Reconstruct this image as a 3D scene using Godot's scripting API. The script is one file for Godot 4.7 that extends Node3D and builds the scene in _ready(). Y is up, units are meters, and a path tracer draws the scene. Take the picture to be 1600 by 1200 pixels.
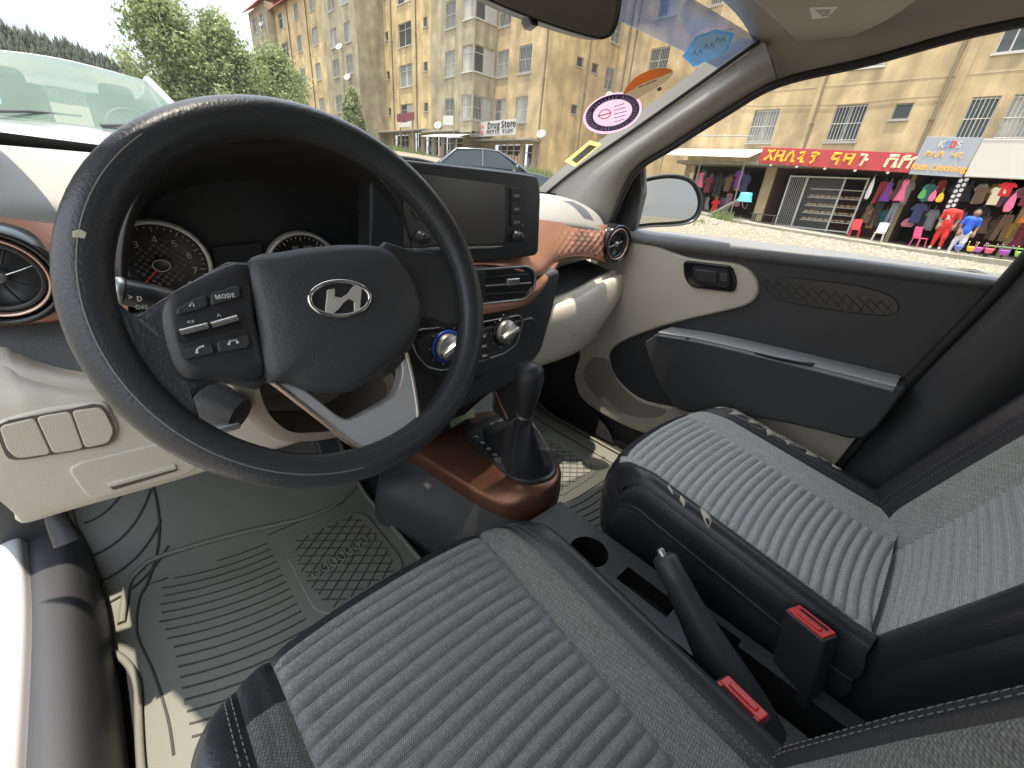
extends Node3D
# Right-hand-drive-free hatchback cabin seen from over the driver's seat. Car axes: -Z ahead, +X towards the passenger, Y up, metres.
const EYE := Vector3(-0.51, 1.10, 0.0)
const FOC := 640.0
const CR := Vector3(0.72959, 0.08006, 0.67918)
const CD := Vector3(-0.23893, -0.90070, 0.36284)
const CF := Vector3(0.64079, -0.42700, -0.63801)
var m := {}
var tx := {}
var names := {}
var rng := RandomNumberGenerator.new()

# ---------------------------------------------------------------- places
func ray(u: float, v: float) -> Vector3:
	return CR * (u - 800.0) + CD * (v - 600.0) + CF * FOC
func on(u: float, v: float, ax: int, val: float) -> Vector3:
	var d := ray(u, v)
	return EYE + d * ((val - EYE[ax]) / d[ax])
func fz(z: float) -> Transform3D:
	return Transform3D(Basis.IDENTITY, Vector3(0, 0, z))
func fx(x: float) -> Transform3D:
	return Transform3D(Basis(Vector3(0, 0, 1), Vector3(0, 1, 0), Vector3(-1, 0, 0)), Vector3(x, 0, 0))
func fy(y: float) -> Transform3D:
	return Transform3D(Basis(Vector3(1, 0, 0), Vector3(0, 0, -1), Vector3(0, 1, 0)), Vector3(0, y, 0))
func hit(xf: Transform3D, u: float, v: float) -> Vector2:
	var d := ray(u, v)
	var n := xf.basis.z
	var p := xf.affine_inverse() * (EYE + d * (n.dot(xf.origin - EYE) / n.dot(d)))
	return Vector2(p.x, p.y)
func hit3(xf: Transform3D, u: float, v: float, off := 0.0) -> Vector3:
	var q := hit(xf, u, v)
	return xf * Vector3(q.x, q.y, off)
func outline(xf: Transform3D, a: Array, sub := 0) -> PackedVector2Array:
	var p := PackedVector2Array()
	for i in range(0, a.size(), 2):
		p.append(hit(xf, a[i], a[i + 1]))
	return rounded(p, sub) if sub > 0 else p
func rounded(p: PackedVector2Array, sub: int) -> PackedVector2Array:
	var o := PackedVector2Array()
	var n := p.size()
	for i in n:
		for k in sub:
			o.append(p[i].cubic_interpolate(p[(i + 1) % n], p[(i - 1 + n) % n], p[(i + 2) % n], float(k) / sub))
	return o
func soft(p: PackedVector2Array, r: float, sub := 5) -> PackedVector2Array:   # corners rounded by radius r
	var o := PackedVector2Array()
	var n := p.size()
	for i in n:
		var a := p[(i - 1 + n) % n] - p[i]
		var b := p[(i + 1) % n] - p[i]
		var q := minf(r, 0.45 * minf(a.length(), b.length()))
		var s := p[i] + a.normalized() * q
		var e := p[i] + b.normalized() * q
		for k in sub + 1:
			var t := float(k) / sub
			o.append(s.lerp(p[i], t).lerp(p[i].lerp(e, t), t))
	return o
func rect(x0: float, y0: float, x1: float, y1: float, r := 0.0) -> PackedVector2Array:
	var p := PackedVector2Array([Vector2(x0, y0), Vector2(x1, y0), Vector2(x1, y1), Vector2(x0, y1)])
	return soft(p, r, 4) if r > 0.0 else p
func oval_px(xf: Transform3D, u: float, v: float, a: float, b: float, slope: float, n: int, k := 1.0) -> PackedVector2Array:
	var p := PackedVector2Array()
	for i in n:
		var w := TAU * i / n
		p.append(hit(xf, u + cos(w) * a * k, v - sin(w) * b * k + cos(w) * a * k * slope))
	return p
func oval(c: Vector2, rx: float, ry: float, n := 32, turn := 0.0) -> PackedVector2Array:
	var p := PackedVector2Array()
	for i in n:
		p.append(c + Vector2(cos(TAU * i / n) * rx, sin(TAU * i / n) * ry).rotated(turn))
	return p

# ---------------------------------------------------------------- shapes
func S() -> SurfaceTool:
	var st := SurfaceTool.new()
	st.begin(Mesh.PRIMITIVE_TRIANGLES)
	return st
func vt(st: SurfaceTool, p: Vector3, uv := Vector2.ZERO) -> void:
	st.set_uv(uv)
	st.add_vertex(p)
func tri(st: SurfaceTool, a: Vector3, b: Vector3, c: Vector3) -> void:
	vt(st, a); vt(st, b); vt(st, c)
func quad(st: SurfaceTool, a: Vector3, b: Vector3, c: Vector3, d: Vector3) -> void:
	tri(st, a, b, c); tri(st, a, c, d)
func lay(st: SurfaceTool, g: Array, loop := false, flip := false) -> void:    # a grid of points
	var h: int = g.size()
	var w: int = g[0].size()
	for j in h - 1:
		for i in (w if loop else w - 1):
			var k := (i + 1) % w
			var a: Vector3 = g[j][i]
			var b: Vector3 = g[j][k]
			var c: Vector3 = g[j + 1][k]
			var d: Vector3 = g[j + 1][i]
			if flip:
				quad(st, a, d, c, b)
			else:
				quad(st, a, b, c, d)
func crv(a: Array, t: float) -> Vector3:
	var n := a.size()
	var i := clampi(int(floor(t)), 0, n - 2)
	var p: Vector3 = a[i]
	var q: Vector3 = a[i + 1]
	var p0: Vector3 = a[i - 1] if i > 0 else p * 2.0 - q
	var q1: Vector3 = a[i + 2] if i + 2 < n else q * 2.0 - p
	return p.cubic_interpolate(q, p0, q1, t - i)
func surf(rows: Array, nu: int, nv: int) -> Array:
	var mid := []
	for r in rows:
		var l := []
		for i in nu + 1:
			l.append(crv(r, float(i) / nu * (r.size() - 1)))
		mid.append(l)
	var g := []
	for j in nv + 1:
		var l := PackedVector3Array()
		for i in nu + 1:
			var col := []
			for r in mid:
				col.append(r[i])
			l.append(crv(col, float(j) / nv * (rows.size() - 1)))
		g.append(l)
	return g
func thick(st: SurfaceTool, g: Array, back: Vector3) -> void:    # a skin with a back and closed edges
	st.set_smooth_group(1)
	lay(st, g)
	var h := []
	for r in g:
		var l := PackedVector3Array()
		for p in r:
			l.append(p + back)
		h.append(l)
	st.set_smooth_group(2)
	lay(st, h, false, true)
	st.set_smooth_group(3)
	lay(st, [h[0], g[0]])
	lay(st, [g[-1], h[-1]])
	var e := [PackedVector3Array(), PackedVector3Array(), PackedVector3Array(), PackedVector3Array()]
	for j in g.size():
		e[0].append(g[j][0]); e[1].append(h[j][0]); e[2].append(g[j][-1]); e[3].append(h[j][-1])
	lay(st, [e[0], e[1]])
	lay(st, [e[3], e[2]])
func shell(st: SurfaceTool, rows: Array, nu: int, nv: int, back: Vector3) -> void:
	thick(st, surf(rows, nu, nv), back)
func rw(ax: int, a: Array) -> Array:     # a row of points, each u, v, and where it stands along the axis
	var r := []
	for i in range(0, a.size(), 3):
		r.append(on(a[i], a[i + 1], ax, a[i + 2]))
	return r
func ccw(p: PackedVector2Array) -> PackedVector2Array:
	if Geometry2D.is_polygon_clockwise(p) == false:
		return p
	var q := p.duplicate()
	q.reverse()
	return q
func inset(p: PackedVector2Array, d: float) -> PackedVector2Array:   # p counter-clockwise
	var o := PackedVector2Array()
	var n := p.size()
	for i in n:
		var a := (p[i] - p[(i - 1 + n) % n]).normalized()
		var b := (p[(i + 1) % n] - p[i]).normalized()
		var na := Vector2(-a.y, a.x)
		var nb := Vector2(-b.y, b.x)
		var k := maxf(0.45, 1.0 + na.dot(nb))
		o.append(p[i] + (na + nb) / k * d)
	return o
func area(p: PackedVector2Array) -> float:
	var s := 0.0
	for i in p.size():
		s += p[i].cross(p[(i + 1) % p.size()])
	return s * 0.5
func cap(st: SurfaceTool, xf: Transform3D, p: PackedVector2Array, z: float, up := true) -> void:
	var t := Geometry2D.triangulate_polygon(p)
	for i in range(0, t.size(), 3):
		var a := p[t[i]]
		var b := p[t[i + 1]]
		var c := p[t[i + 2]]
		if ((b - a).cross(c - a) > 0.0) == up:
			var s := b
			b = c
			c = s
		for q in [a, b, c]:
			vt(st, xf * Vector3(q.x, q.y, z), q)
func plate(st: SurfaceTool, xf: Transform3D, poly: PackedVector2Array, z0: float, z1: float, bevel := 0.0) -> void:
	var p := ccw(poly)
	if area(p) < 0.0:
		p.reverse()
	var rings := [[p, z0]]
	if bevel > 0.0:
		for k in 4:
			var a := PI / 2 * k / 3.0
			rings.append([inset(p, bevel * (1.0 - cos(a))), z1 - bevel * (1.0 - sin(a))])
	else:
		rings.append([p, z1])
	st.set_smooth_group(-1 if p.size() < 12 else 5)
	for r in rings.size() - 1:
		var g := [PackedVector3Array(), PackedVector3Array()]
		for k in 2:
			for q in rings[r + k][0]:
				g[k].append(xf * Vector3(q.x, q.y, rings[r + k][1]))
		lay(st, g, true, true)
	st.set_smooth_group(6)
	cap(st, xf, rings[-1][0], z1)
	cap(st, xf, p, z0, false)
func dome(st: SurfaceTool, xf: Transform3D, poly: PackedVector2Array, prof: Array) -> void:   # prof: pairs of scale and height
	var c := Vector2.ZERO
	for q in poly:
		c += q / poly.size()
	var p := ccw(poly)
	var g := []
	for k in range(0, prof.size(), 2):
		var l := PackedVector3Array()
		for q in p:
			var w: Vector2 = c + (q - c) * float(prof[k])
			l.append(xf * Vector3(w.x, w.y, prof[k + 1]))
		g.append(l)
	st.set_smooth_group(1)
	lay(st, g, true, true)
func star(p: PackedVector2Array, c: Vector2, n: int) -> PackedVector2Array:    # the outline met by n even spokes from c
	var o := PackedVector2Array()
	for i in n:
		var d := Vector2.from_angle(TAU * i / n)
		var far := 0.0
		for k in p.size():
			var h = Geometry2D.segment_intersects_segment(c, c + d * 4.0, p[k], p[(k + 1) % p.size()])
			if h != null:
				far = maxf(far, c.distance_to(h))
		o.append(c + d * far)
	return o
func loft(st: SurfaceTool, xf: Transform3D, rings: Array) -> void:    # each ring: outline, scale about its middle, height
	var g := []
	for r in rings:
		var c := Vector2.ZERO
		for q in r[0]:
			c += q / r[0].size()
		var l := PackedVector3Array()
		for q in r[0]:
			var w: Vector2 = c + (q - c) * float(r[1])
			l.append(xf * Vector3(w.x, w.y, r[2]))
		g.append(l)
	st.set_smooth_group(1)
	lay(st, g, true, true)
func box(st: SurfaceTool, c: Vector3, s: Vector3, bevel := 0.0, b := Basis.IDENTITY) -> void:
	plate(st, Transform3D(b, c), rect(-s.x / 2, -s.y / 2, s.x / 2, s.y / 2, bevel * 1.5), -s.z / 2, s.z / 2, bevel)
func tube(st: SurfaceTool, pts: Array, rad, seg := 8, closed := false, flat := 1.0, up := Vector3.UP) -> void:
	var n := pts.size()
	var g := []
	var side := Vector3.ZERO
	for i in n:
		var a: Vector3 = pts[(i - 1 + n) % n] if closed or i > 0 else pts[0]
		var b: Vector3 = pts[(i + 1) % n] if closed or i < n - 1 else pts[n - 1]
		var d := (b - a).normalized()
		if side == Vector3.ZERO:
			side = d.cross(up if absf(d.dot(up)) < 0.95 else Vector3.RIGHT).normalized()
		side = (side - d * side.dot(d)).normalized()
		var o := side.cross(d)
		var r: float = rad[i] if rad is Array else rad
		var l := PackedVector3Array()
		for k in seg:
			l.append(pts[i] + (side * cos(TAU * k / seg) + o * sin(TAU * k / seg) * flat) * r)
		g.append(l)
	st.set_smooth_group(1)
	if closed:
		g.append(g[0])
	lay(st, g, true)
	if not closed:
		st.set_smooth_group(4)
		for e in [0, n - 1]:
			for k in seg:
				if e == 0:
					tri(st, pts[0], g[0][k], g[0][(k + 1) % seg])
				else:
					tri(st, pts[e], g[e][(k + 1) % seg], g[e][k])
func lathe(st: SurfaceTool, xf: Transform3D, prof: Array, n := 32) -> void:    # pairs radius, height along local z
	var g := []
	for k in range(0, prof.size(), 2):
		var l := PackedVector3Array()
		for i in n:
			l.append(xf * Vector3(cos(TAU * i / n) * prof[k], sin(TAU * i / n) * prof[k], prof[k + 1]))
		g.append(l)
	st.set_smooth_group(1)
	lay(st, g, true, true)
func curve3(a: Array, n: int) -> Array:
	var o := []
	for i in n + 1:
		o.append(crv(a, float(i) / n * (a.size() - 1)))
	return o
func along(xf: Transform3D, p: PackedVector2Array, z := 0.0) -> Array:
	var o := []
	for q in p:
		o.append(xf * Vector3(q.x, q.y, z))
	return o

# ---------------------------------------------------------------- objects
func nm(called: String) -> String:
	var k: int = names.get(called, 0)
	names[called] = k + 1
	return called if k == 0 else "%s_%03d" % [called, k]
func tag(o: Node, label: String, category: String, group := "", kind := "") -> Node:
	if label:
		o.set_meta("label", label)
	if category:
		o.set_meta("category", category)
	if group:
		o.set_meta("group", group)
	if kind:
		o.set_meta("kind", kind)
	return o
func thing(called: String, label: String, category: String, at := Vector3.ZERO, group := "") -> Node3D:
	var o := Node3D.new()
	o.name = nm(called)
	o.position = at
	add_child(o, true)
	tag(o, label, category, group)
	return o
func part(parent: Node3D, called: String, st: SurfaceTool, mat: Material, kind := "", label := "") -> MeshInstance3D:
	var o := MeshInstance3D.new()
	st.generate_normals()
	var me := st.commit()
	me.surface_set_material(0, mat)
	o.mesh = me
	o.name = called
	if not parent is MeshInstance3D:
		o.position = -parent.position
	parent.add_child(o, true)
	if kind:
		o.set_meta("kind", kind)
	if label:
		o.set_meta("label", label)
	return o
func single(called: String, st: SurfaceTool, mat: Material, label: String, category: String, group := "", kind := "") -> MeshInstance3D:
	var o := MeshInstance3D.new()
	st.generate_normals()
	var me := st.commit()
	me.surface_set_material(0, mat)
	o.mesh = me
	o.name = nm(called)
	add_child(o, true)
	tag(o, label, category, group, kind)
	return o
func copy(src: Node3D, at: Vector3, turn: float, label: String) -> Node3D:
	var o: Node3D = src.duplicate()
	var base := String(src.name)
	o.name = nm(base)
	add_child(o, true)
	o.position = at
	o.rotation.y = turn
	o.set_meta("label", label)
	return o
func words(parent: Node3D, called: String, text: String, xf: Transform3D, height: float, mat: Material, bold := false, mono := "Droid Sans", wide := 1.0, slant := 0.0) -> void:
	var t := TextMesh.new()
	var f := SystemFont.new()
	f.font_names = PackedStringArray([mono])
	if bold:
		f.font_weight = 700
	t.font = f
	t.text = text
	t.font_size = 48
	t.pixel_size = height / 35.0
	t.depth = height * 0.06
	t.curve_step = 1.5
	t.material = mat
	var o := MeshInstance3D.new()
	o.mesh = t
	o.name = called
	var b := xf.basis
	o.transform = Transform3D(Basis(b.x * wide, b.y + b.x * slant, b.z), xf.origin - (Vector3.ZERO if parent is MeshInstance3D or parent == self else parent.position))
	parent.add_child(o, true)

# ---------------------------------------------------------------- surfaces
func noise_tex(key: String, type: int, freq: float, lo: float, hi: float, size := 512, oct := 4) -> void:
	var n := FastNoiseLite.new()
	n.noise_type = type
	n.frequency = freq
	n.seed = hash(key) % 1000
	n.fractal_octaves = oct
	if type == FastNoiseLite.TYPE_CELLULAR:
		n.fractal_type = FastNoiseLite.FRACTAL_NONE
	var im := n.get_seamless_image(size, size)
	im.convert(Image.FORMAT_L8)
	if lo > 0.0 or hi < 1.0:
		var d := im.get_data()
		for i in d.size():
			d[i] = int(255.0 * (lo + (hi - lo) * d[i] / 255.0))
		im = Image.create_from_data(size, size, false, Image.FORMAT_L8, d)
	tx[key] = ImageTexture.create_from_image(im)
func noise_image(type: int, freq: float) -> Image:
	var n := FastNoiseLite.new()
	n.noise_type = type
	n.frequency = freq
	n.seed = 21
	n.fractal_octaves = 5
	var im := n.get_seamless_image(512, 512)
	im.convert(Image.FORMAT_L8)
	return im
func weave_tex() -> void:
	var s := 256
	var d := PackedByteArray()
	var h := PackedByteArray()
	d.resize(s * s)
	h.resize(s * s)
	var r := RandomNumberGenerator.new()
	r.seed = 5
	var tone := PackedFloat32Array()
	for i in 64 * 64:
		tone.append(r.randf_range(0.82, 1.0))
	for y in s:
		for x in s:      # knitted loops: offset rows of small slanted stitches
			var row := y / 8
			var xx := (x + (4 if row % 2 else 0)) % s
			var fx_ := fmod(xx, 8.0) / 8.0 - 0.5
			var fy_ := fmod(y, 8.0) / 8.0 - 0.5
			var e := 1.0 - clampf((absf(fx_ + fy_ * 0.35) * 1.5 + absf(fy_) * 1.0) * 1.25, 0.0, 1.0)
			h[y * s + x] = int(255.0 * sqrt(e))
			d[y * s + x] = int(255.0 * clampf((0.62 + 0.38 * sqrt(e)) * tone[(row % 32) * 64 + (xx / 8) % 32], 0, 1))
	tx["weave"] = ImageTexture.create_from_image(Image.create_from_data(s, s, false, Image.FORMAT_L8, d))
	tx["weave_h"] = ImageTexture.create_from_image(Image.create_from_data(s, s, false, Image.FORMAT_L8, h))
func M(key: String, r: float, g: float, b: float, rough: float, o := {}) -> StandardMaterial3D:
	var s := StandardMaterial3D.new()
	s.albedo_color = Color(r, g, b).linear_to_srgb()
	s.roughness = rough
	s.metallic = o.get("metal", 0.0)
	s.metallic_specular = o.get("spec", 0.5)
	if o.has("tex"):
		s.albedo_texture = tx[o.tex]
	if o.has("bump"):
		s.heightmap_enabled = true
		s.heightmap_texture = tx[o.bump]
		s.heightmap_scale = o.get("bs", 0.02)
	if o.has("tex") or o.has("bump"):
		s.uv1_triplanar = true
		s.uv1_world_triplanar = o.get("world", false)
		var k: float = o.get("k", 10.0)
		s.uv1_scale = Vector3(k, k, k)
	if o.has("coat"):
		s.clearcoat_enabled = true
		s.clearcoat = o.coat
		s.clearcoat_roughness = o.get("coat_rough", 0.1)
	if o.has("rim"):
		s.rim_enabled = true
		s.rim = o.rim
	if o.has("alpha"):
		s.transparency = BaseMaterial3D.TRANSPARENCY_ALPHA
		s.albedo_color.a = o.alpha
	if o.has("backlight"):
		s.backlight_enabled = true
		s.backlight = Color(r, g, b).linear_to_srgb() * float(o.backlight)
	m[key] = s
	return s
func materials() -> void:
	noise_tex("grain", FastNoiseLite.TYPE_CELLULAR, 0.11, 0, 1)
	noise_tex("fine", FastNoiseLite.TYPE_SIMPLEX_SMOOTH, 0.12, 0, 1)
	noise_tex("wear", FastNoiseLite.TYPE_SIMPLEX_SMOOTH, 0.012, 0.78, 1.0, 512, 6)
	noise_tex("stain", FastNoiseLite.TYPE_SIMPLEX_SMOOTH, 0.008, 0.84, 1.0, 512, 6)
	noise_tex("streak", FastNoiseLite.TYPE_SIMPLEX_SMOOTH, 0.018, 0.74, 1.0, 512, 5)
	var im: Image = tx["streak"].get_image()
	im = im.get_region(Rect2i(0, 0, 512, 100))
	im.resize(512, 512, Image.INTERPOLATE_CUBIC)
	var mix := noise_image(FastNoiseLite.TYPE_SIMPLEX_SMOOTH, 0.012)
	var da := im.get_data()
	var db := mix.get_data()
	for y in 512:
		for x in 512:
			var k := y * 512 + x
			var edge := minf(1.0, minf(y, 511 - y) / 60.0)     # streaks fade out where the tile ends
			da[k] = int(clampf(lerpf(206.0, da[k], edge) * (0.84 + 0.20 * db[k] / 255.0), 0, 255))
	tx["streak"] = ImageTexture.create_from_image(Image.create_from_data(512, 512, false, Image.FORMAT_L8, da))
	noise_tex("grit", FastNoiseLite.TYPE_SIMPLEX_SMOOTH, 0.08, 0.6, 1.0, 512, 5)
	noise_tex("carpet", FastNoiseLite.TYPE_SIMPLEX_SMOOTH, 0.3, 0.3, 1.0, 256, 2)
	weave_tex()
	M("black", 0.040, 0.041, 0.045, 0.50, {"bump": "grain", "bs": 0.02, "k": 9.0})
	M("black_smooth", 0.030, 0.031, 0.035, 0.34)
	M("black_deep", 0.010, 0.010, 0.012, 0.7)
	M("piano", 0.012, 0.012, 0.014, 0.12)
	M("hood", 0.022, 0.023, 0.027, 0.6, {"bump": "grain", "bs": 0.02, "k": 9.0})
	M("wheel", 0.040, 0.043, 0.050, 0.36, {"bump": "grain", "bs": 0.035, "k": 7.0})
	M("airbag", 0.050, 0.053, 0.060, 0.46, {"bump": "grain", "bs": 0.03, "k": 8.0})
	M("pad", 0.23, 0.228, 0.21, 0.7, {"bump": "grain", "bs": 0.03, "k": 8.0})
	M("pad_dark", 0.10, 0.105, 0.11, 0.7, {"bump": "grain", "bs": 0.03, "k": 8.0})
	M("cream", 0.56, 0.51, 0.42, 0.55, {"bump": "grain", "bs": 0.012, "k": 9.0})
	M("cream_line", 0.11, 0.095, 0.075, 0.7)
	M("beige", 0.33, 0.305, 0.26, 0.75, {"bump": "fine", "bs": 0.01, "k": 12.0})
	M("pillar", 0.27, 0.257, 0.228, 0.6, {"bump": "grain", "bs": 0.012, "k": 9.0})
	M("tan", 0.28, 0.24, 0.20, 0.6)
	M("copper", 0.48, 0.24, 0.165, 0.34, {"metal": 0.55})
	M("silver", 0.62, 0.61, 0.59, 0.25, {"metal": 0.9})
	M("satin", 0.42, 0.42, 0.43, 0.38, {"metal": 0.85})
	M("spoke_silver", 0.55, 0.56, 0.58, 0.36, {"metal": 0.45})
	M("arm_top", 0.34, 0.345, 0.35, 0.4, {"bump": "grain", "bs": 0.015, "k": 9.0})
	M("worn_grey", 0.17, 0.175, 0.19, 0.7)
	M("badge", 0.72, 0.71, 0.68, 0.35, {"metal": 0.35})
	M("chrome", 0.75, 0.75, 0.74, 0.1, {"metal": 1.0})
	M("print", 0.62, 0.62, 0.62, 0.6)
	M("leather", 0.030, 0.031, 0.037, 0.38, {"bump": "grain", "bs": 0.03, "k": 8.0})
	M("fabric", 0.44, 0.44, 0.435, 0.95, {"tex": "weave", "bump": "weave_h", "bs": 0.05, "k": 14.0, "rim": 0.3})
	M("fabric_plain", 0.35, 0.35, 0.335, 0.95, {"tex": "weave", "bump": "weave_h", "bs": 0.06, "k": 10.0, "rim": 0.3})
	M("fabric_pale", 0.93, 0.95, 0.92, 0.95, {"tex": "weave", "bump": "weave_h", "bs": 0.05, "k": 14.0, "rim": 0.3})
	M("fabric_pale_plain", 0.84, 0.85, 0.80, 0.95, {"tex": "weave", "bump": "weave_h", "bs": 0.06, "k": 12.0, "rim": 0.3})
	M("thread", 0.16, 0.16, 0.16, 0.8)
	M("worn", 0.55, 0.49, 0.38, 0.8)
	M("mat", 0.155, 0.155, 0.132, 0.55, {"bump": "fine", "bs": 0.01, "k": 10.0})
	M("mat_groove", 0.045, 0.045, 0.04, 0.8)
	M("carpet", 0.05, 0.05, 0.052, 1.0, {"tex": "carpet", "bump": "carpet", "bs": 0.1, "k": 12.0})
	M("rail", 0.15, 0.152, 0.155, 0.42, {"bump": "grain", "bs": 0.015, "k": 9.0})
	M("sill", 0.038, 0.038, 0.043, 0.5, {"bump": "fine", "bs": 0.01, "k": 10.0})
	M("white_paint", 0.44, 0.44, 0.45, 0.25, {"coat": 1.0})
	M("red_button", 0.62, 0.03, 0.03, 0.35)
	M("seal", 0.014, 0.014, 0.015, 0.6)
	M("glass", 0.9, 0.95, 0.93, 0.02, {"alpha": 0.03, "spec": 0.12})
	M("tinted_glass", 0.01, 0.012, 0.012, 0.03, {"alpha": 0.72, "spec": 0.3})
	M("mirror", 0.5, 0.5, 0.48, 0.02, {"metal": 1.0})
	M("lens", 0.01, 0.011, 0.012, 0.08, {"spec": 0.35})
	M("display", 0.085, 0.082, 0.075, 0.25, {"spec": 0.9})
	M("console", 0.062, 0.063, 0.070, 0.48, {"bump": "grain", "bs": 0.02, "k": 9.0})
	M("needle", 0.7, 0.05, 0.03, 0.5)
	M("blue_ring", 0.02, 0.08, 0.55, 0.4)
	M("dial", 0.02, 0.021, 0.024, 0.5)
	M("paper_money", 0.42, 0.46, 0.30, 0.9)
	M("speaker", 0.30, 0.265, 0.21, 0.8, {"bump": "grain", "bs": 0.12, "k": 2.2})
# ---------------------------------------------------------------- the cabin
func cabin_shell() -> void:
	var t := thing("car_body", "beige-lined hatchback cabin with sloping windscreen pillar, roof lining and dark sills", "car", Vector3(0, 0.1, 0))
	# roof lining, windscreen edge to tailgate
	var rows := []
	for z in [-0.44, -0.30, -0.08, 0.35, 0.85, 1.25]:
		var f: float = clampf((z + 0.44) / 0.40, 0, 1)
		var y := lerpf(1.352, 1.412, f)
		var e := -0.055 if z < -0.4 else 0.0
		rows.append([Vector3(-0.61, y - 0.01, z), Vector3(-0.575, y + 0.035, z), Vector3(-0.46, 1.435, z + e * 0.4), Vector3(-0.2, 1.452, z + e), Vector3(0.2, 1.452, z + e), Vector3(0.46, 1.435, z + e * 0.4), Vector3(0.575, y + 0.035, z), Vector3(0.612, y - 0.012, z)])
	var st := S()
	shell(st, rows, 42, 30, Vector3(0, 0.03, 0))
	part(t, "roof_lining", st, m.beige)
	# right windscreen pillar
	st = S()
	var l := rw(0, [850, 312, 0.62, 905, 268, 0.598, 1000, 204, 0.576, 1100, 135, 0.552, 1196, 68, 0.532])
	var k := rw(0, [905, 335, 0.60, 960, 265, 0.575, 1035, 205, 0.556, 1120, 148, 0.534, 1206, 92, 0.516])
	var r := rw(0, [950, 352, 0.63, 988, 268, 0.612, 1050, 224, 0.595, 1130, 172, 0.575, 1214, 124, 0.560])
	var q := []
	for p in r:
		q.append(p + Vector3(0.035, -0.004, -0.02))
	var s0 := []
	for p in l:
		s0.append(p + Vector3(0.01, 0.02, -0.06))
	shell(st, [s0, l, k, r, q], 24, 14, Vector3(0.03, 0.004, -0.01))
	part(t, "windscreen_pillar", st, m.pillar)
	var flip := func(list):
		var w := []
		for p in list:
			w.append(Vector3(-p.x, p.y, p.z))
		return w
	var wide := []
	for p in r:
		wide.append(Vector3(-p.x - 0.10 - 0.06 * clampf((1.36 - p.y) / 0.3, 0, 1), p.y - 0.02, p.z - 0.03))
	st = S()
	shell(st, [flip.call(s0), flip.call(l), flip.call(k), flip.call(r), wide], 24, 14, Vector3(-0.02, 0.004, -0.01))
	part(t, "windscreen_pillar", st, m.pillar)
	st = S()
	shell(st, [[Vector3(-0.70, 0.30, -1.22), Vector3(-0.70, 0.30, -1.12), Vector3(-0.70, 0.30, -1.03)], [Vector3(-0.705, 0.60, -1.22), Vector3(-0.705, 0.60, -1.10), Vector3(-0.71, 0.55, -0.99)], [Vector3(-0.72, 0.98, -1.22), Vector3(-0.72, 0.98, -1.06), Vector3(-0.74, 0.98, -0.90)]], 10, 10, Vector3(-0.08, 0, 0))
	part(t, "hinge_pillar", st, m.black)
	st = S()
	box(st, Vector3(-0.655, 1.395, 0.42), Vector3(0.10, 0.06, 1.7), 0.02)
	part(t, "roof_rail", st, m.beige)
	st = S()
	var off := []
	for p in r:
		off.append(p + Vector3(0.006, -0.006, 0.003))
	off.append_array([Vector3(0.604, 1.368, -0.25), Vector3(0.612, 1.398, -0.08), Vector3(0.613, 1.402, 0.2), Vector3(0.613, 1.40, 0.5)])
	tube(st, curve3(off, 48), 0.0085, 8)
	part(t, "door_seal", st, m.seal)
	st = S()
	off = []
	for p in l:
		off.append(p + Vector3(-0.004, 0.004, -0.012))
	tube(st, curve3(off, 30), 0.006, 6, false, 0.6)
	part(t, "windscreen_seal", st, m.seal)
	st = S()
	tube(st, curve3([on(1197, 69, 0, 0.531), on(1206, 96, 0, 0.517), on(1215, 126, 0, 0.560)], 10), 0.0016, 5)
	part(t, "panel_gap", st, m.cream_line)
	# windscreen: black band at the foot, tinted band at the head, the pane between
	var wl := []
	var wr := []
	var wm := []
	for i in 5:
		var f := i / 4.0
		var p: Vector3 = crv(l, f * 4.0) + Vector3(0.0, 0.012, -0.02)
		wr.append(p)
		wl.append(Vector3(-p.x, p.y, p.z))
		wm.append(Vector3(0, p.y + 0.012, p.z - 0.07))
	st = S()
	lay_smooth(st, surf([wl, wm, wr], 12, 16))
	part(t, "windscreen", st, m.glass)
	st = S()
	var a := []
	var b := []
	for i in 9:
		var g := surf([wl, wm, wr], 12, 8)
		a.append(g[i][12] + Vector3(0, -0.003, 0.003))
		b.append(g[i][10] + Vector3(0, -0.003, 0.003))
	shell(st, [a, b], 16, 2, Vector3(0, 0.002, -0.001))
	part(t, "tinted_band", st, M("tint", 0.03, 0.16, 0.42, 0.1, {"alpha": 0.42, "spec": 0.4}))
	st = S()
	shell(st, [[Vector3(-0.70, 1.085, -1.02), Vector3(-0.3, 1.092, -1.07), Vector3(0.3, 1.092, -1.07), Vector3(0.64, 1.085, -1.0)], [Vector3(-0.70, 1.120, -0.99), Vector3(-0.3, 1.108, -1.05), Vector3(0.3, 1.106, -1.05), Vector3(0.64, 1.100, -0.985)]], 16, 2, Vector3(0, -0.02, -0.02))
	part(t, "windscreen_black_band", st, m.seal)
	# right centre pillar with its trim
	st = S()
	r = [Vector3(0.665, 0.34, -0.04), Vector3(0.665, 0.54, -0.015), Vector3(0.664, 0.80, 0.025), Vector3(0.655, 1.01, 0.072), Vector3(0.625, 1.25, 0.11), Vector3(0.585, 1.41, 0.13)]
	k = []
	q = []
	off = []
	for p in r:
		k.append(p + Vector3(-0.028, 0, 0.035))
		q.append(p + Vector3(-0.03, 0, 0.11))
		off.append(p + Vector3(0.03, 0, 0.22))
	shell(st, [r, k, q, off], 20, 10, Vector3(0.05, 0, 0.01))
	part(t, "centre_pillar", st, m.black)
	st = S()
	off = []
	for p in r:
		off.append(p + Vector3(0.004, 0, -0.008))
	tube(st, curve3(off, 24), 0.011, 8)
	part(t, "door_seal", st, m.seal)
	# sills, floor, bulkhead, rear
	st = S()
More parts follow.
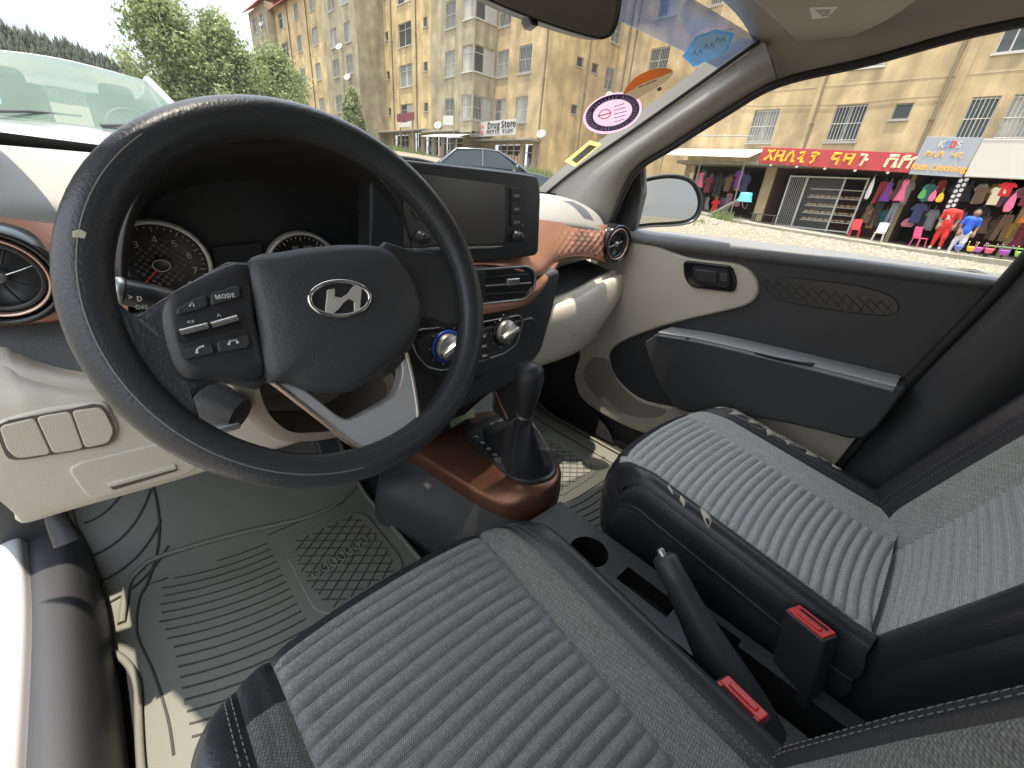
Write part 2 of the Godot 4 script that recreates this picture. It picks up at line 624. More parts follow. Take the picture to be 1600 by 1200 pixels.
	var sl := rw(1, [-95, 830, 0.46, -80, 1000, 0.46, -70, 1300, 0.46])
	st = S()
	shell(st, [[Vector3(-0.86, 0.36, -1.05), Vector3(-0.86, 0.36, -0.6), Vector3(-0.86, 0.36, 0.2)], [Vector3(-0.80, 0.43, -1.05), Vector3(-0.79, 0.43, -0.6), Vector3(-0.79, 0.43, 0.2)], [Vector3(-0.765, 0.442, -1.02), Vector3(-0.748, 0.432, -0.7), Vector3(-0.735, 0.43, 0.2)], [Vector3(-0.755, 0.425, -1.02), Vector3(-0.737, 0.418, -0.7), Vector3(-0.725, 0.415, 0.2)]], 16, 12, Vector3(0.0, -0.03, 0.0))
	part(t, "painted_sill", st, m.white_paint)
	st = S()
	shell(st, [[Vector3(-0.758, 0.424, -1.06), Vector3(-0.738, 0.418, -0.7), Vector3(-0.726, 0.415, 0.2)], [Vector3(-0.735, 0.428, -1.06), Vector3(-0.715, 0.422, -0.7), Vector3(-0.70, 0.42, 0.2)], [Vector3(-0.705, 0.418, -1.06), Vector3(-0.690, 0.412, -0.7), Vector3(-0.672, 0.41, 0.2)], [Vector3(-0.690, 0.37, -1.06), Vector3(-0.676, 0.37, -0.7), Vector3(-0.66, 0.37, 0.2)], [Vector3(-0.687, 0.29, -1.06), Vector3(-0.672, 0.29, -0.7), Vector3(-0.655, 0.29, 0.2)]], 16, 16, Vector3(-0.012, -0.01, 0.0))
	part(t, "sill_trim", st, m.sill)
	st = S()
	rows = []
	for x in [-0.72, -0.2, 0.2, 0.72]:
		rows.append([Vector3(x, 0.285, 1.3), Vector3(x, 0.285, 0.2), Vector3(x, 0.283, -0.5), Vector3(x, 0.285, -0.86), Vector3(x, 0.37, -1.06), Vector3(x, 0.62, -1.2), Vector3(x, 0.86, -1.21), Vector3(x, 1.05, -1.15), Vector3(x, 1.088, -1.10)])
	shell(st, rows, 40, 6, Vector3(0, -0.03, -0.005))
	part(t, "floor_carpet", st, m.carpet)
	st = S()
	shell(st, [rw(0, [905, 545, 0.665, 850, 560, 0.60, 838, 575, 0.56]), [Vector3(0.68, 0.46, -0.80), Vector3(0.63, 0.46, -0.98), Vector3(0.60, 0.46, -1.06)], [Vector3(0.672, 0.29, -0.62), Vector3(0.655, 0.29, -0.9), Vector3(0.62, 0.29, -1.08)]], 10, 10, Vector3(0.03, 0, -0.01))
	part(t, "kick_panel", st, m.carpet)
	st = S()
	shell(st, [[Vector3(0.69, 0.30, -1.1), Vector3(0.69, 0.30, 0.1), Vector3(0.69, 0.30, 1.3)], [Vector3(0.69, 0.42, -1.1), Vector3(0.69, 0.40, 0.1), Vector3(0.69, 0.98, 1.3)], [Vector3(0.70, 0.44, -1.1), Vector3(0.72, 0.42, 0.1), Vector3(0.72, 0.99, 1.3)]], 8, 6, Vector3(0.04, 0, 0))
	part(t, "sill_trim", st, m.sill)
	st = S()
	box(st, Vector3(0.70, 0.72, 0.78), Vector3(0.05, 0.66, 1.1), 0.01)
	box(st, Vector3(-0.72, 0.72, 0.82), Vector3(0.05, 0.66, 1.05), 0.01)
	part(t, "rear_side_panel", st, m.beige)
	st = S()
	box(st, Vector3(0, 0.62, 1.32), Vector3(1.4, 0.7, 0.06), 0.01)
	box(st, Vector3(-0.6, 1.19, 1.28), Vector3(0.14, 0.46, 0.06), 0.01)
	box(st, Vector3(0.6, 1.19, 1.28), Vector3(0.14, 0.46, 0.06), 0.01)
	part(t, "tailgate", st, m.beige)
	st = S()
	box(st, Vector3(0, 1.19, 1.29), Vector3(1.06, 0.44, 0.006))
	part(t, "rear_window", st, m.tinted_glass)
	st = S()
	box(st, Vector3(-0.665, 0.86, 0.17), Vector3(0.06, 1.06, 0.16), 0.02)
	part(t, "centre_pillar", st, m.beige)
	st = S()
	box(st, Vector3(0, 0.5, 0.72), Vector3(1.25, 0.2, 0.5), 0.05)
	box(st, Vector3(0, 0.82, 1.04), Vector3(1.25, 0.62, 0.16), 0.05)
	single("rear_bench_seat", st, m.fabric_plain, "grey cloth rear bench behind the two front seats, caught in the mirror", "bench seat")

func lay_smooth(st: SurfaceTool, g: Array) -> void:
	st.set_smooth_group(1)
	lay(st, g)

func dashboard() -> void:
	var t := thing("dashboard", "grey and cream dashboard with copper band, black instrument hood and upright touchscreen", "dashboard", Vector3(0, 0.7, -0.8))
	var st := S()
	shell(st, [
		[Vector3(-0.72, 1.095, -1.06), Vector3(-0.35, 1.098, -1.10), Vector3(0, 1.098, -1.11), Vector3(0.35, 1.097, -1.10), Vector3(0.60, 1.095, -1.02), Vector3(0.67, 1.06, -0.98)],
		[Vector3(-0.72, 1.098, -0.94), Vector3(-0.35, 1.100, -0.94), Vector3(0, 1.100, -0.94), Vector3(0.35, 1.097, -0.94), Vector3(0.585, 1.088, -0.90), Vector3(0.66, 1.035, -0.87)],
		[Vector3(-0.72, 1.085, -0.81), Vector3(-0.35, 1.088, -0.81), Vector3(0, 1.088, -0.80), Vector3(0.30, 1.083, -0.80), Vector3(0.545, 1.066, -0.79), Vector3(0.625, 1.015, -0.785)],
		[Vector3(-0.72, 1.052, -0.725), Vector3(-0.35, 1.050, -0.715), Vector3(0, 1.048, -0.70), Vector3(0.28, 1.045, -0.71), Vector3(0.50, 1.030, -0.735), Vector3(0.60, 1.0, -0.745)],
		[Vector3(-0.72, 1.022, -0.705), Vector3(-0.35, 1.020, -0.70), Vector3(0, 1.018, -0.685), Vector3(0.28, 1.018, -0.70), Vector3(0.50, 1.010, -0.728), Vector3(0.60, 0.99, -0.74)]], 50, 24, Vector3(0, -0.02, -0.01))
	part(t, "top_pad", st, m.pad)
	# copper band, quilted towards the passenger's vent
	st = S()
	var g := surf([
		rw(2, [600, 362, -0.65, 690, 372, -0.625, 760, 378, -0.63, 822, 344, -0.672, 872, 347, -0.704, 918, 351, -0.730, 958, 352, -0.745]),
		rw(2, [600, 385, -0.61, 695, 392, -0.592, 765, 393, -0.592, 826, 384, -0.615, 874, 374, -0.672, 918, 376, -0.708, 956, 380, -0.735]),
		rw(2, [600, 412, -0.59, 700, 414, -0.573, 768, 413, -0.573, 834, 420, -0.578, 872, 402, -0.652, 914, 398, -0.700, 952, 408, -0.73]),
		rw(2, [600, 420, -0.60, 700, 420, -0.585, 768, 417, -0.585, 838, 432, -0.582, 874, 408, -0.675, 914, 403, -0.725, 952, 413, -0.755])], 150, 54)
	for j in g.size():
		for i in g[0].size():
			var u := float(i) / 150.0
			var v := float(j) / 54.0
			var w := smoothstep(0.60, 0.80, u) * smoothstep(0.97, 0.92, u) * smoothstep(0.03, 0.2, v) * smoothstep(0.72, 0.6, v)
			g[j][i] += Vector3(-0.1, 0.1, 1.0) * 0.0028 * w * (absf(sin((u * 26.0 + v * 5.0) * PI)) + absf(sin((u * 26.0 - v * 5.0) * PI)) - 1.0)
	thick(st, g, Vector3(0, 0, -0.012))
	part(t, "copper_band", st, m.copper)
	st = S()
	shell(st, [rw(2, [700, 478, -0.575, 755, 472, -0.572, 812, 463, -0.572, 836, 442, -0.575, 862, 412, -0.640]), rw(2, [700, 495, -0.572, 752, 490, -0.569, 815, 477, -0.569, 845, 450, -0.574, 872, 410, -0.650]), rw(2, [700, 500, -0.585, 752, 494, -0.582, 816, 481, -0.582, 848, 452, -0.585, 874, 411, -0.665])], 30, 8, Vector3(0, 0, -0.02))
	part(t, "copper_band", st, m.copper)
	st = S()
	shell(st, [rw(2, [-90, 330, -0.70, 0, 340, -0.70, 70, 348, -0.70, 130, 352, -0.70, 200, 355, -0.70]), rw(2, [-90, 420, -0.66, 0, 420, -0.672, 70, 420, -0.672, 130, 420, -0.67, 200, 420, -0.67]), rw(2, [-90, 500, -0.655, 0, 500, -0.655, 70, 496, -0.655, 130, 490, -0.655, 200, 488, -0.655]), rw(2, [-90, 510, -0.66, 0, 510, -0.665, 70, 504, -0.665, 130, 498, -0.665, 200, 494, -0.665])], 24, 14, Vector3(0, 0, -0.02))
	part(t, "copper_band", st, m.copper)
	# grey pad under the left vent, cream lower panel
	st = S()
	shell(st, [rw(2, [-90, 508, -0.672, 0, 508, -0.672, 70, 502, -0.672, 140, 495, -0.672, 260, 485, -0.67]), rw(2, [-90, 540, -0.655, 0, 540, -0.655, 70, 540, -0.655, 140, 535, -0.655, 260, 540, -0.65]), rw(2, [-90, 600, -0.64, 0, 600, -0.64, 70, 605, -0.64, 140, 610, -0.635, 260, 610, -0.63])], 20, 10, Vector3(0, 0, -0.02))
	part(t, "grey_pad", st, m.pad_dark)
	st = S()
	shell(st, [
		rw(2, [-110, 556, -0.665, 0, 556, -0.655, 30, 566, -0.65, 70, 582, -0.645, 130, 594, -0.64, 260, 600, -0.635, 420, 600, -0.635, 640, 570, -0.625]),
		rw(2, [-110, 580, -0.628, 0, 574, -0.628, 32, 582, -0.626, 75, 596, -0.624, 132, 606, -0.622, 262, 612, -0.62, 425, 612, -0.62, 640, 584, -0.61]),
		rw(2, [-110, 640, -0.600, 0, 625, -0.600, 40, 622, -0.598, 85, 622, -0.598, 140, 628, -0.596, 265, 640, -0.595, 430, 636, -0.595, 635, 600, -0.60]),
		rw(2, [-70, 720, -0.592, 10, 700, -0.592, 60, 690, -0.592, 110, 685, -0.592, 160, 685, -0.592, 280, 680, -0.592, 440, 660, -0.592, 625, 615, -0.595]),
		rw(2, [20, 800, -0.588, 38, 808, -0.588, 95, 792, -0.588, 150, 777, -0.588, 200, 764, -0.588, 305, 735, -0.588, 450, 691, -0.588, 615, 636, -0.59]),
		rw(2, [24, 812, -0.60, 38, 814, -0.60, 95, 798, -0.60, 150, 783, -0.60, 200, 770, -0.60, 305, 741, -0.60, 450, 696, -0.60, 615, 641, -0.60])], 48, 30, Vector3(0, 0.012, -0.02))
	part(t, "lower_panel", st, m.cream)
	var f := fz(-0.595)
	st = S()
	plate(st, f, outline(f, [-4, 658, 56, 640, 112, 631, 160, 626, 172, 640, 184, 668, 174, 691, 133, 699, 84, 709, 24, 716, 8, 700, -6, 672], 3), 0.0, 0.0065, 0.002)
	part(t, "switch_surround", st, m.cream)
	for q in [[0, 661, 55, 648, 81, 704, 27, 711, 12, 697], [57, 647, 110, 638, 131, 696, 83, 703.5], [112, 637.5, 157, 632, 166, 642, 178, 668, 170, 687, 133, 695.5]]:
		st = S()
		plate(st, f, soft(outline(f, q), 0.005), 0.0, 0.0085, 0.0012)
		part(t, "switch_blank", st, m.cream)
	st = S()
	plate(st, f, outline(f, [0, 659, 56, 645, 111, 635, 159, 629, 181, 668, 171, 690, 132, 698, 83, 706, 24, 714, 6, 698], 3), 0.0, 0.0069)
	part(t, "switch_gap", st, m.cream_line)
	st = S()
	plate(st, f, soft(outline(f, [106, 728, 128, 716, 300, 676, 318, 700, 302, 733, 140, 777]), 0.012), 0.0, 0.0085, 0.002)
	part(t, "fuse_cover", st, m.cream)
	st = S()
	plate(st, f, soft(outline(f, [168, 752, 272, 724, 277, 730, 176, 760]), 0.003), 0.0, 0.0092)
	part(t, "finger_slot", st, m.cream_line)
	st = S()
	plate(st, f, soft(outline(f, [166, 749, 272, 720, 275, 725, 169, 754]), 0.003), 0.0, 0.0125, 0.001)
	part(t, "finger_slot_lip", st, m.cream)
	# bonnet release under the panel
	st = S()
	tube(st, [on(78, 780, 2, -0.63), on(92, 820, 2, -0.61), on(106, 848, 2, -0.60)], [0.008, 0.010, 0.012], 8, false, 0.5)
	part(t, "bonnet_release_lever", st, m.black)
	# black binnacle: hood, face, side panel
	st = S()
	var lip := rw(2, [186, 470, -0.575, 184, 400, -0.575, 196, 330, -0.57, 232, 266, -0.565, 300, 224, -0.56, 380, 208, -0.555, 455, 210, -0.555, 530, 232, -0.555, 590, 275, -0.56, 628, 330, -0.565, 645, 400, -0.57, 648, 450, -0.575])
	var c := Vector3(-0.345, 1.0, -0.6)
	var r0 := []
	var r1 := []
	var r2 := []
	var r3 := []
	var r4 := []
	var r5 := []
	for p in lip:
		r0.append(Vector3(lerpf(p.x, c.x, 0.40), lerpf(p.y, 1.092, 0.8), -0.84))
		r1.append(Vector3(lerpf(p.x, c.x, 0.03), lerpf(p.y + 0.010, 1.09, 0.15), -0.66))
		r2.append(p)
		r3.append(Vector3(lerpf(p.x, c.x, 0.05), lerpf(p.y, c.y, 0.10), p.z - 0.008))
		r5.append(Vector3(lerpf(p.x, c.x, 0.06), lerpf(p.y, c.y, 0.22), -0.64))
		r4.append(Vector3(lerpf(p.x, c.x, 0.09), lerpf(p.y, c.y, 0.42), -0.688))
	shell(st, [r0, r1, r2, r3, r5, r4], 44, 40, Vector3(0, -0.003, -0.006))
	part(t, "instrument_hood", st, m.hood)
	st = S()
	plate(st, fz(-0.70), PackedVector2Array([Vector2(-0.50, 0.9), Vector2(-0.12, 0.9), Vector2(-0.12, 1.06), Vector2(-0.2, 1.085), Vector2(-0.45, 1.085), Vector2(-0.50, 1.05)]), 0.0, 0.02)
	part(t, "cluster_face", st, m.dial)
	st = S()
	var fb := fz(-0.60)
	plate(st, fb, soft(outline(fb, [560, 236, 640, 246, 672, 254, 676, 400, 600, 440, 590, 330]), 0.01), 0.0, 0.028, 0.004)
	part(t, "screen_side_panel", st, m.black_smooth)
	dial(t, Vector2(251, 413), 1, 8, -2.35)
	dial(t, Vector2(474, 418), 0, 9, 3.7)
	st = S()
	var fc := fz(-0.678)
	plate(st, fc, soft(outline(fc, [332, 385, 408, 378, 410, 420, 334, 425]), 0.004), 0.0, 0.004, 0.001)
	part(t, "trip_display", st, m.black_smooth)
	touchscreen(t)
	round_vent(t, on(-4, 431, 2, -0.645), 0.043, Basis(Vector3.UP, -0.10))
	round_vent(t, on(961, 381, 2, -0.722), 0.050, Basis(Vector3.UP, -0.12))
	centre_vent(t)
	climate(t)
	# dark tower under the vents, tray and shelf
	st = S()
	fb = fz(-0.63)
	plate(st, fb, soft(outline(fb, [575, 415, 700, 425, 770, 412, 838, 425, 862, 415, 850, 480, 832, 545, 790, 592, 745, 612, 690, 640, 640, 690, 600, 640]), 0.02), -0.03, 0.03, 0.008)
	part(t, "centre_tower", st, m.black)
	st = S()
	shell(st, [rw(2, [700, 610, -0.60, 760, 586, -0.60, 800, 590, -0.62]), [Vector3(-0.10, 0.62, -0.66), Vector3(0.0, 0.62, -0.68), Vector3(0.10, 0.62, -0.7)], [Vector3(-0.10, 0.53, -0.76), Vector3(0.0, 0.53, -0.78), Vector3(0.10, 0.53, -0.78)]], 10, 10, Vector3(0, 0, -0.02))
	part(t, "tray_back", st, m.black_deep)
	st = S()
	shell(st, [rw(2, [820, 452, -0.72, 880, 415, -0.76, 958, 398, -0.79]), [Vector3(0.15, 0.86, -0.82), Vector3(0.35, 0.9, -0.84), Vector3(0.58, 0.93, -0.84)], rw(2, [815, 492, -0.70, 880, 470, -0.72, 970, 430, -0.74])], 14, 10, Vector3(0, 0, -0.02))
	part(t, "open_shelf", st, m.black)
	st = S()
	plate(st, fx(-0.705), PackedVector2Array([Vector2(-1.15, 0.70), Vector2(-0.63, 0.74), Vector2(-0.67, 0.98), Vector2(-0.74, 1.04), Vector2(-1.15, 1.08)]), -0.012, 0.0, 0.003)
	part(t, "end_cap", st, m.pad_dark)
	st = S()
	shell(st, [[Vector3(-0.69, 0.76, -0.63), Vector3(-0.4, 0.755, -0.63), Vector3(-0.13, 0.75, -0.64)], [Vector3(-0.69, 0.72, -0.85), Vector3(-0.4, 0.70, -0.85), Vector3(-0.13, 0.66, -0.85)], [Vector3(-0.69, 0.70, -1.17), Vector3(-0.4, 0.68, -1.17), Vector3(-0.13, 0.62, -1.17)]], 12, 8, Vector3(0, 0.02, 0))
	part(t, "under_cover", st, m.black_deep)
	for q in [[-0.36, 0.085, 0.055], [-0.21, 0.05, 0.12]]:
		st = S()
		box(st, Vector3(q[0], 0.47, -0.99), Vector3(q[1], q[2], 0.02), 0.006, Basis(Vector3.RIGHT, -0.7))
		tube(st, [Vector3(q[0], 0.48, -1.0), Vector3(q[0], 0.60, -1.03), Vector3(q[0], 0.70, -1.05)], 0.009, 8)
		part(t, "pedal", st, m.black)
	# glovebox
	st = S()
	shell(st, [
		rw(2, [818, 489, -0.655, 850, 479, -0.68, 900, 461, -0.70, 945, 436, -0.725, 974, 424, -0.75]),
		rw(2, [822, 490, -0.625, 852, 482, -0.645, 902, 465, -0.665, 947, 440, -0.695, 977, 428, -0.725]),
		rw(2, [818, 504, -0.607, 852, 498, -0.628, 906, 482, -0.652, 950, 458, -0.685, 978, 444, -0.715]),
		rw(2, [802, 540, -0.605, 850, 530, -0.630, 905, 512, -0.655, 945, 492, -0.685, 962, 478, -0.71]),
		rw(2, [774, 587, -0.615, 832, 571, -0.640, 890, 551, -0.665, 915, 536, -0.69, 935, 518, -0.715]),
		rw(2, [774, 592, -0.65, 832, 576, -0.67, 890, 556, -0.69, 915, 541, -0.71, 935, 524, -0.735])], 36, 30, Vector3(0, 0.006, -0.025))
	var gb := part(t, "glovebox", st, m.cream)
	st = S()
	var fg := fz(-0.668)
	plate(st, fg, soft(outline(fg, [872, 528, 892, 518, 887, 525, 876, 532]), 0.002), 0.0, 0.0165, 0.001)
	part(gb, "latch", st, m.cream_line)

func dial(t: Node3D, c: Vector2, from: int, to: int, needle: float) -> void:
	var f := fz(-0.674)
	var p := hit(f, c.x, c.y)
	var xf := Transform3D(Basis.IDENTITY, Vector3(p.x, p.y, -0.674))
	var st := S()
	lathe(st, xf, [0.0, 0.003, 0.046, 0.003, 0.047, 0.006])
	var d := part(t, "dial", st, m.dial)
	st = S()
	lathe(st, xf, [0.0475, 0.003, 0.0475, 0.0085, 0.0495, 0.0105, 0.0525, 0.0085, 0.053, 0.0])
	part(d, "ring", st, m.badge)
	st = S()
	for k in 33:
		var a := lerpf(3.9, -0.75, k / 32.0)
		var b := Basis(Vector3(0, 0, 1), a)
		box(st, xf * (b * Vector3(0.0435 if k % 4 else 0.042, 0, 0.004)), Vector3(0.0025 if k % 4 else 0.006, 0.0007, 0.001), 0.0, b)
	part(d, "scale", st, m.print, "stuff")
	for k in range(from, to + 1):
		var a := lerpf(3.9, -0.75, float(k) / to)
		words(d, "numeral", str(k) if from else str(k * 20), Transform3D(xf.basis, xf * Vector3(cos(a) * 0.033, sin(a) * 0.033 - 0.003, 0.004)), 0.0075 if from else 0.0055, m.print)
	st = S()
	for i in 12:
		for j in 12:
			var q := Vector2(i - 5.5, j - 5.5) * 0.0042
			if (i + j) % 2 == 0 and q.length() < 0.024:
				box(st, xf * Vector3(q.x, q.y, 0.0035), Vector3(0.0036, 0.0036, 0.0012), 0.0)
	part(d, "checked_centre", st, M("checks", 0.11, 0.11, 0.12, 0.4), "stuff")
	st = S()
	var dir := Vector3(cos(needle), sin(needle), 0)
	tube(st, [xf * (dir * 0.008 + Vector3(0, 0, 0.007)), xf * (dir * 0.04 + Vector3(0, 0, 0.007))], [0.0012, 0.0005], 6)
	part(d, "needle", st, m.needle)
	st = S()
	lathe(st, xf, [0.0085, 0.004, 0.0085, 0.0085, 0.007, 0.0095, 0.0062, 0.0085, 0.0, 0.008], 24)
	part(d, "hub", st, m.black_smooth)
	st = S()
	tube(st, along(xf, oval(Vector2.ZERO, 0.0085, 0.0068, 28), 0.0095), 0.0006, 5, true)
	part(d, "hub_ring", st, m.print)

func touchscreen(t: Node3D) -> void:
	var f := fz(-0.60)
	var st := S()
	plate(st, f, soft(outline(f, [560, 243, 640, 252, 780, 268, 820, 274, 824, 300, 822, 394, 760, 404, 560, 402]), 0.014), 0.0, 0.036, 0.005)
	var o := part(t, "touchscreen", st, m.black_smooth)
	st = S()
	f = fz(-0.5635)
	plate(st, f, soft(outline(f, [630, 268.5, 788, 288.5, 788, 379.5, 630, 385]), 0.002), 0.0, 0.0012)
	part(o, "display", st, m.display)
	st = S()
	plate(st, f, soft(outline(f, [612, 388, 770, 384.5, 784, 384, 770, 388, 612, 393]), 0.001), 0.0, 0.003, 0.001)
	part(o, "lower_strip", st, m.satin)
	for k in 3:
		st = S()
		plate(st, f, soft(outline(f, [797.5, 293 + k * 21, 815, 295 + k * 20.6, 815, 313 + k * 20.4, 797.5, 312 + k * 20.8]), 0.003), 0.0, 0.0025, 0.0008)
		var b := part(o, "button", st, m.black)
		words(b, "lettering", ["MAP", "NAV", "SETUP"][k], Transform3D(Basis.IDENTITY, hit3(f, 806, 306 + k * 20.5, 0.0026)), 0.0042, m.print)
	for k in 2:
		st = S()
		var p := hit3(f, [806, 657][k], [369, 371][k])
		lathe(st, Transform3D(Basis.IDENTITY, p), [0.0105, 0.0, 0.0102, 0.004, 0.0088, 0.005, 0.0085, 0.014, 0.0075, 0.016, 0.0, 0.0165], 24)
		part(o, "knob", st, m.black_smooth)
		words(o, "lettering", ["TUNE", "VOL"][k], Transform3D(Basis.IDENTITY, hit3(f, [814, 638][k], [352, 356][k], 0.0006)), 0.004, m.print)
	st = S()
	tube(st, along(f, outline(f, [637, 330, 641, 326, 646, 336, 652, 343, 664, 346]), 0.0015), 0.0008, 5)
	part(o, "card_slot_edge", st, m.black_deep)

func round_vent(t: Node3D, c: Vector3, r: float, b: Basis) -> void:
	var xf := Transform3D(b, c)
	var st := S()
	lathe(st, xf, [r * 1.12, -0.03, r * 1.12, 0.008, r * 1.06, 0.016, r * 0.98, 0.016, r * 0.94, 0.008, r * 0.92, -0.008, 0.0, -0.010], 48)
	var v := part(t, "round_vent", st, m.piano)
	st = S()
	lathe(st, xf, [r * 0.90, 0.004, r * 0.90, 0.012, r * 0.865, 0.0145, r * 0.82, 0.012, r * 0.81, 0.002], 48)
	part(v, "copper_ring", st, M("rose", 0.62, 0.42, 0.34, 0.25, {"metal": 0.8}))
	st = S()
	lathe(st, xf, [r * 0.80, 0.0, r * 0.78, 0.008, r * 0.7, 0.010, r * 0.68, 0.0, r * 0.66, -0.005, r * 0.2, -0.006, 0.0, -0.006], 48)
	part(v, "rotor", st, m.black_smooth)
	for k in 8:
		st = S()
		var q := b * Basis(Vector3(0, 0, 1), TAU * k / 8.0 + 0.2)
		tube(st, [xf.origin + q * Vector3(r * 0.12, 0, 0.004), xf.origin + q * Vector3(r * 0.4, r * 0.04, 0.004), xf.origin + q * Vector3(r * 0.72, r * 0.10, 0.001)], [r * 0.05, r * 0.045, r * 0.035], 6, false, 0.5)
		part(v, "blade", st, m.silver if k % 4 == 0 else m.black_smooth)
	st = S()
	lathe(st, xf, [r * 0.18, -0.004, r * 0.17, 0.006, r * 0.12, 0.009, 0.0, 0.009], 24)
	part(v, "hub", st, m.satin)

func centre_vent(t: Node3D) -> void:
	var f := fz(-0.572)
	var o := soft(outline(f, [700, 424, 752, 420, 822, 415, 834, 424, 834, 448, 818, 467, 752, 474, 700, 478]), 0.012)
	var st := S()
	plate(st, f, o, -0.01, 0.002)
	var v := part(t, "centre_vent", st, m.black_deep)
	st = S()
	tube(st, along(f, o, 0.003), 0.0032, 6, true)
	part(v, "frame", st, m.satin)
	for k in 3:
		st = S()
		var y := 432.0 + k * 13.0
		tube(st, [hit3(f, 705, y + 4, 0.004), hit3(f, 760, y, 0.004), hit3(f, 826 - absf(k - 1) * 3, y - 5 + k, 0.004)], 0.0042, 8, false, 0.4)
		part(v, "slat", st, m.black_smooth if k != 1 else m.satin)
	st = S()
	plate(st, f, soft(outline(f, [787, 434, 806, 432, 806, 443, 787, 445]), 0.002), 0.0, 0.012, 0.002)
	part(v, "thumb_tab", st, m.silver)
	st = S()
	plate(st, f, soft(outline(f, [735, 424, 753, 422, 753, 472, 735, 474]), 0.003), 0.0, 0.010, 0.002)
	part(v, "hazard_switch", st, m.black_smooth)

func climate(t: Node3D) -> void:
	var f := fz(-0.60)
	var st := S()
	plate(st, f, soft(outline(f, [633, 522, 650, 512, 740, 503, 815, 488, 822, 500, 812, 540, 790, 556, 740, 573, 690, 584, 665, 578, 645, 556]), 0.01), 0.0, 0.037, 0.004)
	var o := part(t, "climate_panel", st, m.black_smooth)
	st = S()
	f = fz(-0.5625)
	tube(st, along(f, soft(outline(f, [640, 524, 655, 515, 740, 506, 812, 492, 817, 502, 808, 537, 788, 552, 740, 568, 690, 579, 668, 574, 650, 553]), 0.01), 0.0), 0.0016, 5, true)
	part(o, "trim_line", st, m.satin)
	for k in 2:
		var p := hit3(f, [697, 788][k], [540, 517][k])
		var xf := Transform3D(Basis(Vector3(0, 0, 1), 0.5 - k * 0.1), p)
		st = S()
		lathe(st, xf, [0.029, -0.002, 0.029, 0.003, 0.0255, 0.0045, 0.024, 0.002], 40)
		part(o, "knob_ring", st, m.blue_ring if k == 0 else m.piano)
		st = S()
		lathe(st, xf, [0.0245, 0.0, 0.0235, 0.010, 0.0215, 0.013, 0.0, 0.0135], 40)
		var kn := part(o, "climate_knob", st, m.satin)
		st = S()
		box(st, xf * Vector3(0, 0, 0.017), Vector3(0.044, 0.011, 0.014), 0.003, xf.basis)
		part(kn, "grip", st, m.silver)
		st = S()
		for i in 9:
			var a := TAU * (i - 0.5) / 9.0
			box(st, p + Vector3(cos(a) * 0.0335, sin(a) * 0.0335, 0.0), Vector3(0.0022, 0.0022, 0.001))
		part(o, "knob_marks", st, m.print, "stuff")
	for k in 3:
		st = S()
		plate(st, f, soft(outline(f, [735 + k * 2, 524 + k * 15, 761 + k * 2, 520 + k * 15, 761 + k * 2, 530 + k * 15, 735 + k * 2, 535 + k * 15]), 0.002), 0.0, 0.003, 0.001)
		var b := part(o, "button", st, m.black)
		st = S()
		plate(st, f, outline(f, [750 + k, 524 + k * 15, 757 + k, 523 + k * 15, 757 + k, 526 + k * 15, 750 + k, 527 + k * 15]), 0.003, 0.0036)
		part(b, "mark", st, m.print)

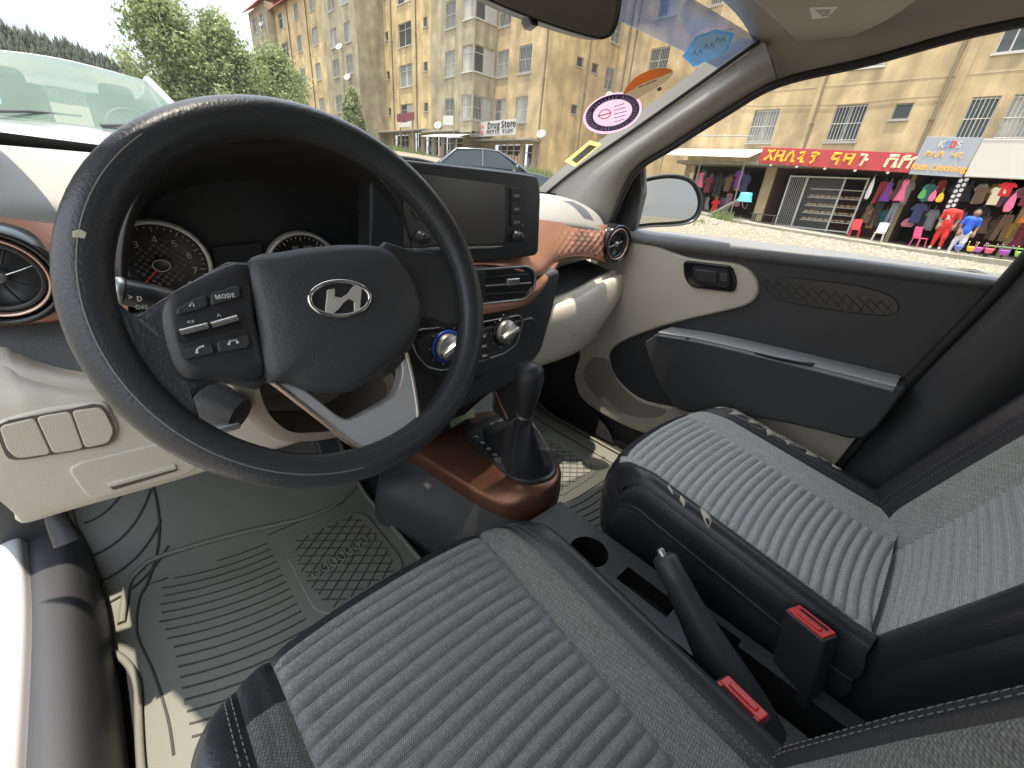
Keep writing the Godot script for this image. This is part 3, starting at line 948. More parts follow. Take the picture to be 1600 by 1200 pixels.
func steering() -> void:
	var n := Vector3(0, 0.4274, 0.9041)
	var w := Transform3D(Basis(Vector3.RIGHT, Vector3(0, 0.9041, -0.4274), n), Vector3(-0.3608, 0.9892, -0.4147))
	# column and stalk first: they stay when the wheel turns
	var col := thing("steering_column", "tan plastic steering column shroud behind the wheel with ignition lock", "steering column", Vector3(-0.36, 0.85, -0.6))
	var st := S()
	var f := fz(-0.50)
	var o := soft(outline(f, [352, 560, 590, 545, 622, 598, 585, 655, 520, 684, 430, 690, 380, 650]), 0.03)
	plate(st, f, o, -0.16, 0.02, 0.02)
	part(col, "shroud", st, m.tan)
	st = S()
	tube(st, [w.origin, w * Vector3(0, 0, -0.12)], 0.03, 16)
	part(col, "shaft", st, m.black_deep)
	st = S()
	f = fz(-0.475)
	tube(st, [hit3(f, 322, 632, -0.02), hit3(f, 356, 640, 0.0), hit3(f, 372, 642, 0.01)], [0.024, 0.020, 0.017], 16)
	var lock := part(col, "ignition_lock", st, m.black)
	st = S()
	box(st, hit3(f, 345, 655, 0.02), Vector3(0.026, 0.007, 0.012), 0.002)
	part(lock, "key", st, m.satin)
	var sk := thing("light_stalk", "black light and indicator stalk with white symbols left behind the steering wheel", "stalk", on(260, 470, 2, -0.50))
	st = S()
	f = fz(-0.50)
	var a := hit3(f, 172, 452)
	var b := hit3(f, 285, 474)
	tube(st, [a.lerp(b, 0.18), a.lerp(b, 0.5), b], [0.0118, 0.0122, 0.0105], 18)
	part(sk, "arm", st, m.black_smooth)
	st = S()
	tube(st, [a, a.lerp(b, 0.05), a.lerp(b, 0.13), a.lerp(b, 0.16)], [0.0085, 0.0118, 0.0128, 0.0118], 18)
	part(sk, "twist_tip", st, m.satin)
	var up := Basis(Vector3(0, 0, 1), -0.10)
	words(sk, "headlamp_mark", "D", Transform3D(up, a.lerp(b, 0.36) + Vector3(0, -0.001, 0.0124)), 0.0045, m.print, true)
	words(sk, "arrow_mark", ">", Transform3D(up, a.lerp(b, 0.24) + Vector3(0, -0.001, 0.0124)), 0.0045, m.print, true)
	words(sk, "lettering", "OFF", Transform3D(up, a.lerp(b, 0.36) + Vector3(0, -0.009, 0.0105)), 0.004, m.print)
	# the wheel
	var t := thing("steering_wheel", "black leather-grained three-spoke steering wheel with silver lower spoke and oval emblem", "steering wheel", w.origin)
	st = S()
	var ring := []
	for i in 96:
		ring.append(w * Vector3(cos(TAU * i / 96) * 0.17, sin(TAU * i / 96) * 0.17, 0))
	tube(st, ring, 0.0165, 20, true, 1.0, n)
	var rim := part(t, "rim", st, m.wheel)
	st = S()
	var seam := []
	for i in 60:
		var q := PI * 0.72 + i / 59.0 * PI * 0.75
		seam.append(w * Vector3(cos(q) * 0.1715, sin(q) * 0.1715, 0.0163))
	tube(st, seam, 0.00075, 5)
	part(rim, "worn_seam", st, M("seam", 0.16, 0.155, 0.15, 0.7), "", "whitish worn seam line round the rim")
	st = S()
	var chip := w * Vector3(cos(2.80) * 0.171, sin(2.80) * 0.171, 0.0150)
	plate(st, Transform3D(w.basis, chip), PackedVector2Array([Vector2(-0.004, -0.002), Vector2(0.002, -0.003), Vector2(0.004, 0.001), Vector2(0.001, 0.0035), Vector2(-0.003, 0.002)]), 0.0, 0.002, 0.0006)
	part(rim, "chip", st, m.worn)
	# spokes
	var spl := outline(w, [128, 440, 182, 474, 214, 492, 262, 462, 392, 408, 420, 595, 345, 596, 302, 622, 312, 668, 240, 668, 160, 580], 3)
	st = S()
	dome(st, w, spl, [1.0, -0.016, 1.0, -0.006, 0.99, -0.001, 0.95, 0.003, 0.8, 0.004, 0.4, 0.003, 0.0, 0.003])
	part(t, "spoke", st, m.wheel)
	var spr := outline(w, [590, 390, 640, 388, 716, 400, 742, 430, 735, 500, 700, 508, 660, 500, 635, 560, 590, 580], 3)
	st = S()
	dome(st, w, spr, [1.0, -0.018, 1.0, -0.008, 0.99, -0.003, 0.95, 0.0, 0.8, 0.001, 0.4, 0.001, 0.0, 0.001])
	part(t, "spoke", st, m.black)
	# airbag cover
	var h := Transform3D(w.basis, w * Vector3(0, 0, 0.004))
	st = S()
	dome(st, h, outline(h, [384, 412, 440, 394, 530, 384, 602, 391, 640, 434, 657, 488, 640, 535, 592, 582, 546, 612, 492, 613, 446, 598, 411, 588, 398, 500], 4), [0.99, -0.03, 1.0, 0.0, 0.985, 0.006, 0.95, 0.0105, 0.86, 0.0145, 0.6, 0.018, 0.3, 0.0195, 0.0, 0.02])
	part(t, "airbag_cover", st, m.airbag)
	# emblem: oval ring with a slanted letter
	var e := Transform3D(w.basis, w * Vector3(0, 0, 0.0238))
	var ec := hit(e, 532, 467)
	var ex := (hit(e, 581, 467) - hit(e, 484, 468)).length() / 2
	var ey := (hit(e, 532, 440) - hit(e, 532, 495)).length() / 2
	st = S()
	plate(st, e, oval(ec, ex * 1.04, ey * 1.06, 40), -0.004, 0.0006)
	var em := part(t, "emblem", st, m.black_smooth)
	st = S()
	tube(st, along(e, oval(ec, ex * 0.97, ey * 0.96, 48), 0.0015), 0.0022, 8, true)
	part(em, "ring", st, m.chrome)
	st = S()
	plate(st, e, soft(outline(e, [510.5, 453, 522.5, 451.5, 522, 465.5, 532.4, 465.5, 542.7, 459, 550, 448.5, 556, 445.5, 564.5, 447.5, 561.5, 484.6, 552.5, 486.5, 552.5, 471, 544.5, 467.5, 536, 473.5, 529.5, 482.5, 521, 489.7, 507, 490.7]), 0.0012), 0.0, 0.0022, 0.0005)
	part(em, "letter", st, m.badge)
	# left switch pod
	var pd := Transform3D(w.basis, w * Vector3(0, 0, 0.006))
	st = S()
	dome(st, pd, outline(pd, [252, 478, 300, 440, 384, 412, 398, 500, 411, 588, 335, 593, 284, 592, 258, 545], 4), [1.0, -0.016, 1.0, 0.0, 0.98, 0.004, 0.94, 0.0065, 0.7, 0.0075, 0.0, 0.008])
	var pod := part(t, "switch_pod", st, m.black_smooth)
	var pf := Transform3D(w.basis, w * Vector3(0, 0, 0.0135))
	var btn := [[276, 483, 297, 470, 322, 461, 325, 480, 276, 494], [329, 459, 368, 447, 375, 449, 375, 466, 329, 479], [277, 547, 331, 536, 335, 553, 290, 562, 281, 558], [338, 534, 388, 523, 391, 539, 386, 544, 341, 552]]
	for k in 4:
		st = S()
		plate(st, pf, soft(outline(pf, btn[k]), 0.003), -0.004, 0.003, 0.0012)
		var bt := part(pod, "button", st, m.black)
		if k == 1:
			words(pod, "lettering", "MODE", Transform3D(w.basis * Basis(Vector3(0, 0, 1), 0.04), hit3(pf, 351, 464, 0.0031)), 0.0036, m.print, true)
		else:
			st = S()
			var c := Vector2([300, 0, 313, 364][k], [476, 0, 548, 537][k])
			if k == 0:
				tube(st, [hit3(pf, c.x - 4, c.y + 4, 0.0033), hit3(pf, c.x, c.y - 3, 0.0033), hit3(pf, c.x + 3, c.y + 4, 0.0033)], 0.0007, 5)
			elif k == 2:
				tube(st, [hit3(pf, c.x - 5, c.y + 5, 0.0033), hit3(pf, c.x - 5, c.y - 1, 0.0033), hit3(pf, c.x, c.y - 5, 0.0033), hit3(pf, c.x + 5, c.y - 6, 0.0033)], [0.0012, 0.0008, 0.0008, 0.0012], 5)
			else:
				tube(st, [hit3(pf, c.x - 7, c.y + 3, 0.0033), hit3(pf, c.x - 5, c.y - 3, 0.0033), hit3(pf, c.x + 4, c.y - 5, 0.0033), hit3(pf, c.x + 7, c.y + 0, 0.0033)], [0.0014, 0.0008, 0.0008, 0.0014], 5)
			part(pod, "symbol", st, m.print)
	st = S()
	plate(st, pf, soft(outline(pf, [274, 520, 372, 494, 378, 512, 280, 538]), 0.003), -0.004, 0.0006)
	part(pod, "paddle_slot", st, m.black_deep)
	for k in 2:
		st = S()
		tube(st, [hit3(pf, [281, 329][k], [520, 509][k], 0.004), hit3(pf, [324, 370][k], [510, 498][k], 0.004)], 0.0036, 10, false, 0.8)
		part(pod, "chrome_paddle", st, m.silver)
	words(pod, "volume_mark", "<+", Transform3D(w.basis, hit3(pf, 298, 503, 0.0006)), 0.0036, m.print, true)
	words(pod, "seek_mark", "^", Transform3D(w.basis, hit3(pf, 342, 494, 0.0006)), 0.004, m.print, true)
	# silver lower spoke
	var lo := Transform3D(w.basis, w * Vector3(0, 0, -0.004))
	st = S()
	plate(st, lo, rounded(outline(lo, [424, 597, 462, 620, 500, 653, 545, 692, 582, 709, 612, 709, 638, 696, 650, 672, 653, 645, 646, 598, 631, 548, 624, 556, 626, 585, 618, 612, 604, 625, 578, 640, 545, 655, 520, 645, 480, 612, 446, 598]), 3), -0.014, 0.004, 0.0025)
	var sp := part(t, "silver_spoke", st, m.spoke_silver)
	st = S()
	var edge := []
	for q in [[426, 598], [500, 656], [548, 693], [585, 707], [614, 706], [636, 693], [648, 670], [650, 645], [643, 598], [632, 552]]:
		edge.append(hit3(lo, q[0], q[1], 0.004))
	tube(st, curve3(edge, 40), 0.0026, 8)
	part(sp, "bright_edge", st, M("bronze", 0.50, 0.42, 0.37, 0.28, {"metal": 0.85}))

func gear_and_console() -> void:
	var t := thing("centre_console", "black centre console with copper gear surround, cup holder and long oval slot", "console", Vector3(0, 0.3, -0.2))
	# long deck with wells cut into it
	var deck := CSGCombiner3D.new()
	deck.name = "deck"
	deck.position = -t.position
	var bx := CSGBox3D.new()
	bx.name = "deck_block"
	bx.size = Vector3(0.20, 0.18, 1.0)
	bx.position = Vector3(0.0, 0.385, 0.08)
	bx.material = m.console
	deck.add_child(bx, true)
	for q in [[Vector3(0.035, 0.47, -0.29), 0.038, 0.0], [Vector3(0.042, 0.47, 0.14), 0.028, 0.16]]:
		var cy := CSGCylinder3D.new()
		cy.name = "round_well"
		cy.radius = q[1]
		cy.height = 0.12
		cy.sides = 28
		cy.position = q[0]
		cy.operation = CSGShape3D.OPERATION_SUBTRACTION
		cy.material = m.black_deep
		deck.add_child(cy, true)
		if q[2] > 0.0:
			var c2: CSGCylinder3D = cy.duplicate()
			c2.name = "round_well"
			c2.position.z -= q[2]
			deck.add_child(c2, true)
			var b2 := CSGBox3D.new()
			b2.name = "slot_well"
			b2.size = Vector3(q[1] * 2, 0.12, q[2])
			b2.position = q[0] - Vector3(0, 0, q[2] / 2)
			b2.operation = CSGShape3D.OPERATION_SUBTRACTION
			b2.material = m.black_deep
			deck.add_child(b2, true)
	for q in [[Vector3(0.045, 0.47, -0.17), Vector3(0.04, 0.06, 0.10)], [Vector3(0.06, 0.47, -0.06), Vector3(0.05, 0.06, 0.08)], [Vector3(-0.02, 0.46, -0.09), Vector3(0.035, 0.09, 0.32)]]:
		var b3 := CSGBox3D.new()
		b3.name = "tray_well"
		b3.size = q[1]
		b3.position = q[0]
		b3.operation = CSGShape3D.OPERATION_SUBTRACTION
		b3.material = m.black_deep
		deck.add_child(b3, true)
	t.add_child(deck, true)
	# raised nose under the gear lever
	var st := S()
	var f := fy(0.515)
	var mid2 := hit(f, 790, 705)
	var o := star(rounded(outline(f, [628, 682, 662, 704, 708, 733, 760, 764, 805, 780, 848, 774, 876, 748, 874, 720, 850, 682, 808, 648, 765, 636, 715, 648, 655, 664]), 4), mid2, 72)
	var gp := star(rounded(outline(fy(0.53), [724, 676, 752, 660, 792, 646, 826, 655, 852, 690, 870, 728, 862, 748, 832, 756, 800, 748, 764, 718]), 4), mid2, 72)
	var ow := star(rounded(outline(f, [585, 700, 638, 724, 700, 752, 760, 779, 805, 793, 850, 784, 876, 752, 876, 722, 850, 680, 808, 644, 765, 630, 715, 636, 620, 655]), 4), mid2, 72)
	loft(st, f, [[ow, 1.05, -0.24], [ow, 1.03, -0.16], [ow, 0.99, -0.10], [o, 1.01, -0.06], [o, 0.995, -0.045]])
	part(t, "nose", st, m.black)
	st = S()
	loft(st, f, [[o, 1.0, -0.062], [o, 1.015, -0.05], [o, 1.01, -0.03], [o, 0.985, -0.012], [gp, 1.10, 0.006], [gp, 1.02, 0.014], [gp, 0.95, 0.012]])
	part(t, "copper_surround", st, M("copper_dark", 0.20, 0.088, 0.056, 0.33, {"metal": 0.6, "bump": "wear", "bs": 0.05, "k": 9.0}))
	st = S()
	loft(st, f, [[gp, 1.0, 0.005], [gp, 1.0, 0.018], [gp, 0.985, 0.0215], [gp, 0.93, 0.0215], [gp, 0.0, 0.0205]])
	part(t, "gear_plate", st, m.black_smooth)
	st = S()
	f = fy(0.5385)
	plate(st, f, soft(outline(f, [729, 678, 748, 667, 786, 708, 782, 727, 768, 717]), 0.006), 0.0, 0.0025, 0.001)
	var ip := part(t, "gear_indicator", st, m.black)
	for k in 4:
		words(ip, "letter", "PRND"[k], Transform3D(Basis(Vector3(0.92, 0, -0.38), Vector3(-0.38, 0, -0.92), Vector3.UP), on(745 + k * 9.5, 682 + k * 9.5, 1, 0.5412)), 0.011, m.print, true)
	st = S()
	shell(st, [[Vector3(-0.01, 0.53, -0.80), Vector3(0.05, 0.53, -0.80), Vector3(0.11, 0.53, -0.80)], [Vector3(-0.01, 0.505, -0.74), Vector3(0.05, 0.505, -0.74), Vector3(0.11, 0.505, -0.74)], [Vector3(-0.01, 0.50, -0.70), Vector3(0.05, 0.50, -0.70), Vector3(0.11, 0.50, -0.70)]], 8, 8, Vector3(0, -0.15, 0))
	part(t, "front_tray", st, m.black)
	st = S()
	shell(st, [[on(700, 655, 1, 0.522), on(722, 640, 1, 0.535), on(740, 636, 1, 0.528)], [on(705, 668, 1, 0.52), on(728, 655, 1, 0.529), on(742, 652, 1, 0.524)]], 6, 3, Vector3(0, -0.0006, 0))
	single("banknote", st, m.paper_money, "crumpled greenish banknote tucked in the tray ahead of the gear lever", "banknote")
	st = S()
	var wf := fx(0.115)
	plate(st, wf, soft(outline(wf, [770, 588, 800, 582, 814, 604, 806, 652, 790, 660, 768, 640]), 0.01, 4), -0.012, 0.0, 0.003)
	var tw := part(t, "tray_side", st, m.black)
	st = S()
	tube(st, [hit3(wf, 775, 612, 0.001), hit3(wf, 783, 632, 0.001), hit3(wf, 794, 655, 0.001)], 0.003, 6)
	part(tw, "copper_edge", st, m.copper)
	st = S()
	box(st, Vector3(0.03, 0.385, -0.84), Vector3(0.16, 0.19, 0.26), 0.01)
	part(t, "front_foot", st, m.black)
	# lever and gaiter
	var g := thing("gear_lever", "black automatic gear lever with rounded knob and leather gaiter", "gear lever", on(822, 700, 0, 0.02))
	st = S()
	var base := rounded(outline(fy(0.537), [752, 676, 776, 660, 806, 652, 832, 664, 850, 692, 864, 728, 852, 744, 822, 748, 792, 740, 782, 716]), 3)
	var ring := []
	var neck := on(819, 652, 0, 0.005)
	var nb := base.size()
	for k in 9:
		var s := k / 8.0
		var l := PackedVector3Array()
		for i in nb:
			var p := Vector3(base[i].x, 0.537, -base[i].y)
			var a := TAU * i / nb
			var d := p - Vector3(neck.x, 0.537, neck.z)
			var q := Vector3(neck.x, neck.y, neck.z) + d.normalized() * 0.016
			var y := lerpf(0.537, neck.y, s)
			var h := lerpf(1.0, 0.0, pow(s, 0.55))
			var w := p.lerp(Vector3(q.x, 0.537, q.z), 1.0 - h)
			var fold := 1.0 + 0.16 * sin(a * 4.0 + s * 1.5) * sin(PI * minf(1.0, s * 1.1))
			var c := Vector3(neck.x, 0.537, neck.z)
			w = c + (w - c) * fold
			l.append(Vector3(w.x, y, w.z))
		ring.append(l)
	st.set_smooth_group(1)
	lay(st, ring, true, true)
	part(g, "gaiter", st, m.leather)
	st = S()
	var k0 := on(819, 652, 0, 0.005)
	var k1 := on(827, 566, 0, 0.0)
	var pts := []
	var rad := []
	for q in [[-0.10, 0.011], [0.0, 0.012], [0.08, 0.0145], [0.16, 0.0155], [0.35, 0.019], [0.55, 0.023], [0.75, 0.0265], [0.88, 0.0255], [0.95, 0.021], [0.99, 0.013], [1.0, 0.003]]:
		pts.append(k0.lerp(k1, q[0]) + Vector3(0.0, 0, 0.004 * sin(q[0] * PI)))
		rad.append(q[1])
	tube(st, pts, rad, 24, false, 1.12, Vector3.FORWARD)
	var kn := part(g, "knob", st, m.leather)
	st = S()
	tube(st, [k0.lerp(k1, 0.02), k0.lerp(k1, 0.07)], 0.0158, 20)
	part(kn, "collar", st, m.satin)
	st = S()
	for s in [0.25, 0.5, 0.72, 0.88, 0.97]:
		pass
	var line := []
	for q in [[0.18, 0.0165], [0.35, 0.0195], [0.55, 0.0235], [0.75, 0.027], [0.88, 0.026], [0.97, 0.016]]:
		line.append(k0.lerp(k1, q[0]) + Vector3(-0.55, 0.0, 0.83) * q[1] * 1.03)
	tube(st, curve3(line, 20), 0.0007, 5)
	part(kn, "seam", st, m.black_deep)
	# handbrake
	var hb := thing("handbrake", "black handbrake lever lying between the seats with a metal-tipped button", "handbrake", Vector3(0, 0.45, 0.03))
	st = S()
	var tip := on(1036, 868, 0, 0.005)
	var mid := on(1075, 945, 0, 0.0)
	var end := on(1125, 1040, 0, -0.01)
	var low := Vector3(-0.012, 0.44, 0.06)
	tube(st, [tip, tip.lerp(mid, 0.06), tip.lerp(mid, 0.5), mid, mid.lerp(end, 0.5), end, end.lerp(low, 0.5), low], [0.0125, 0.0175, 0.0185, 0.020, 0.024, 0.029, 0.032, 0.030], 16, false, 1.15)
	part(hb, "grip", st, m.black)
	st = S()
	var d := (tip - mid).normalized()
	tube(st, [tip - d * 0.002, tip + d * 0.009, tip + d * 0.011], [0.0062, 0.006, 0.004], 12)
	part(hb, "button", st, m.satin)
	# buckles
	buckle(Vector3(-0.0895, 0.575, 0.010), 0.30, "black seat belt buckle with red button beside the driver's seat, at the handbrake's foot", -1.0)
	buckle(Vector3(0.0985, 0.575, 0.040), 0.42, "black seat belt buckle with red button against the inner flank of the pale passenger seat")

func buckle(c: Vector3, turn: float, label: String, side := 1.0) -> void:
	var b := Basis(Vector3.UP, -turn) * Basis(Vector3(1, 0, 0), -0.18)
	var t := thing("seat_belt_buckle", label, "buckle", c - Vector3(0, 0.1, 0), "seat belt buckles")
	var st := S()
	# x lengthwise, y towards the slot, z up along the buckle
	var xf := Transform3D(b * Basis(Vector3(0, 0, side), Vector3(side, 0, 0), Vector3(0, 1, 0)), c)
	plate(st, xf, rect(-0.030, -0.0155, 0.030, 0.0155, 0.006), -0.125, 0.0, 0.003)
	part(t, "housing", st, m.black_smooth)
	st = S()
	plate(st, xf, rect(-0.0265, -0.0130, 0.0265, 0.0035, 0.003), -0.01, 0.003, 0.0015)
	plate(st, xf, rect(-0.0265, 0.003, -0.0195, 0.0130, 0.002), -0.01, 0.0028, 0.0012)
	plate(st, xf, rect(0.0195, 0.003, 0.0265, 0.0130, 0.002), -0.01, 0.0028, 0.0012)
	plate(st, xf, rect(-0.0205, 0.0100, 0.0205, 0.0130), -0.01, 0.0026, 0.0008)
	var rb := part(t, "red_button", st, m.red_button)
	st = S()
	plate(st, xf, rect(-0.018, -0.009, 0.018, -0.001, 0.003), 0.0, 0.0052, 0.0015)
	part(rb, "raised_bar", st, m.red_button)
	st = S()
	plate(st, xf, rect(-0.0195, 0.004, 0.0195, 0.0100), -0.01, 0.0010)
	part(rb, "tongue_slot", st, m.black_deep)
func passenger_door() -> void:
	var t := thing("passenger_door", "closed front passenger door with black and cream trim, armrest and oval handle", "car door", Vector3(0.69, 0.35, -0.4))
	var f := fx(0.690)
	var st := S()
	plate(st, f, rounded(outline(f, [952, 352, 1000, 366, 1180, 388, 1380, 412, 1566, 434, 1500, 518, 1430, 596, 1360, 674, 1310, 738, 1200, 716, 1050, 690, 960, 655, 905, 615, 880, 570, 890, 540, 930, 500, 950, 440]), 3), -0.03, 0.008, 0.004)
	part(t, "door_card", st, m.black)
	# belt rail
	st = S()
	shell(st, [rw(0, [940, 350, 0.70, 990, 357, 0.70, 1100, 368, 0.70, 1300, 392, 0.70, 1480, 417, 0.70, 1566, 429, 0.70]), rw(0, [940, 356, 0.672, 990, 364, 0.668, 1100, 376, 0.665, 1300, 401, 0.663, 1480, 425, 0.663, 1562, 436, 0.663]), rw(0, [940, 366, 0.668, 990, 376, 0.662, 1100, 391, 0.659, 1300, 416, 0.657, 1480, 439, 0.657, 1556, 446, 0.657]), rw(0, [940, 372, 0.683, 990, 382, 0.683, 1100, 399, 0.683, 1300, 424, 0.683, 1480, 447, 0.683, 1552, 455, 0.683])], 30, 12, Vector3(0.02, 0, 0))
	part(t, "belt_rail", st, m.rail)
	# cream trim that wraps the pocket
	st = S()
	var cf := fx(0.682)
	var o := rounded(outline(cf, [930, 372, 975, 374, 1012, 378, 1076, 402, 1150, 411, 1179, 428, 1187, 452, 1174, 473, 1136, 485, 1062, 502, 1000, 522, 966, 538, 953, 556, 964, 590, 998, 621, 1048, 634, 1150, 641, 1250, 655, 1345, 682, 1328, 706, 1306, 736, 1240, 727, 1150, 714, 1050, 690, 962, 656, 908, 618, 888, 572, 898, 545, 920, 515, 925, 440]), 3)
	plate(st, cf, o, -0.01, 0.012, 0.006)
	part(t, "cream_trim", st, m.cream)
	st = S()
	var sf := fx(0.6695)
	plate(st, sf, rounded(outline(sf, [922, 562, 938, 558, 952, 566, 966, 596, 998, 626, 1040, 640, 1020, 652, 975, 645, 930, 618, 912, 588]), 4), -0.002, 0.0025, 0.0015)
	part(t, "speaker_mesh", st, m.speaker)
	# inner handle
	st = S()
	var hf := fx(0.668)
	var ho := soft(outline(hf, [1068, 406, 1145, 415, 1152, 440, 1148, 457, 1080, 449, 1069, 432]), 0.018, 6)
	plate(st, hf, ho, -0.004, 0.006, 0.004)
	var hd := part(t, "handle_bezel", st, m.piano)
	st = S()
	plate(st, hf, soft(outline(hf, [1083, 414, 1139, 420, 1143, 438, 1139, 450, 1086, 442]), 0.010, 5), 0.0, 0.0065)
	part(hd, "recess", st, m.black_deep)
	st = S()
	plate(st, hf, soft(outline(hf, [1088, 420, 1122, 423, 1122, 444, 1090, 439]), 0.006, 5), 0.004, 0.011, 0.003)
	part(hd, "lever", st, m.black_smooth)
	st = S()
	plate(st, hf, soft(outline(hf, [1126, 425, 1139, 427, 1139, 442, 1126, 440]), 0.003, 4), 0.004, 0.009, 0.002)
	part(hd, "lock_tab", st, m.black)
	# quilted inlay
	st = S()
	var qf := fx(0.682)
	var qo := rounded(outline(qf, [1195, 432, 1262, 436, 1340, 446, 1392, 462, 1405, 482, 1385, 493, 1320, 487, 1240, 474, 1205, 462]), 4)
	plate(st, qf, qo, -0.005, 0.003, 0.002)
	var il := part(t, "quilted_inlay", st, m.black_smooth)
	st = S()
	for k in 12:
		for s in 2:
			var a := Vector2(1196 + k * 18, 436 + k * 3.4)
			var b := a + (Vector2(52, 52) if s == 0 else Vector2(-34, 42))
			var seg := []
			for j in 9:
				var p := a.lerp(b, j / 8.0)
				var q := hit(qf, p.x, p.y)
				if Geometry2D.is_point_in_polygon(q, qo):
					seg.append(qf * Vector3(q.x, q.y, 0.003))
			if seg.size() > 2:
				tube(st, seg, 0.0013, 5)
	part(il, "quilt_ridges", st, m.black, "stuff")
	# armrest and pocket
	st = S()
	var af := fx(0.605)
	plate(st, af, rounded(outline(af, [1008, 541, 1018, 528, 1034, 521, 1100, 532, 1200, 555, 1300, 580, 1398, 603, 1412, 610, 1404, 622, 1350, 684, 1280, 672, 1200, 655, 1120, 645, 1062, 640, 1030, 600]), 3), -0.08, 0.004, 0.006)
	var ar := part(t, "armrest", st, m.black)
	st = S()
	var u := rw(0, [1030, 518, 0.604, 1100, 529.5, 0.604, 1200, 552.5, 0.604, 1300, 577, 0.604, 1400, 602, 0.604])
	var v := []
	for p in u:
		v.append(p + Vector3(0.078, 0.002, 0.0))
	var u2 := []
	for p in u:
		u2.append(p + Vector3(-0.003, -0.006, 0.0))
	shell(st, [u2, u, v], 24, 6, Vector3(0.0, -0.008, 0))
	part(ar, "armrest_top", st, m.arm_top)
	st = S()
	var tf := Transform3D(Basis((v[3] - v[0]).normalized(), Vector3(-1, 0, 0), Vector3(0, 1, 0)).orthonormalized(), v[0])
	tf.basis.z = tf.basis.x.cross(tf.basis.y)
	plate(st, tf, soft(outline(tf, [1172, 537, 1240, 550, 1278, 559, 1272, 571, 1215, 560, 1178, 550]), 0.01, 5), 0.0, 0.005, 0.002)
	part(ar, "grip_recess", st, m.black_deep)
	st = S()
	plate(st, tf, soft(outline(tf, [1070, 521, 1098, 525, 1100, 531, 1072, 527]), 0.003, 4), 0.0, 0.009, 0.003)
	part(ar, "window_switch", st, m.black_smooth)
	# sail panel, window frame and pane
	st = S()
	var wf := fx(0.672)
	plate(st, wf, soft(outline(wf, [930, 340, 944, 306, 962, 284, 1001, 258, 1003, 300, 990, 352, 984, 364, 938, 358]), 0.01, 4), -0.03, 0.0, 0.004)
	part(t, "sail_panel", st, m.black)
	st = S()
	tube(st, [hit3(wf, 1003, 252, -0.01), hit3(wf, 1001, 290, -0.01), hit3(wf, 986, 362, -0.01)], 0.007, 8)
	part(t, "window_post", st, m.seal)
	st = S()
	var top := rw(0, [1003, 252, 0.672, 1060, 217, 0.655, 1130, 172, 0.633, 1214, 124, 0.615, 1320, 90, 0.612, 1450, 52, 0.612, 1600, 14, 0.612])
	var bot := rw(0, [986, 366, 0.685, 1060, 372, 0.69, 1150, 382, 0.69, 1250, 392, 0.69, 1350, 404, 0.69, 1460, 418, 0.69, 1563, 431, 0.69])
	var g := surf([top, bot], 24, 4)
	st.set_smooth_group(1)
	lay(st, g)
	part(t, "window_pane", st, m.glass)

func door_mirror() -> void:
	var f := Transform3D(Basis(Vector3.UP, -0.55), Vector3(0.88, 1.05, -0.83))
	var o := rounded(outline(f, [984, 300, 996, 282, 1040, 272, 1074, 276, 1092, 292, 1098, 318, 1090, 342, 1068, 352, 1020, 355, 990, 356, 982, 330]), 4)
	var t := thing("door_mirror", "white-backed door mirror outside the passenger window showing a white car", "mirror", f * Vector3(0, 0, 0))
	var st := S()
	dome(st, f, o, [0.0, -0.13, 0.4, -0.125, 0.75, -0.10, 0.95, -0.05, 1.0, -0.02])
	part(t, "housing", st, m.white_paint)
	st = S()
	dome(st, f, o, [1.0, -0.022, 1.01, -0.004, 0.985, 0.004, 0.93, 0.002, 0.92, -0.01])
	part(t, "black_rim", st, m.black_smooth)
	st = S()
	plate(st, f, rounded(outline(f, [989, 302, 1000, 288, 1040, 279, 1072, 283, 1086, 297, 1091, 318, 1084, 337, 1064, 345, 1020, 348, 994, 349, 987, 330]), 4), -0.012, -0.004)
	part(t, "mirror_glass", st, m.mirror)
	st = S()
	tube(st, [Vector3(0.68, 1.01, -0.79), Vector3(0.76, 1.01, -0.82), Vector3(0.86, 1.03, -0.88)], [0.035, 0.03, 0.03], 12)
	part(t, "arm", st, m.black_smooth)

func cabin_mirror() -> void:
	var f := Transform3D(Basis(Vector3.UP, -0.42) * Basis(Vector3.RIGHT, 0.02), Vector3(-0.04, 1.30, -0.44))
	var o := rounded(outline(f, [690, -60, 712, -28, 770, 4, 850, 36, 922, 58, 948, 59, 962, 44, 970, 6, 973, -60, 960, -110, 820, -120, 700, -90]), 4)
	var t := thing("rear_view_mirror", "black-rimmed rear view mirror hanging at the top of the windscreen", "mirror", Vector3(-0.04, 1.33, -0.46))
	var st := S()
	dome(st, f, o, [0.0, -0.035, 0.6, -0.033, 0.93, -0.022, 1.0, -0.006, 1.01, 0.0, 0.99, 0.003, 0.96, 0.002, 0.955, -0.004])
	part(t, "housing", st, m.black_smooth)
	st = S()
	dome(st, f, o, [0.965, -0.001, 0.0, -0.001])
	part(t, "mirror_glass", st, m.mirror)
	st = S()
	plate(st, f, soft(outline(f, [822, 24, 840, 31, 840, 42, 828, 39]), 0.002, 4), -0.02, 0.004, 0.002)
	part(t, "dipping_tab", st, m.black_smooth)
	st = S()
	tube(st, [Vector3(-0.02, 1.34, -0.47), Vector3(0.0, 1.40, -0.53), Vector3(0, 1.43, -0.55)], 0.014, 10)
	part(t, "stalk", st, m.black_smooth)

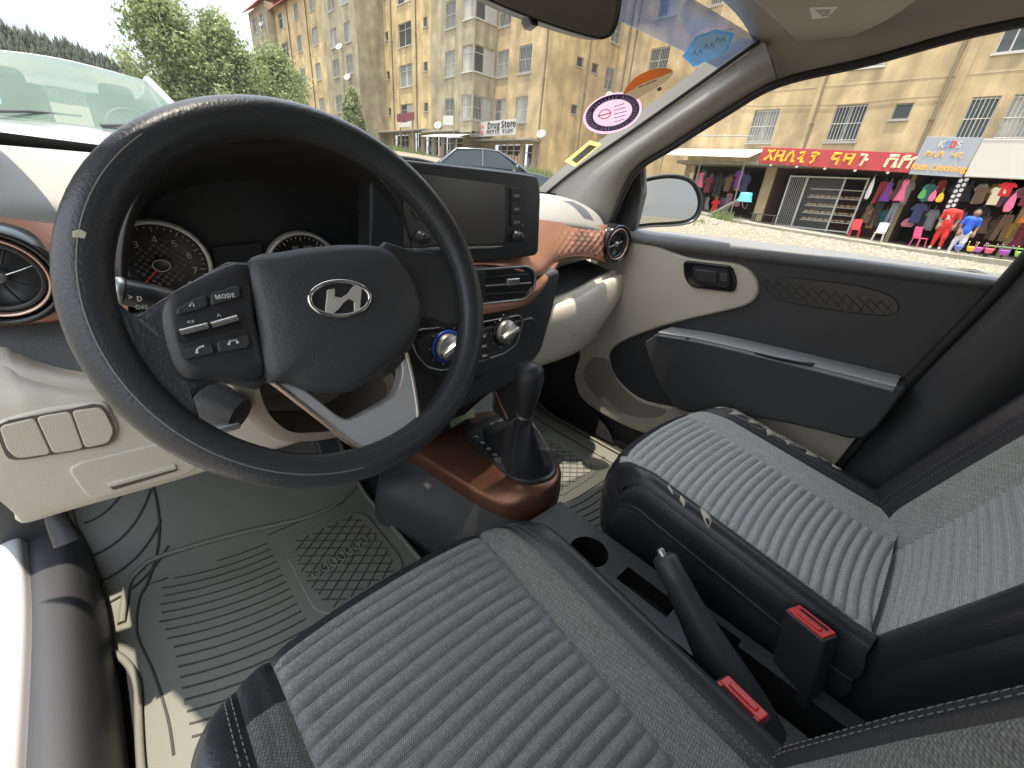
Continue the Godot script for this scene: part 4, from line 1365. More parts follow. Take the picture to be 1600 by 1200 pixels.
func visor() -> void:
	var f := Transform3D(Basis(Vector3(1, 0, 0), Vector3(0, 0, 1), Vector3(0, -1, 0)), Vector3(0, 1.418, 0))
	var o := rounded(outline(f, [1120, -70, 1160, -40, 1232, 30, 1246, 46, 1268, 50, 1296, 43, 1330, 41, 1356, 32, 1420, -4, 1460, -60, 1300, -120]), 3)
	var t := thing("sun_visor", "beige passenger sun visor folded up against the roof with a white label", "sun visor", Vector3(0.4, 1.40, -0.35))
	var st := S()
	plate(st, f, o, -0.004, 0.018, 0.008)
	part(t, "board", st, m.beige)
	st = S()
	plate(st, f, outline(f, [1272, -12, 1318, -14, 1300, 4, 1276, 8]), 0.017, 0.0186)
	var lb := part(t, "label", st, m.print)
	st = S()
	for k in 4:
		plate(st, f, outline(f, [1282 + k * 3, -8 + k * 3, 1306 - k, -9 + k * 3, 1305 - k, -8 + k * 3, 1281 + k * 3, -7 + k * 3]), 0.0186, 0.019)
	part(lb, "print_lines", st, m.cream_line)

# ---------------------------------------------------------------- seats
func cushion_point(o: Dictionary, xn: float, t: float, fl: bool) -> Vector3:
	var ax := absf(xn)
	var z0: float = o.z0
	var zf := z0 + 0.030 * xn * xn + 0.055 * pow(ax, 7.0)
	var z := lerpf(zf, o.z1, t)
	var k := clampf((z - z0) / (o.z1 - z0), 0, 1)
	var y: float = lerpf(o.y0, o.y1, k)
	y += 0.040 * smoothstep(0.62, 0.92, ax) * smoothstep(0.0, 0.3, k) - 0.008 * (1.0 - xn * xn)
	var a := lerpf(0.65, 0.60, t)
	y -= 0.007 * exp(-pow((ax - a) / 0.022, 2.0)) + 0.004 * exp(-pow((ax - 0.80) / 0.016, 2.0))
	var d := (1.0 - ax) * 0.235
	if d < 0.022:
		y -= 0.022 - sqrt(maxf(0.0, 0.000484 - (0.022 - d) * (0.022 - d)))
	d = z - zf
	if d < 0.045:
		y -= 0.045 - sqrt(maxf(0.0, 0.002025 - (0.045 - d) * (0.045 - d)))
	if fl:
		var s := absf(sin(PI * (z - zf * 0.75 - 0.25 * z0 - 0.022) / 0.0180))
		y += 0.0105 * (pow(s, 0.6) - 1.0) * smoothstep(a, a - 0.05, ax) * smoothstep(0.045, 0.075, t)
	return Vector3(o.cx + xn * 0.235, y, z)
func back_point(o: Dictionary, xn: float, t: float, fl: bool) -> Vector3:
	var ax := absf(xn)
	var h := t * 0.62
	var w := lerpf(0.225, 0.24, minf(1.0, t * 2.5)) * (1.0 - 0.28 * smoothstep(0.65, 1.0, t))
	var a := lerpf(0.60, 0.66, t)
	var f: float = 0.0
	f += (o.bl if xn < 0.0 else o.br) * smoothstep(0.60, 0.92, ax) * smoothstep(-0.05, 0.2, t) * smoothstep(1.0, 0.7, t) - 0.010 * (1.0 - xn * xn)
	f -= 0.007 * exp(-pow((ax - a) / 0.022, 2.0)) + 0.004 * exp(-pow((ax - o.sb) / 0.016, 2.0))
	var d := (1.0 - ax) * w
	if d < 0.03:
		f -= 0.03 - sqrt(maxf(0.0, 0.0009 - (0.03 - d) * (0.03 - d)))
	d = 0.62 - h
	if d < 0.05:
		f -= 0.05 - sqrt(maxf(0.0, 0.0025 - (0.05 - d) * (0.05 - d)))
	if fl:
		f += 0.0115 * (pow(absf(sin(PI * h / 0.0195)), 0.6) - 1.0) * smoothstep(a, a - 0.05, ax)
	var c: float = cos(o.tilt)
	var s: float = sin(o.tilt)
	return Vector3(o.cx + xn * w, o.by + h * c + f * s, o.bz + h * s - f * c)
func zone(st: SurfaceTool, pf: Callable, o: Dictionary, xa: Array, xb: Array, t0: float, t1: float, nu: int, nv: int, fl := false) -> void:
	var g := []
	for j in nv + 1:
		var t := lerpf(t0, t1, float(j) / nv)
		var l := PackedVector3Array()
		for i in nu + 1:
			var x0 := lerpf(xa[0], xa[1], t)
			var x1 := lerpf(xb[0], xb[1], t)
			l.append(pf.call(o, lerpf(x0, x1, float(i) / nu), t, fl))
		g.append(l)
	st.set_smooth_group(1)
	lay(st, g)
func seat(o: Dictionary, called: String, label: String, fab: Material, plain: Material) -> Node3D:
	var t := thing(called, label, "car seat", Vector3(o.cx, 0.3, o.z0 + 0.2), "front seats")
	var cp: Callable = cushion_point
	var bp: Callable = back_point
	var st := S()
	zone(st, cp, o, [-0.65, -0.60], [0.65, 0.60], 0.06, 1.06, 34, 460, true)
	part(t, "fluted_cushion", st, fab)
	st = S()
	zone(st, cp, o, [-0.80, -0.80], [-0.65, -0.60], o.lt, 1.06, 10, 80)
	zone(st, cp, o, [0.65, 0.60], [0.80, 0.80], 0.035, 1.06, 10, 80)
	part(t, "cushion_side_cloth", st, plain)
	st = S()
	zone(st, cp, o, [-0.65, -0.65], [0.65, 0.65], 0.0, 0.06, 40, 12)
	zone(st, cp, o, [-0.80, -0.80], [-0.65, -0.60], 0.0, o.lt, 8, 16)
	zone(st, cp, o, [0.65, 0.60], [0.80, 0.80], 0.0, 0.035, 8, 8)
	zone(st, cp, o, [-1, -1], [-0.80, -0.80], 0.0, 1.06, 14, 80)
	zone(st, cp, o, [0.80, 0.80], [1, 1], 0.0, 1.06, 14, 80)
	# flanks
	var rim := []
	for i in 31:
		rim.append(cushion_point(o, -1, 1.06 * (1.0 - i / 30.0), false))
	for i in 40:
		rim.append(cushion_point(o, -1.0 + 2.0 * (i + 1) / 40.0, 0.0, false))
	for i in 30:
		rim.append(cushion_point(o, 1, 1.06 * (i + 1) / 30.0, false))
	var g := []
	var mid := Vector3(o.cx, 0, (o.z0 + o.z1) / 2)
	for q in [[0.0, 0.0], [0.006, -0.012], [0.010, -0.035], [0.004, -0.052], [0.010, -0.062], [0.006, -0.10], [-0.004, -0.15], [-0.02, -0.19]]:
		var l := PackedVector3Array()
		for p in rim:
			var d: Vector3 = p - mid
			d.y = 0
			l.append(p + d.normalized() * q[0] + Vector3(0, q[1], 0))
		g.append(l)
	st.set_smooth_group(2)
	lay(st, g, false, true)
	part(t, "cushion_leather", st, m.leather)
	st = S()
	tube(st, Array(g[3]), 0.0035, 6)
	part(t, "piping", st, m.leather)
	st = S()
	for s in [-1, 1]:
		for q in [0.822, 0.845]:
			var n := 62
			for i in n:
				var t0 := 0.04 + 0.96 * i / n
				tube(st, [cushion_point(o, s * q, t0, false) + Vector3(0, 0.0004, 0), cushion_point(o, s * q, t0 + 0.010, false) + Vector3(0, 0.0006, 0)], 0.0007, 4)
	part(t, "stitching", st, m.thread, "stuff")
	# backrest
	st = S()
	zone(st, bp, o, [-0.60, -0.66], [0.60, 0.66], -0.06, 0.88, 34, 400, true)
	part(t, "fluted_backrest", st, fab)
	st = S()
	zone(st, bp, o, [-o.sb, -o.sb], [-0.60, -0.66], -0.06, 0.88, 10, 60)
	zone(st, bp, o, [0.60, 0.66], [o.sb, o.sb], -0.06, 0.88, 10, 60)
	part(t, "backrest_side_cloth", st, plain)
	st = S()
	zone(st, bp, o, [-1, -1], [-o.sb, -o.sb], -0.06, 1.0, 16, 70)
	zone(st, bp, o, [o.sb, o.sb], [1, 1], -0.06, 1.0, 16, 70)
	zone(st, bp, o, [-o.sb, -o.sb], [o.sb, o.sb], 0.88, 1.0, 30, 12)
	rim = []
	for i in 41:
		rim.append(back_point(o, -1, -0.06 + 1.06 * i / 40.0, false))
	for i in 30:
		rim.append(back_point(o, -1.0 + 2.0 * (i + 1) / 30.0, 1.0, false))
	for i in 40:
		rim.append(back_point(o, 1, 1.0 - 1.06 * (i + 1) / 40.0, false))
	g = []
	var bk := Vector3(0, sin(o.tilt), -cos(o.tilt)) * -1.0
	mid = back_point(o, 0, 0.5, false)
	for q in [[0.0, 0.0], [0.010, 0.012], [0.013, 0.035], [0.006, 0.048], [0.012, 0.058], [0.004, 0.10], [-0.03, 0.13], [-0.14, 0.135]]:
		var l := PackedVector3Array()
		for p in rim:
			var d: Vector3 = p - mid
			d -= bk * d.dot(bk)
			l.append(p + d.normalized() * q[0] + bk * q[1])
		g.append(l)
	st.set_smooth_group(2)
	lay(st, g)
	part(t, "backrest_leather", st, m.leather)
	st = S()
	tube(st, Array(g[3]), 0.0035, 6)
	part(t, "piping", st, m.leather)
	st = S()
	for s in [-1, 1]:
		for q in [o.sb + 0.03, o.sb + 0.055]:
			for i in 60:
				var t0 := 0.02 + 0.8 * i / 60.0
				var d := bk * -0.0006
				tube(st, [back_point(o, s * q, t0, false) + d, back_point(o, s * q, t0 + 0.008, false) + d], 0.0007, 4)
	part(t, "stitching", st, m.thread, "stuff")
	st = S()
	var hc := Vector3(o.cx, o.by, o.bz) + Vector3(0, cos(o.tilt), sin(o.tilt)) * 0.74 + bk * 0.05
	box(st, hc, Vector3(0.25, 0.17, 0.09), 0.035, Basis(Vector3.RIGHT, -o.tilt + 0.1))
	part(t, "headrest", st, m.leather)
	# slide rails
	st = S()
	for s in [-1, 1]:
		box(st, Vector3(o.cx + s * 0.17, 0.315, o.z0 + 0.26), Vector3(0.04, 0.05, 0.46), 0.006)
	box(st, Vector3(o.cx, 0.40, o.z0 + 0.25), Vector3(0.40, 0.12, 0.36), 0.02)
	part(t, "seat_base", st, m.black_deep)
	return t
func scuffs(t: Node3D, o: Dictionary, s: float, list: Array, grown := 1.0, lift := 0.001) -> void:   # cracked leather, pale where the skin has flaked away
	var r := RandomNumberGenerator.new()
	r.seed = 11
	for q in list:
		var st := S()
		var n := 9
		var c: Vector3 = cushion_point(o, s * q[1], q[0], false)
		var ring := PackedVector3Array()
		for i in n:
			var a := TAU * i / n
			var k := r.randf_range(0.45, 1.2)
			ring.append(cushion_point(o, s * (q[1] + cos(a) * q[2] * k * grown), q[0] + sin(a) * q[3] * k * grown, false) + Vector3(0, lift, 0))
		st.set_smooth_group(1)
		for i in n:
			tri(st, c + Vector3(0, lift + 0.0004, 0), ring[i], ring[(i + 1) % n])
			tri(st, ring[i], ring[i] - Vector3(0, 0.002, 0), ring[(i + 1) % n])
			tri(st, ring[i] - Vector3(0, 0.002, 0), ring[(i + 1) % n] - Vector3(0, 0.002, 0), ring[(i + 1) % n])
		if grown > 1.0:
			part(t, "worn_patch", st, m.worn_grey, "", "greyed leather, rubbed thin")
		else:
			part(t, "flaked_patch", st, m.worn, "", "pale patch where the leather has flaked off")
func seats() -> void:
	var d := {"cx": -0.335, "z0": -0.405, "z1": 0.075, "y0": 0.612, "y1": 0.548, "tilt": 0.36, "by": 0.47, "bz": 0.068, "lt": 0.15, "bl": 0.06, "br": 0.06, "sb": 0.86}
	seat(d, "driver_seat", "nearer front seat in dark grey ribbed cloth with black leather edges", m.fabric, m.fabric_plain)
	var p := {"cx": 0.362, "z0": -0.385, "z1": 0.085, "y0": 0.615, "y1": 0.535, "tilt": 0.36, "by": 0.455, "bz": 0.090, "lt": 0.035, "bl": 0.022, "br": 0.085, "sb": 0.77}
	var t := seat(p, "passenger_seat", "passenger seat in pale grey ribbed cloth with cracked, flaking leather edge by the door", m.fabric_pale, m.fabric_pale_plain)
	scuffs(t, p, 1.0, [[0.14, 0.91, 0.05, 0.05], [0.24, 0.91, 0.05, 0.05], [0.34, 0.91, 0.05, 0.05], [0.44, 0.91, 0.05, 0.05], [0.54, 0.92, 0.045, 0.05], [0.64, 0.93, 0.04, 0.05]], 1.25, 0.0004)
	scuffs(t, p, 1.0, [[0.10, 0.90, 0.05, 0.02], [0.15, 0.94, 0.03, 0.02], [0.20, 0.90, 0.055, 0.03], [0.255, 0.94, 0.04, 0.025], [0.30, 0.90, 0.05, 0.03], [0.35, 0.94, 0.045, 0.03], [0.40, 0.89, 0.05, 0.03], [0.45, 0.93, 0.05, 0.035], [0.50, 0.90, 0.045, 0.03], [0.55, 0.95, 0.04, 0.04], [0.61, 0.92, 0.05, 0.035], [0.67, 0.95, 0.04, 0.03], [0.73, 0.93, 0.04, 0.03]])
	scuffs(t, p, -1.0, [[0.45, 0.92, 0.06, 0.03], [0.33, 0.95, 0.03, 0.02], [0.27, 0.93, 0.03, 0.012]])

# ---------------------------------------------------------------- floor mats
func mat_y(z: float) -> float:
	var d := maxf(0.0, -0.86 - z)
	return 0.297 + 1.9 * d * d + 3.0 * d * d * d
func on_mat(u: float, v: float) -> Vector3:
	var p := on(u, v, 1, 0.3)
	for i in 8:
		p = on(u, v, 1, lerpf(p.y, mat_y(p.z), 0.7))
	return p
func floor_mat(cx: float, w: float, label: String, cut: bool) -> void:
	var t := thing("floor_mat", label, "floor mat", Vector3(cx, 0.29, -0.8), "rubber floor mats")
	var o := PackedVector2Array()      # x, -z
	if cut:
		o = PackedVector2Array([Vector2(-0.655, 0.30), Vector2(-0.655, 0.56), Vector2(-0.648, 0.69), Vector2(-0.66, 0.745), Vector2(-0.69, 0.80), Vector2(-0.70, 0.90), Vector2(-0.70, 1.18), Vector2(-0.15, 1.18), Vector2(-0.15, 0.30)])
	else:
		o = PackedVector2Array([Vector2(cx - w / 2, 0.25), Vector2(cx - w / 2, 1.2), Vector2(cx + w / 2, 1.2), Vector2(cx + w / 2, 0.25)])
	o = soft(ccw(o), 0.05, 6)
	var dense := PackedVector2Array()
	for i in o.size():
		var a := o[i]
		var b := o[(i + 1) % o.size()]
		var n := maxi(1, int(a.distance_to(b) / 0.03))
		for k in n:
			dense.append(a.lerp(b, float(k) / n))
	var st := S()
	# sheet as a grid clipped by the outline, slightly draped
	st.set_smooth_group(1)
	var lo := Vector2(INF, INF)
	var hi := Vector2(-INF, -INF)
	for p in dense:
		lo = lo.min(p)
		hi = hi.max(p)
	var step := 0.025
	for j in int((hi.y - lo.y) / step) + 1:
		var band := PackedVector2Array([Vector2(lo.x - 1, lo.y + j * step), Vector2(hi.x + 1, lo.y + j * step), Vector2(hi.x + 1, lo.y + (j + 1) * step), Vector2(lo.x - 1, lo.y + (j + 1) * step)])
		for q in Geometry2D.intersect_polygons(dense, band):
			var ti := Geometry2D.triangulate_polygon(q)
			for k in range(0, ti.size(), 3):
				for e in 3:
					var p: Vector2 = q[ti[k + e]]
					vt(st, Vector3(p.x, mat_y(-p.y), -p.y), p)
	var rimp := []
	for p in dense:
		rimp.append(Vector3(p.x, mat_y(-p.y) + 0.006, -p.y))
	tube(st, rimp, 0.0055, 8, true, 0.8)
	part(t, "sheet", st, m.mat)
	var st2 := S()
	var inner := inset(dense, 0.06)
	# grooves across the tray
	st = S()
	var hp := Rect2(cx + 0.02, 0.60, 0.20, 0.26) if cut else Rect2(cx - 0.10, 0.55, 0.24, 0.26)
	var lim := PackedVector2Array()
	if cut:
		for q in [[262, 903], [222, 925], [216, 985], [240, 1050], [256, 1171]]:
			var p := on_mat(q[0], q[1])
			lim.append(Vector2(p.x + 0.03, -p.z))
		lim.append_array([Vector2(-0.6, 0.3), Vector2(-0.20, 0.3), Vector2(-0.20, 0.92), Vector2(-0.5, 0.89)])
	else:
		lim = inset(inner, 0.02)
	for k in 30:
		var y := 0.36 + k * 0.0225
		var run := []
		for i in 80:
			var x := lo.x + (hi.x - lo.x) * i / 79.0
			var p := Vector2(x, y + 0.05 * pow(clampf((cx - x) / 0.2, 0, 1.4), 2.0))
			if Geometry2D.is_point_in_polygon(p, lim) and not hp.grow(0.02).has_point(p) and p.y < 0.93:
				run.append(Vector3(p.x, mat_y(-p.y) + 0.0008, -p.y))
			else:
				if run.size() > 3:
					tube(st, run, 0.0018, 5, false, 0.7)
				run = []
		if run.size() > 3:
			tube(st, run, 0.0018, 5, false, 0.7)
	if cut:
		var l := []
		for q in [[262, 903], [224, 922], [214, 985], [240, 1050], [262, 1120], [272, 1180]]:
			l.append(on_mat(q[0], q[1]) + Vector3(0, 0.001, 0))
		tube(st, curve3(l, 30), 0.0020, 5, false, 0.7)
		for k in 6:      # foot-rest cells on the slope
			var z := -0.90 - 0.052 * k
			l = []
			for i in 9:
				var u := i / 8.0
				var zz := z - 0.07 * u * u
				l.append(Vector3(-0.685 + 0.115 * u, mat_y(zz) + 0.002, zz))
			tube(st, l, 0.0026, 5, false, 0.7)
		l = []
		for i in 17:
			var u := i / 16.0
			var zz := -0.89 - 0.30 * u
			l.append(Vector3(-0.625 + 0.06 * sin(u * 2.4), mat_y(zz) + 0.002, zz))
		tube(st, l, 0.0026, 5, false, 0.7)
	part(t, "grooves", st, m.mat_groove, "stuff")
	var rib := []
	if cut:
		for q in [[560, 760], [499, 803], [360, 838], [250, 871], [216, 894], [199, 918], [190, 975]]:
			rib.append(on_mat(q[0], q[1]) + Vector3(0, 0.003, 0))
		rib = curve3(rib, 60)
		tube(st2, rib, 0.0065, 8, false, 0.7)
	else:
		for p in inner:
			rib.append(Vector3(p.x, mat_y(-p.y) + 0.002, -p.y))
		tube(st2, rib, 0.006, 8, true, 0.7)
	part(t, "tray_rib", st2, m.mat)
	# heel pad with a lattice
	st = S()
	var ho := rounded(soft(PackedVector2Array([hp.position, hp.position + Vector2(hp.size.x, 0), hp.end, hp.position + Vector2(0, hp.size.y)]), 0.06, 5), 2)
	plate(st, fy(mat_y(-0.6)), ho, -0.002, 0.003, 0.002)
	var pad := part(t, "heel_pad", st, m.mat)
	st = S()
	for k in range(-16, 17):
		for s in [-1, 1]:
			var run := []
			for i in 40:
				var q := hp.get_center() + Vector2(k * 0.036 + (i - 20) * 0.010, s * (i - 20) * 0.008)
				if Geometry2D.is_point_in_polygon(q, inset(ccw(ho), 0.012)):
					run.append(Vector3(q.x, 0.3005, -q.y))
			if run.size() > 2:
				tube(st, run, 0.0015, 5)
	part(pad, "lattice", st, m.mat_groove, "stuff")
	st = S()
	var sig := []
	for i in 90:
		var u := i / 89.0
		var q := hp.get_center() + Vector2(0.07 * (u - 0.5) * 2.0 + 0.012 * cos(u * 44.0), 0.03 * (u - 0.5) + 0.016 * sin(u * 44.0))
		sig.append(Vector3(q.x, mat_y(-q.y) + 0.0045, -q.y))
	tube(st, sig, 0.0018, 5)
	part(pad, "raised_scroll", st, m.mat)

func stickers() -> void:
	var y := Vector3(0, 0.4767, 0.8791)
	var f := Transform3D(Basis(Vector3.RIGHT, y, Vector3.RIGHT.cross(y)), Vector3(0.45, 1.10, -0.985))
	# the pane leans back towards the pillar: lay the stickers just inside it
	f = f.translated(Vector3(0, -0.006, 0.004))
	var c := hit(f, 958, 176)
	var rx := (hit(f, 1000, 168) - hit(f, 916, 184)).length() / 2
	var ry := (hit(f, 952, 150) - hit(f, 964, 202)).length() / 2
	var ang := (hit(f, 1000, 168) - hit(f, 916, 184)).angle()
	var t := thing("windscreen_sticker", "round purple-ringed seal sticker low on the windscreen", "sticker", f * Vector3(c.x, c.y, 0), "stickers on the windscreen")
	var st := S()
	plate(st, f, oval_px(f, 957, 177, 46, 31, -0.19, 40), -0.0004, 0.0)
	part(t, "backing", st, M("lilac", 0.78, 0.68, 0.76, 0.5, {"backlight": 1.0}))
	st = S()
	var a := oval_px(f, 957, 176, 42, 28, -0.18, 48)
	var b := oval_px(f, 957, 176, 42, 28, -0.18, 48, 0.73)
	lay(st, [PackedVector3Array(along(f, a, 0.0004)), PackedVector3Array(along(f, b, 0.0004))], true)
	lay(st, [PackedVector3Array(along(f, a, 0.0)), PackedVector3Array(along(f, a, 0.0004))], true)
	part(t, "purple_ring", st, M("purple", 0.07, 0.02, 0.20, 0.5))
	st = S()
	for k in 40:
		if k % 9 != 8:
			var w := TAU * k / 40
			var p := hit(f, 957 + cos(w) * 36.3, 176 - sin(w) * 24.2 - cos(w) * 6.5)
			var p2 := hit(f, 957 + cos(w) * 38.6, 176 - sin(w) * 25.6 - cos(w) * 6.9)
			var p3 := hit(f, 957 + cos(w) * 33.6, 176 - sin(w) * 22.3 - cos(w) * 6.0)
			tube(st, [f * Vector3(p2.x, p2.y, 0.0006), f * Vector3(p.x, p.y, 0.0006), f * Vector3(p3.x, p3.y, 0.0006)], 0.0006 + 0.0004 * absf(sin(k * 7.0)), 4)
	part(t, "ring_lettering", st, m.print, "stuff")
	st = S()
	tube(st, along(f, oval_px(f, 945, 178, 9, 7, -0.18, 24), 0.0006), 0.0009, 5, true)
	tube(st, [hit3(f, 934, 181, 0.0007), hit3(f, 955, 176, 0.0007)], 0.0011, 5)
	part(t, "red_mark", st, m.needle)
	st = S()
	for k in 5:
		var yy := 163.0 + k * 6.0
		tube(st, [hit3(f, 960, yy + 3, 0.0005), hit3(f, 966, yy + 1.5, 0.0005), hit3(f, 979 - absf(k - 2) * 2, yy - 1.5, 0.0005)], [0.0008, 0.0005, 0.0008], 4)
	part(t, "text_lines", st, M("ink", 0.10, 0.05, 0.22, 0.6))
	# orange and white leaf
	t = thing("windscreen_sticker", "orange-topped leaf-shaped sticker above the round seal", "sticker", hit3(f, 1010, 130), "stickers on the windscreen")
	st = S()
	plate(st, f, rounded(outline(f, [973, 150, 985, 128, 1008, 112, 1036, 106, 1052, 112, 1040, 128, 1010, 146, 985, 160]), 4), -0.0003, 0.0)
	part(t, "backing", st, M("leaf_white", 0.72, 0.62, 0.42, 0.5, {"alpha": 0.75}))
	st = S()
	plate(st, f, rounded(outline(f, [975, 147, 985, 128, 1008, 112, 1036, 106, 1051, 111, 1030, 120, 1004, 130]), 4), 0.0, 0.0004)
	part(t, "orange_top", st, M("orange", 0.85, 0.35, 0.06, 0.5, {"backlight": 1.0}))
	for k in 3:
		st = S()
		plate(st, f, outline(f, [998 + k * 10, 136 - k * 4, 1006 + k * 10, 132 - k * 4, 1006 + k * 10, 133.5 - k * 4, 998 + k * 10, 137.5 - k * 4]), 0.0, 0.0004)
		part(t, "print_line", st, m.cream_line)
	st = S()
	plate(st, f, outline(f, [1026, 138, 1033, 135, 1034, 140, 1028, 143]), 0.0, 0.0004)
	part(t, "printed_square", st, m.cream_line)
	# blue hexagon
	t = thing("windscreen_sticker", "pale blue six-sided sticker in the windscreen's top corner", "sticker", hit3(f, 1110, 80), "stickers on the windscreen")
	st = S()
	var hx := outline(f, [1066, 88, 1088, 57, 1118, 46, 1148, 52, 1136, 80, 1084, 105])
	plate(st, f, hx, -0.0003, 0.0)
	part(t, "backing", st, M("sky_blue", 0.25, 0.66, 0.95, 0.5, {"backlight": 1.0}))
	st = S()
	plate(st, f, inset(ccw(hx), 0.006), 0.0, 0.0003)
	part(t, "pale_field", st, M("pale_blue", 0.62, 0.88, 0.97, 0.5, {"backlight": 1.0}))
	st = S()
	for k in 6:
		var p := Vector2(1082 + k * 9, 86 - k * 5 + (k % 2) * 4)
		tube(st, [hit3(f, p.x, p.y, 0.0005), hit3(f, p.x + 3, p.y - 8, 0.0005), hit3(f, p.x + 6, p.y - 1, 0.0005)], 0.0008, 4)
	part(t, "faint_lettering", st, M("mid_blue", 0.10, 0.32, 0.62, 0.5))
	# pale label at the foot of the pillar
	t = thing("windscreen_sticker", "pale yellow bordered label at the windscreen's foot beside the pillar", "sticker", hit3(f, 912, 240), "stickers on the windscreen")
	st = S()
	plate(st, f, outline(f, [882, 252, 922, 219, 940, 225, 898, 261]), -0.0003, 0.0)
	part(t, "backing", st, M("pale_yellow", 0.85, 0.80, 0.5, 0.5, {"backlight": 1.0}))
	st = S()
	plate(st, f, outline(f, [893, 250, 921, 226, 932, 229, 901, 255]), 0.0, 0.0004)
	part(t, "grey_field", st, M("grey_ink", 0.25, 0.23, 0.18, 0.5))
# ---------------------------------------------------------------- the street
func gy(z: float) -> float:
	var t := [60, -0.6, 1, 0.0, -2, 0.12, -8, 0.42, -14, 1.0, -25, 2.5, -45, 3.9, -75, 5.2, -160, 8.0, -600, 14.0]
	for i in range(0, t.size() - 2, 2):
		if z >= t[i + 2]:
			return lerpf(t[i + 1], t[i + 3], clampf((z - t[i]) / float(t[i + 2] - t[i]), 0, 1))
	return 14.0
func street_materials() -> void:
	M("ground", 0.29, 0.25, 0.175, 0.95, {"tex": "grit", "bump": "grit", "bs": 1.0, "k": 0.35})
	M("paving", 0.31, 0.285, 0.23, 0.9, {"tex": "stain", "bump": "grit", "bs": 0.6, "k": 0.4})
	M("yellow_wall", 0.65, 0.50, 0.29, 0.9, {"tex": "streak", "bump": "grit", "bs": 0.4, "k": 0.11})
	M("bright_yellow_wall", 0.74, 0.555, 0.295, 0.9, {"tex": "streak", "bump": "grit", "bs": 0.4, "k": 0.11})
	M("tan_wall", 0.49, 0.42, 0.285, 0.9, {"tex": "streak", "bump": "grit", "bs": 0.4, "k": 0.11})
	M("concrete", 0.36, 0.33, 0.27, 0.9, {"tex": "stain", "k": 0.5})
	M("frame_grey", 0.34, 0.34, 0.32, 0.5)
	M("frame_white", 0.48, 0.47, 0.44, 0.5)
	M("bars", 0.50, 0.49, 0.44, 0.6)
	M("pane_dark", 0.055, 0.065, 0.07, 0.08)
	M("pane_pale", 0.24, 0.25, 0.23, 0.12)
	M("curtain", 0.40, 0.385, 0.34, 0.9)
	M("pipe", 0.20, 0.165, 0.11, 0.8)
	M("roof_red", 0.46, 0.13, 0.10, 0.8)
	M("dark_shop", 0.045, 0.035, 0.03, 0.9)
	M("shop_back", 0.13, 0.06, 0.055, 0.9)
	M("sign_red", 0.40, 0.045, 0.05, 0.6)
	M("sign_grey", 0.30, 0.32, 0.36, 0.6)
	M("sign_white", 0.52, 0.49, 0.44, 0.6)
	M("letter_yellow", 0.95, 0.42, 0.02, 0.6)
	M("letter_pale", 0.95, 0.62, 0.40, 0.6)
	M("leaf", 0.145, 0.185, 0.08, 0.8, {"backlight": 0.9})
	M("leaf_light", 0.23, 0.27, 0.13, 0.8, {"backlight": 0.9})
	M("bark", 0.12, 0.085, 0.055, 0.95, {"tex": "grit", "k": 1.5})
	M("far_green", 0.032, 0.045, 0.030, 0.9)
	M("grass", 0.17, 0.215, 0.075, 0.9, {"backlight": 0.5})
	M("tyre", 0.02, 0.02, 0.021, 0.8)
	M("navy_paint", 0.035, 0.055, 0.085, 0.22, {"coat": 1.0})
	M("silver_paint", 0.52, 0.47, 0.45, 0.25, {"coat": 1.0, "metal": 0.3})
	M("car_glass", 0.03, 0.04, 0.045, 0.06, {"spec": 0.3})
	M("clear_glass", 0.14, 0.21, 0.17, 0.03, {"alpha": 0.45, "spec": 0.22})
	M("skin", 0.17, 0.085, 0.05, 0.6)
	M("hair", 0.012, 0.011, 0.01, 0.8)

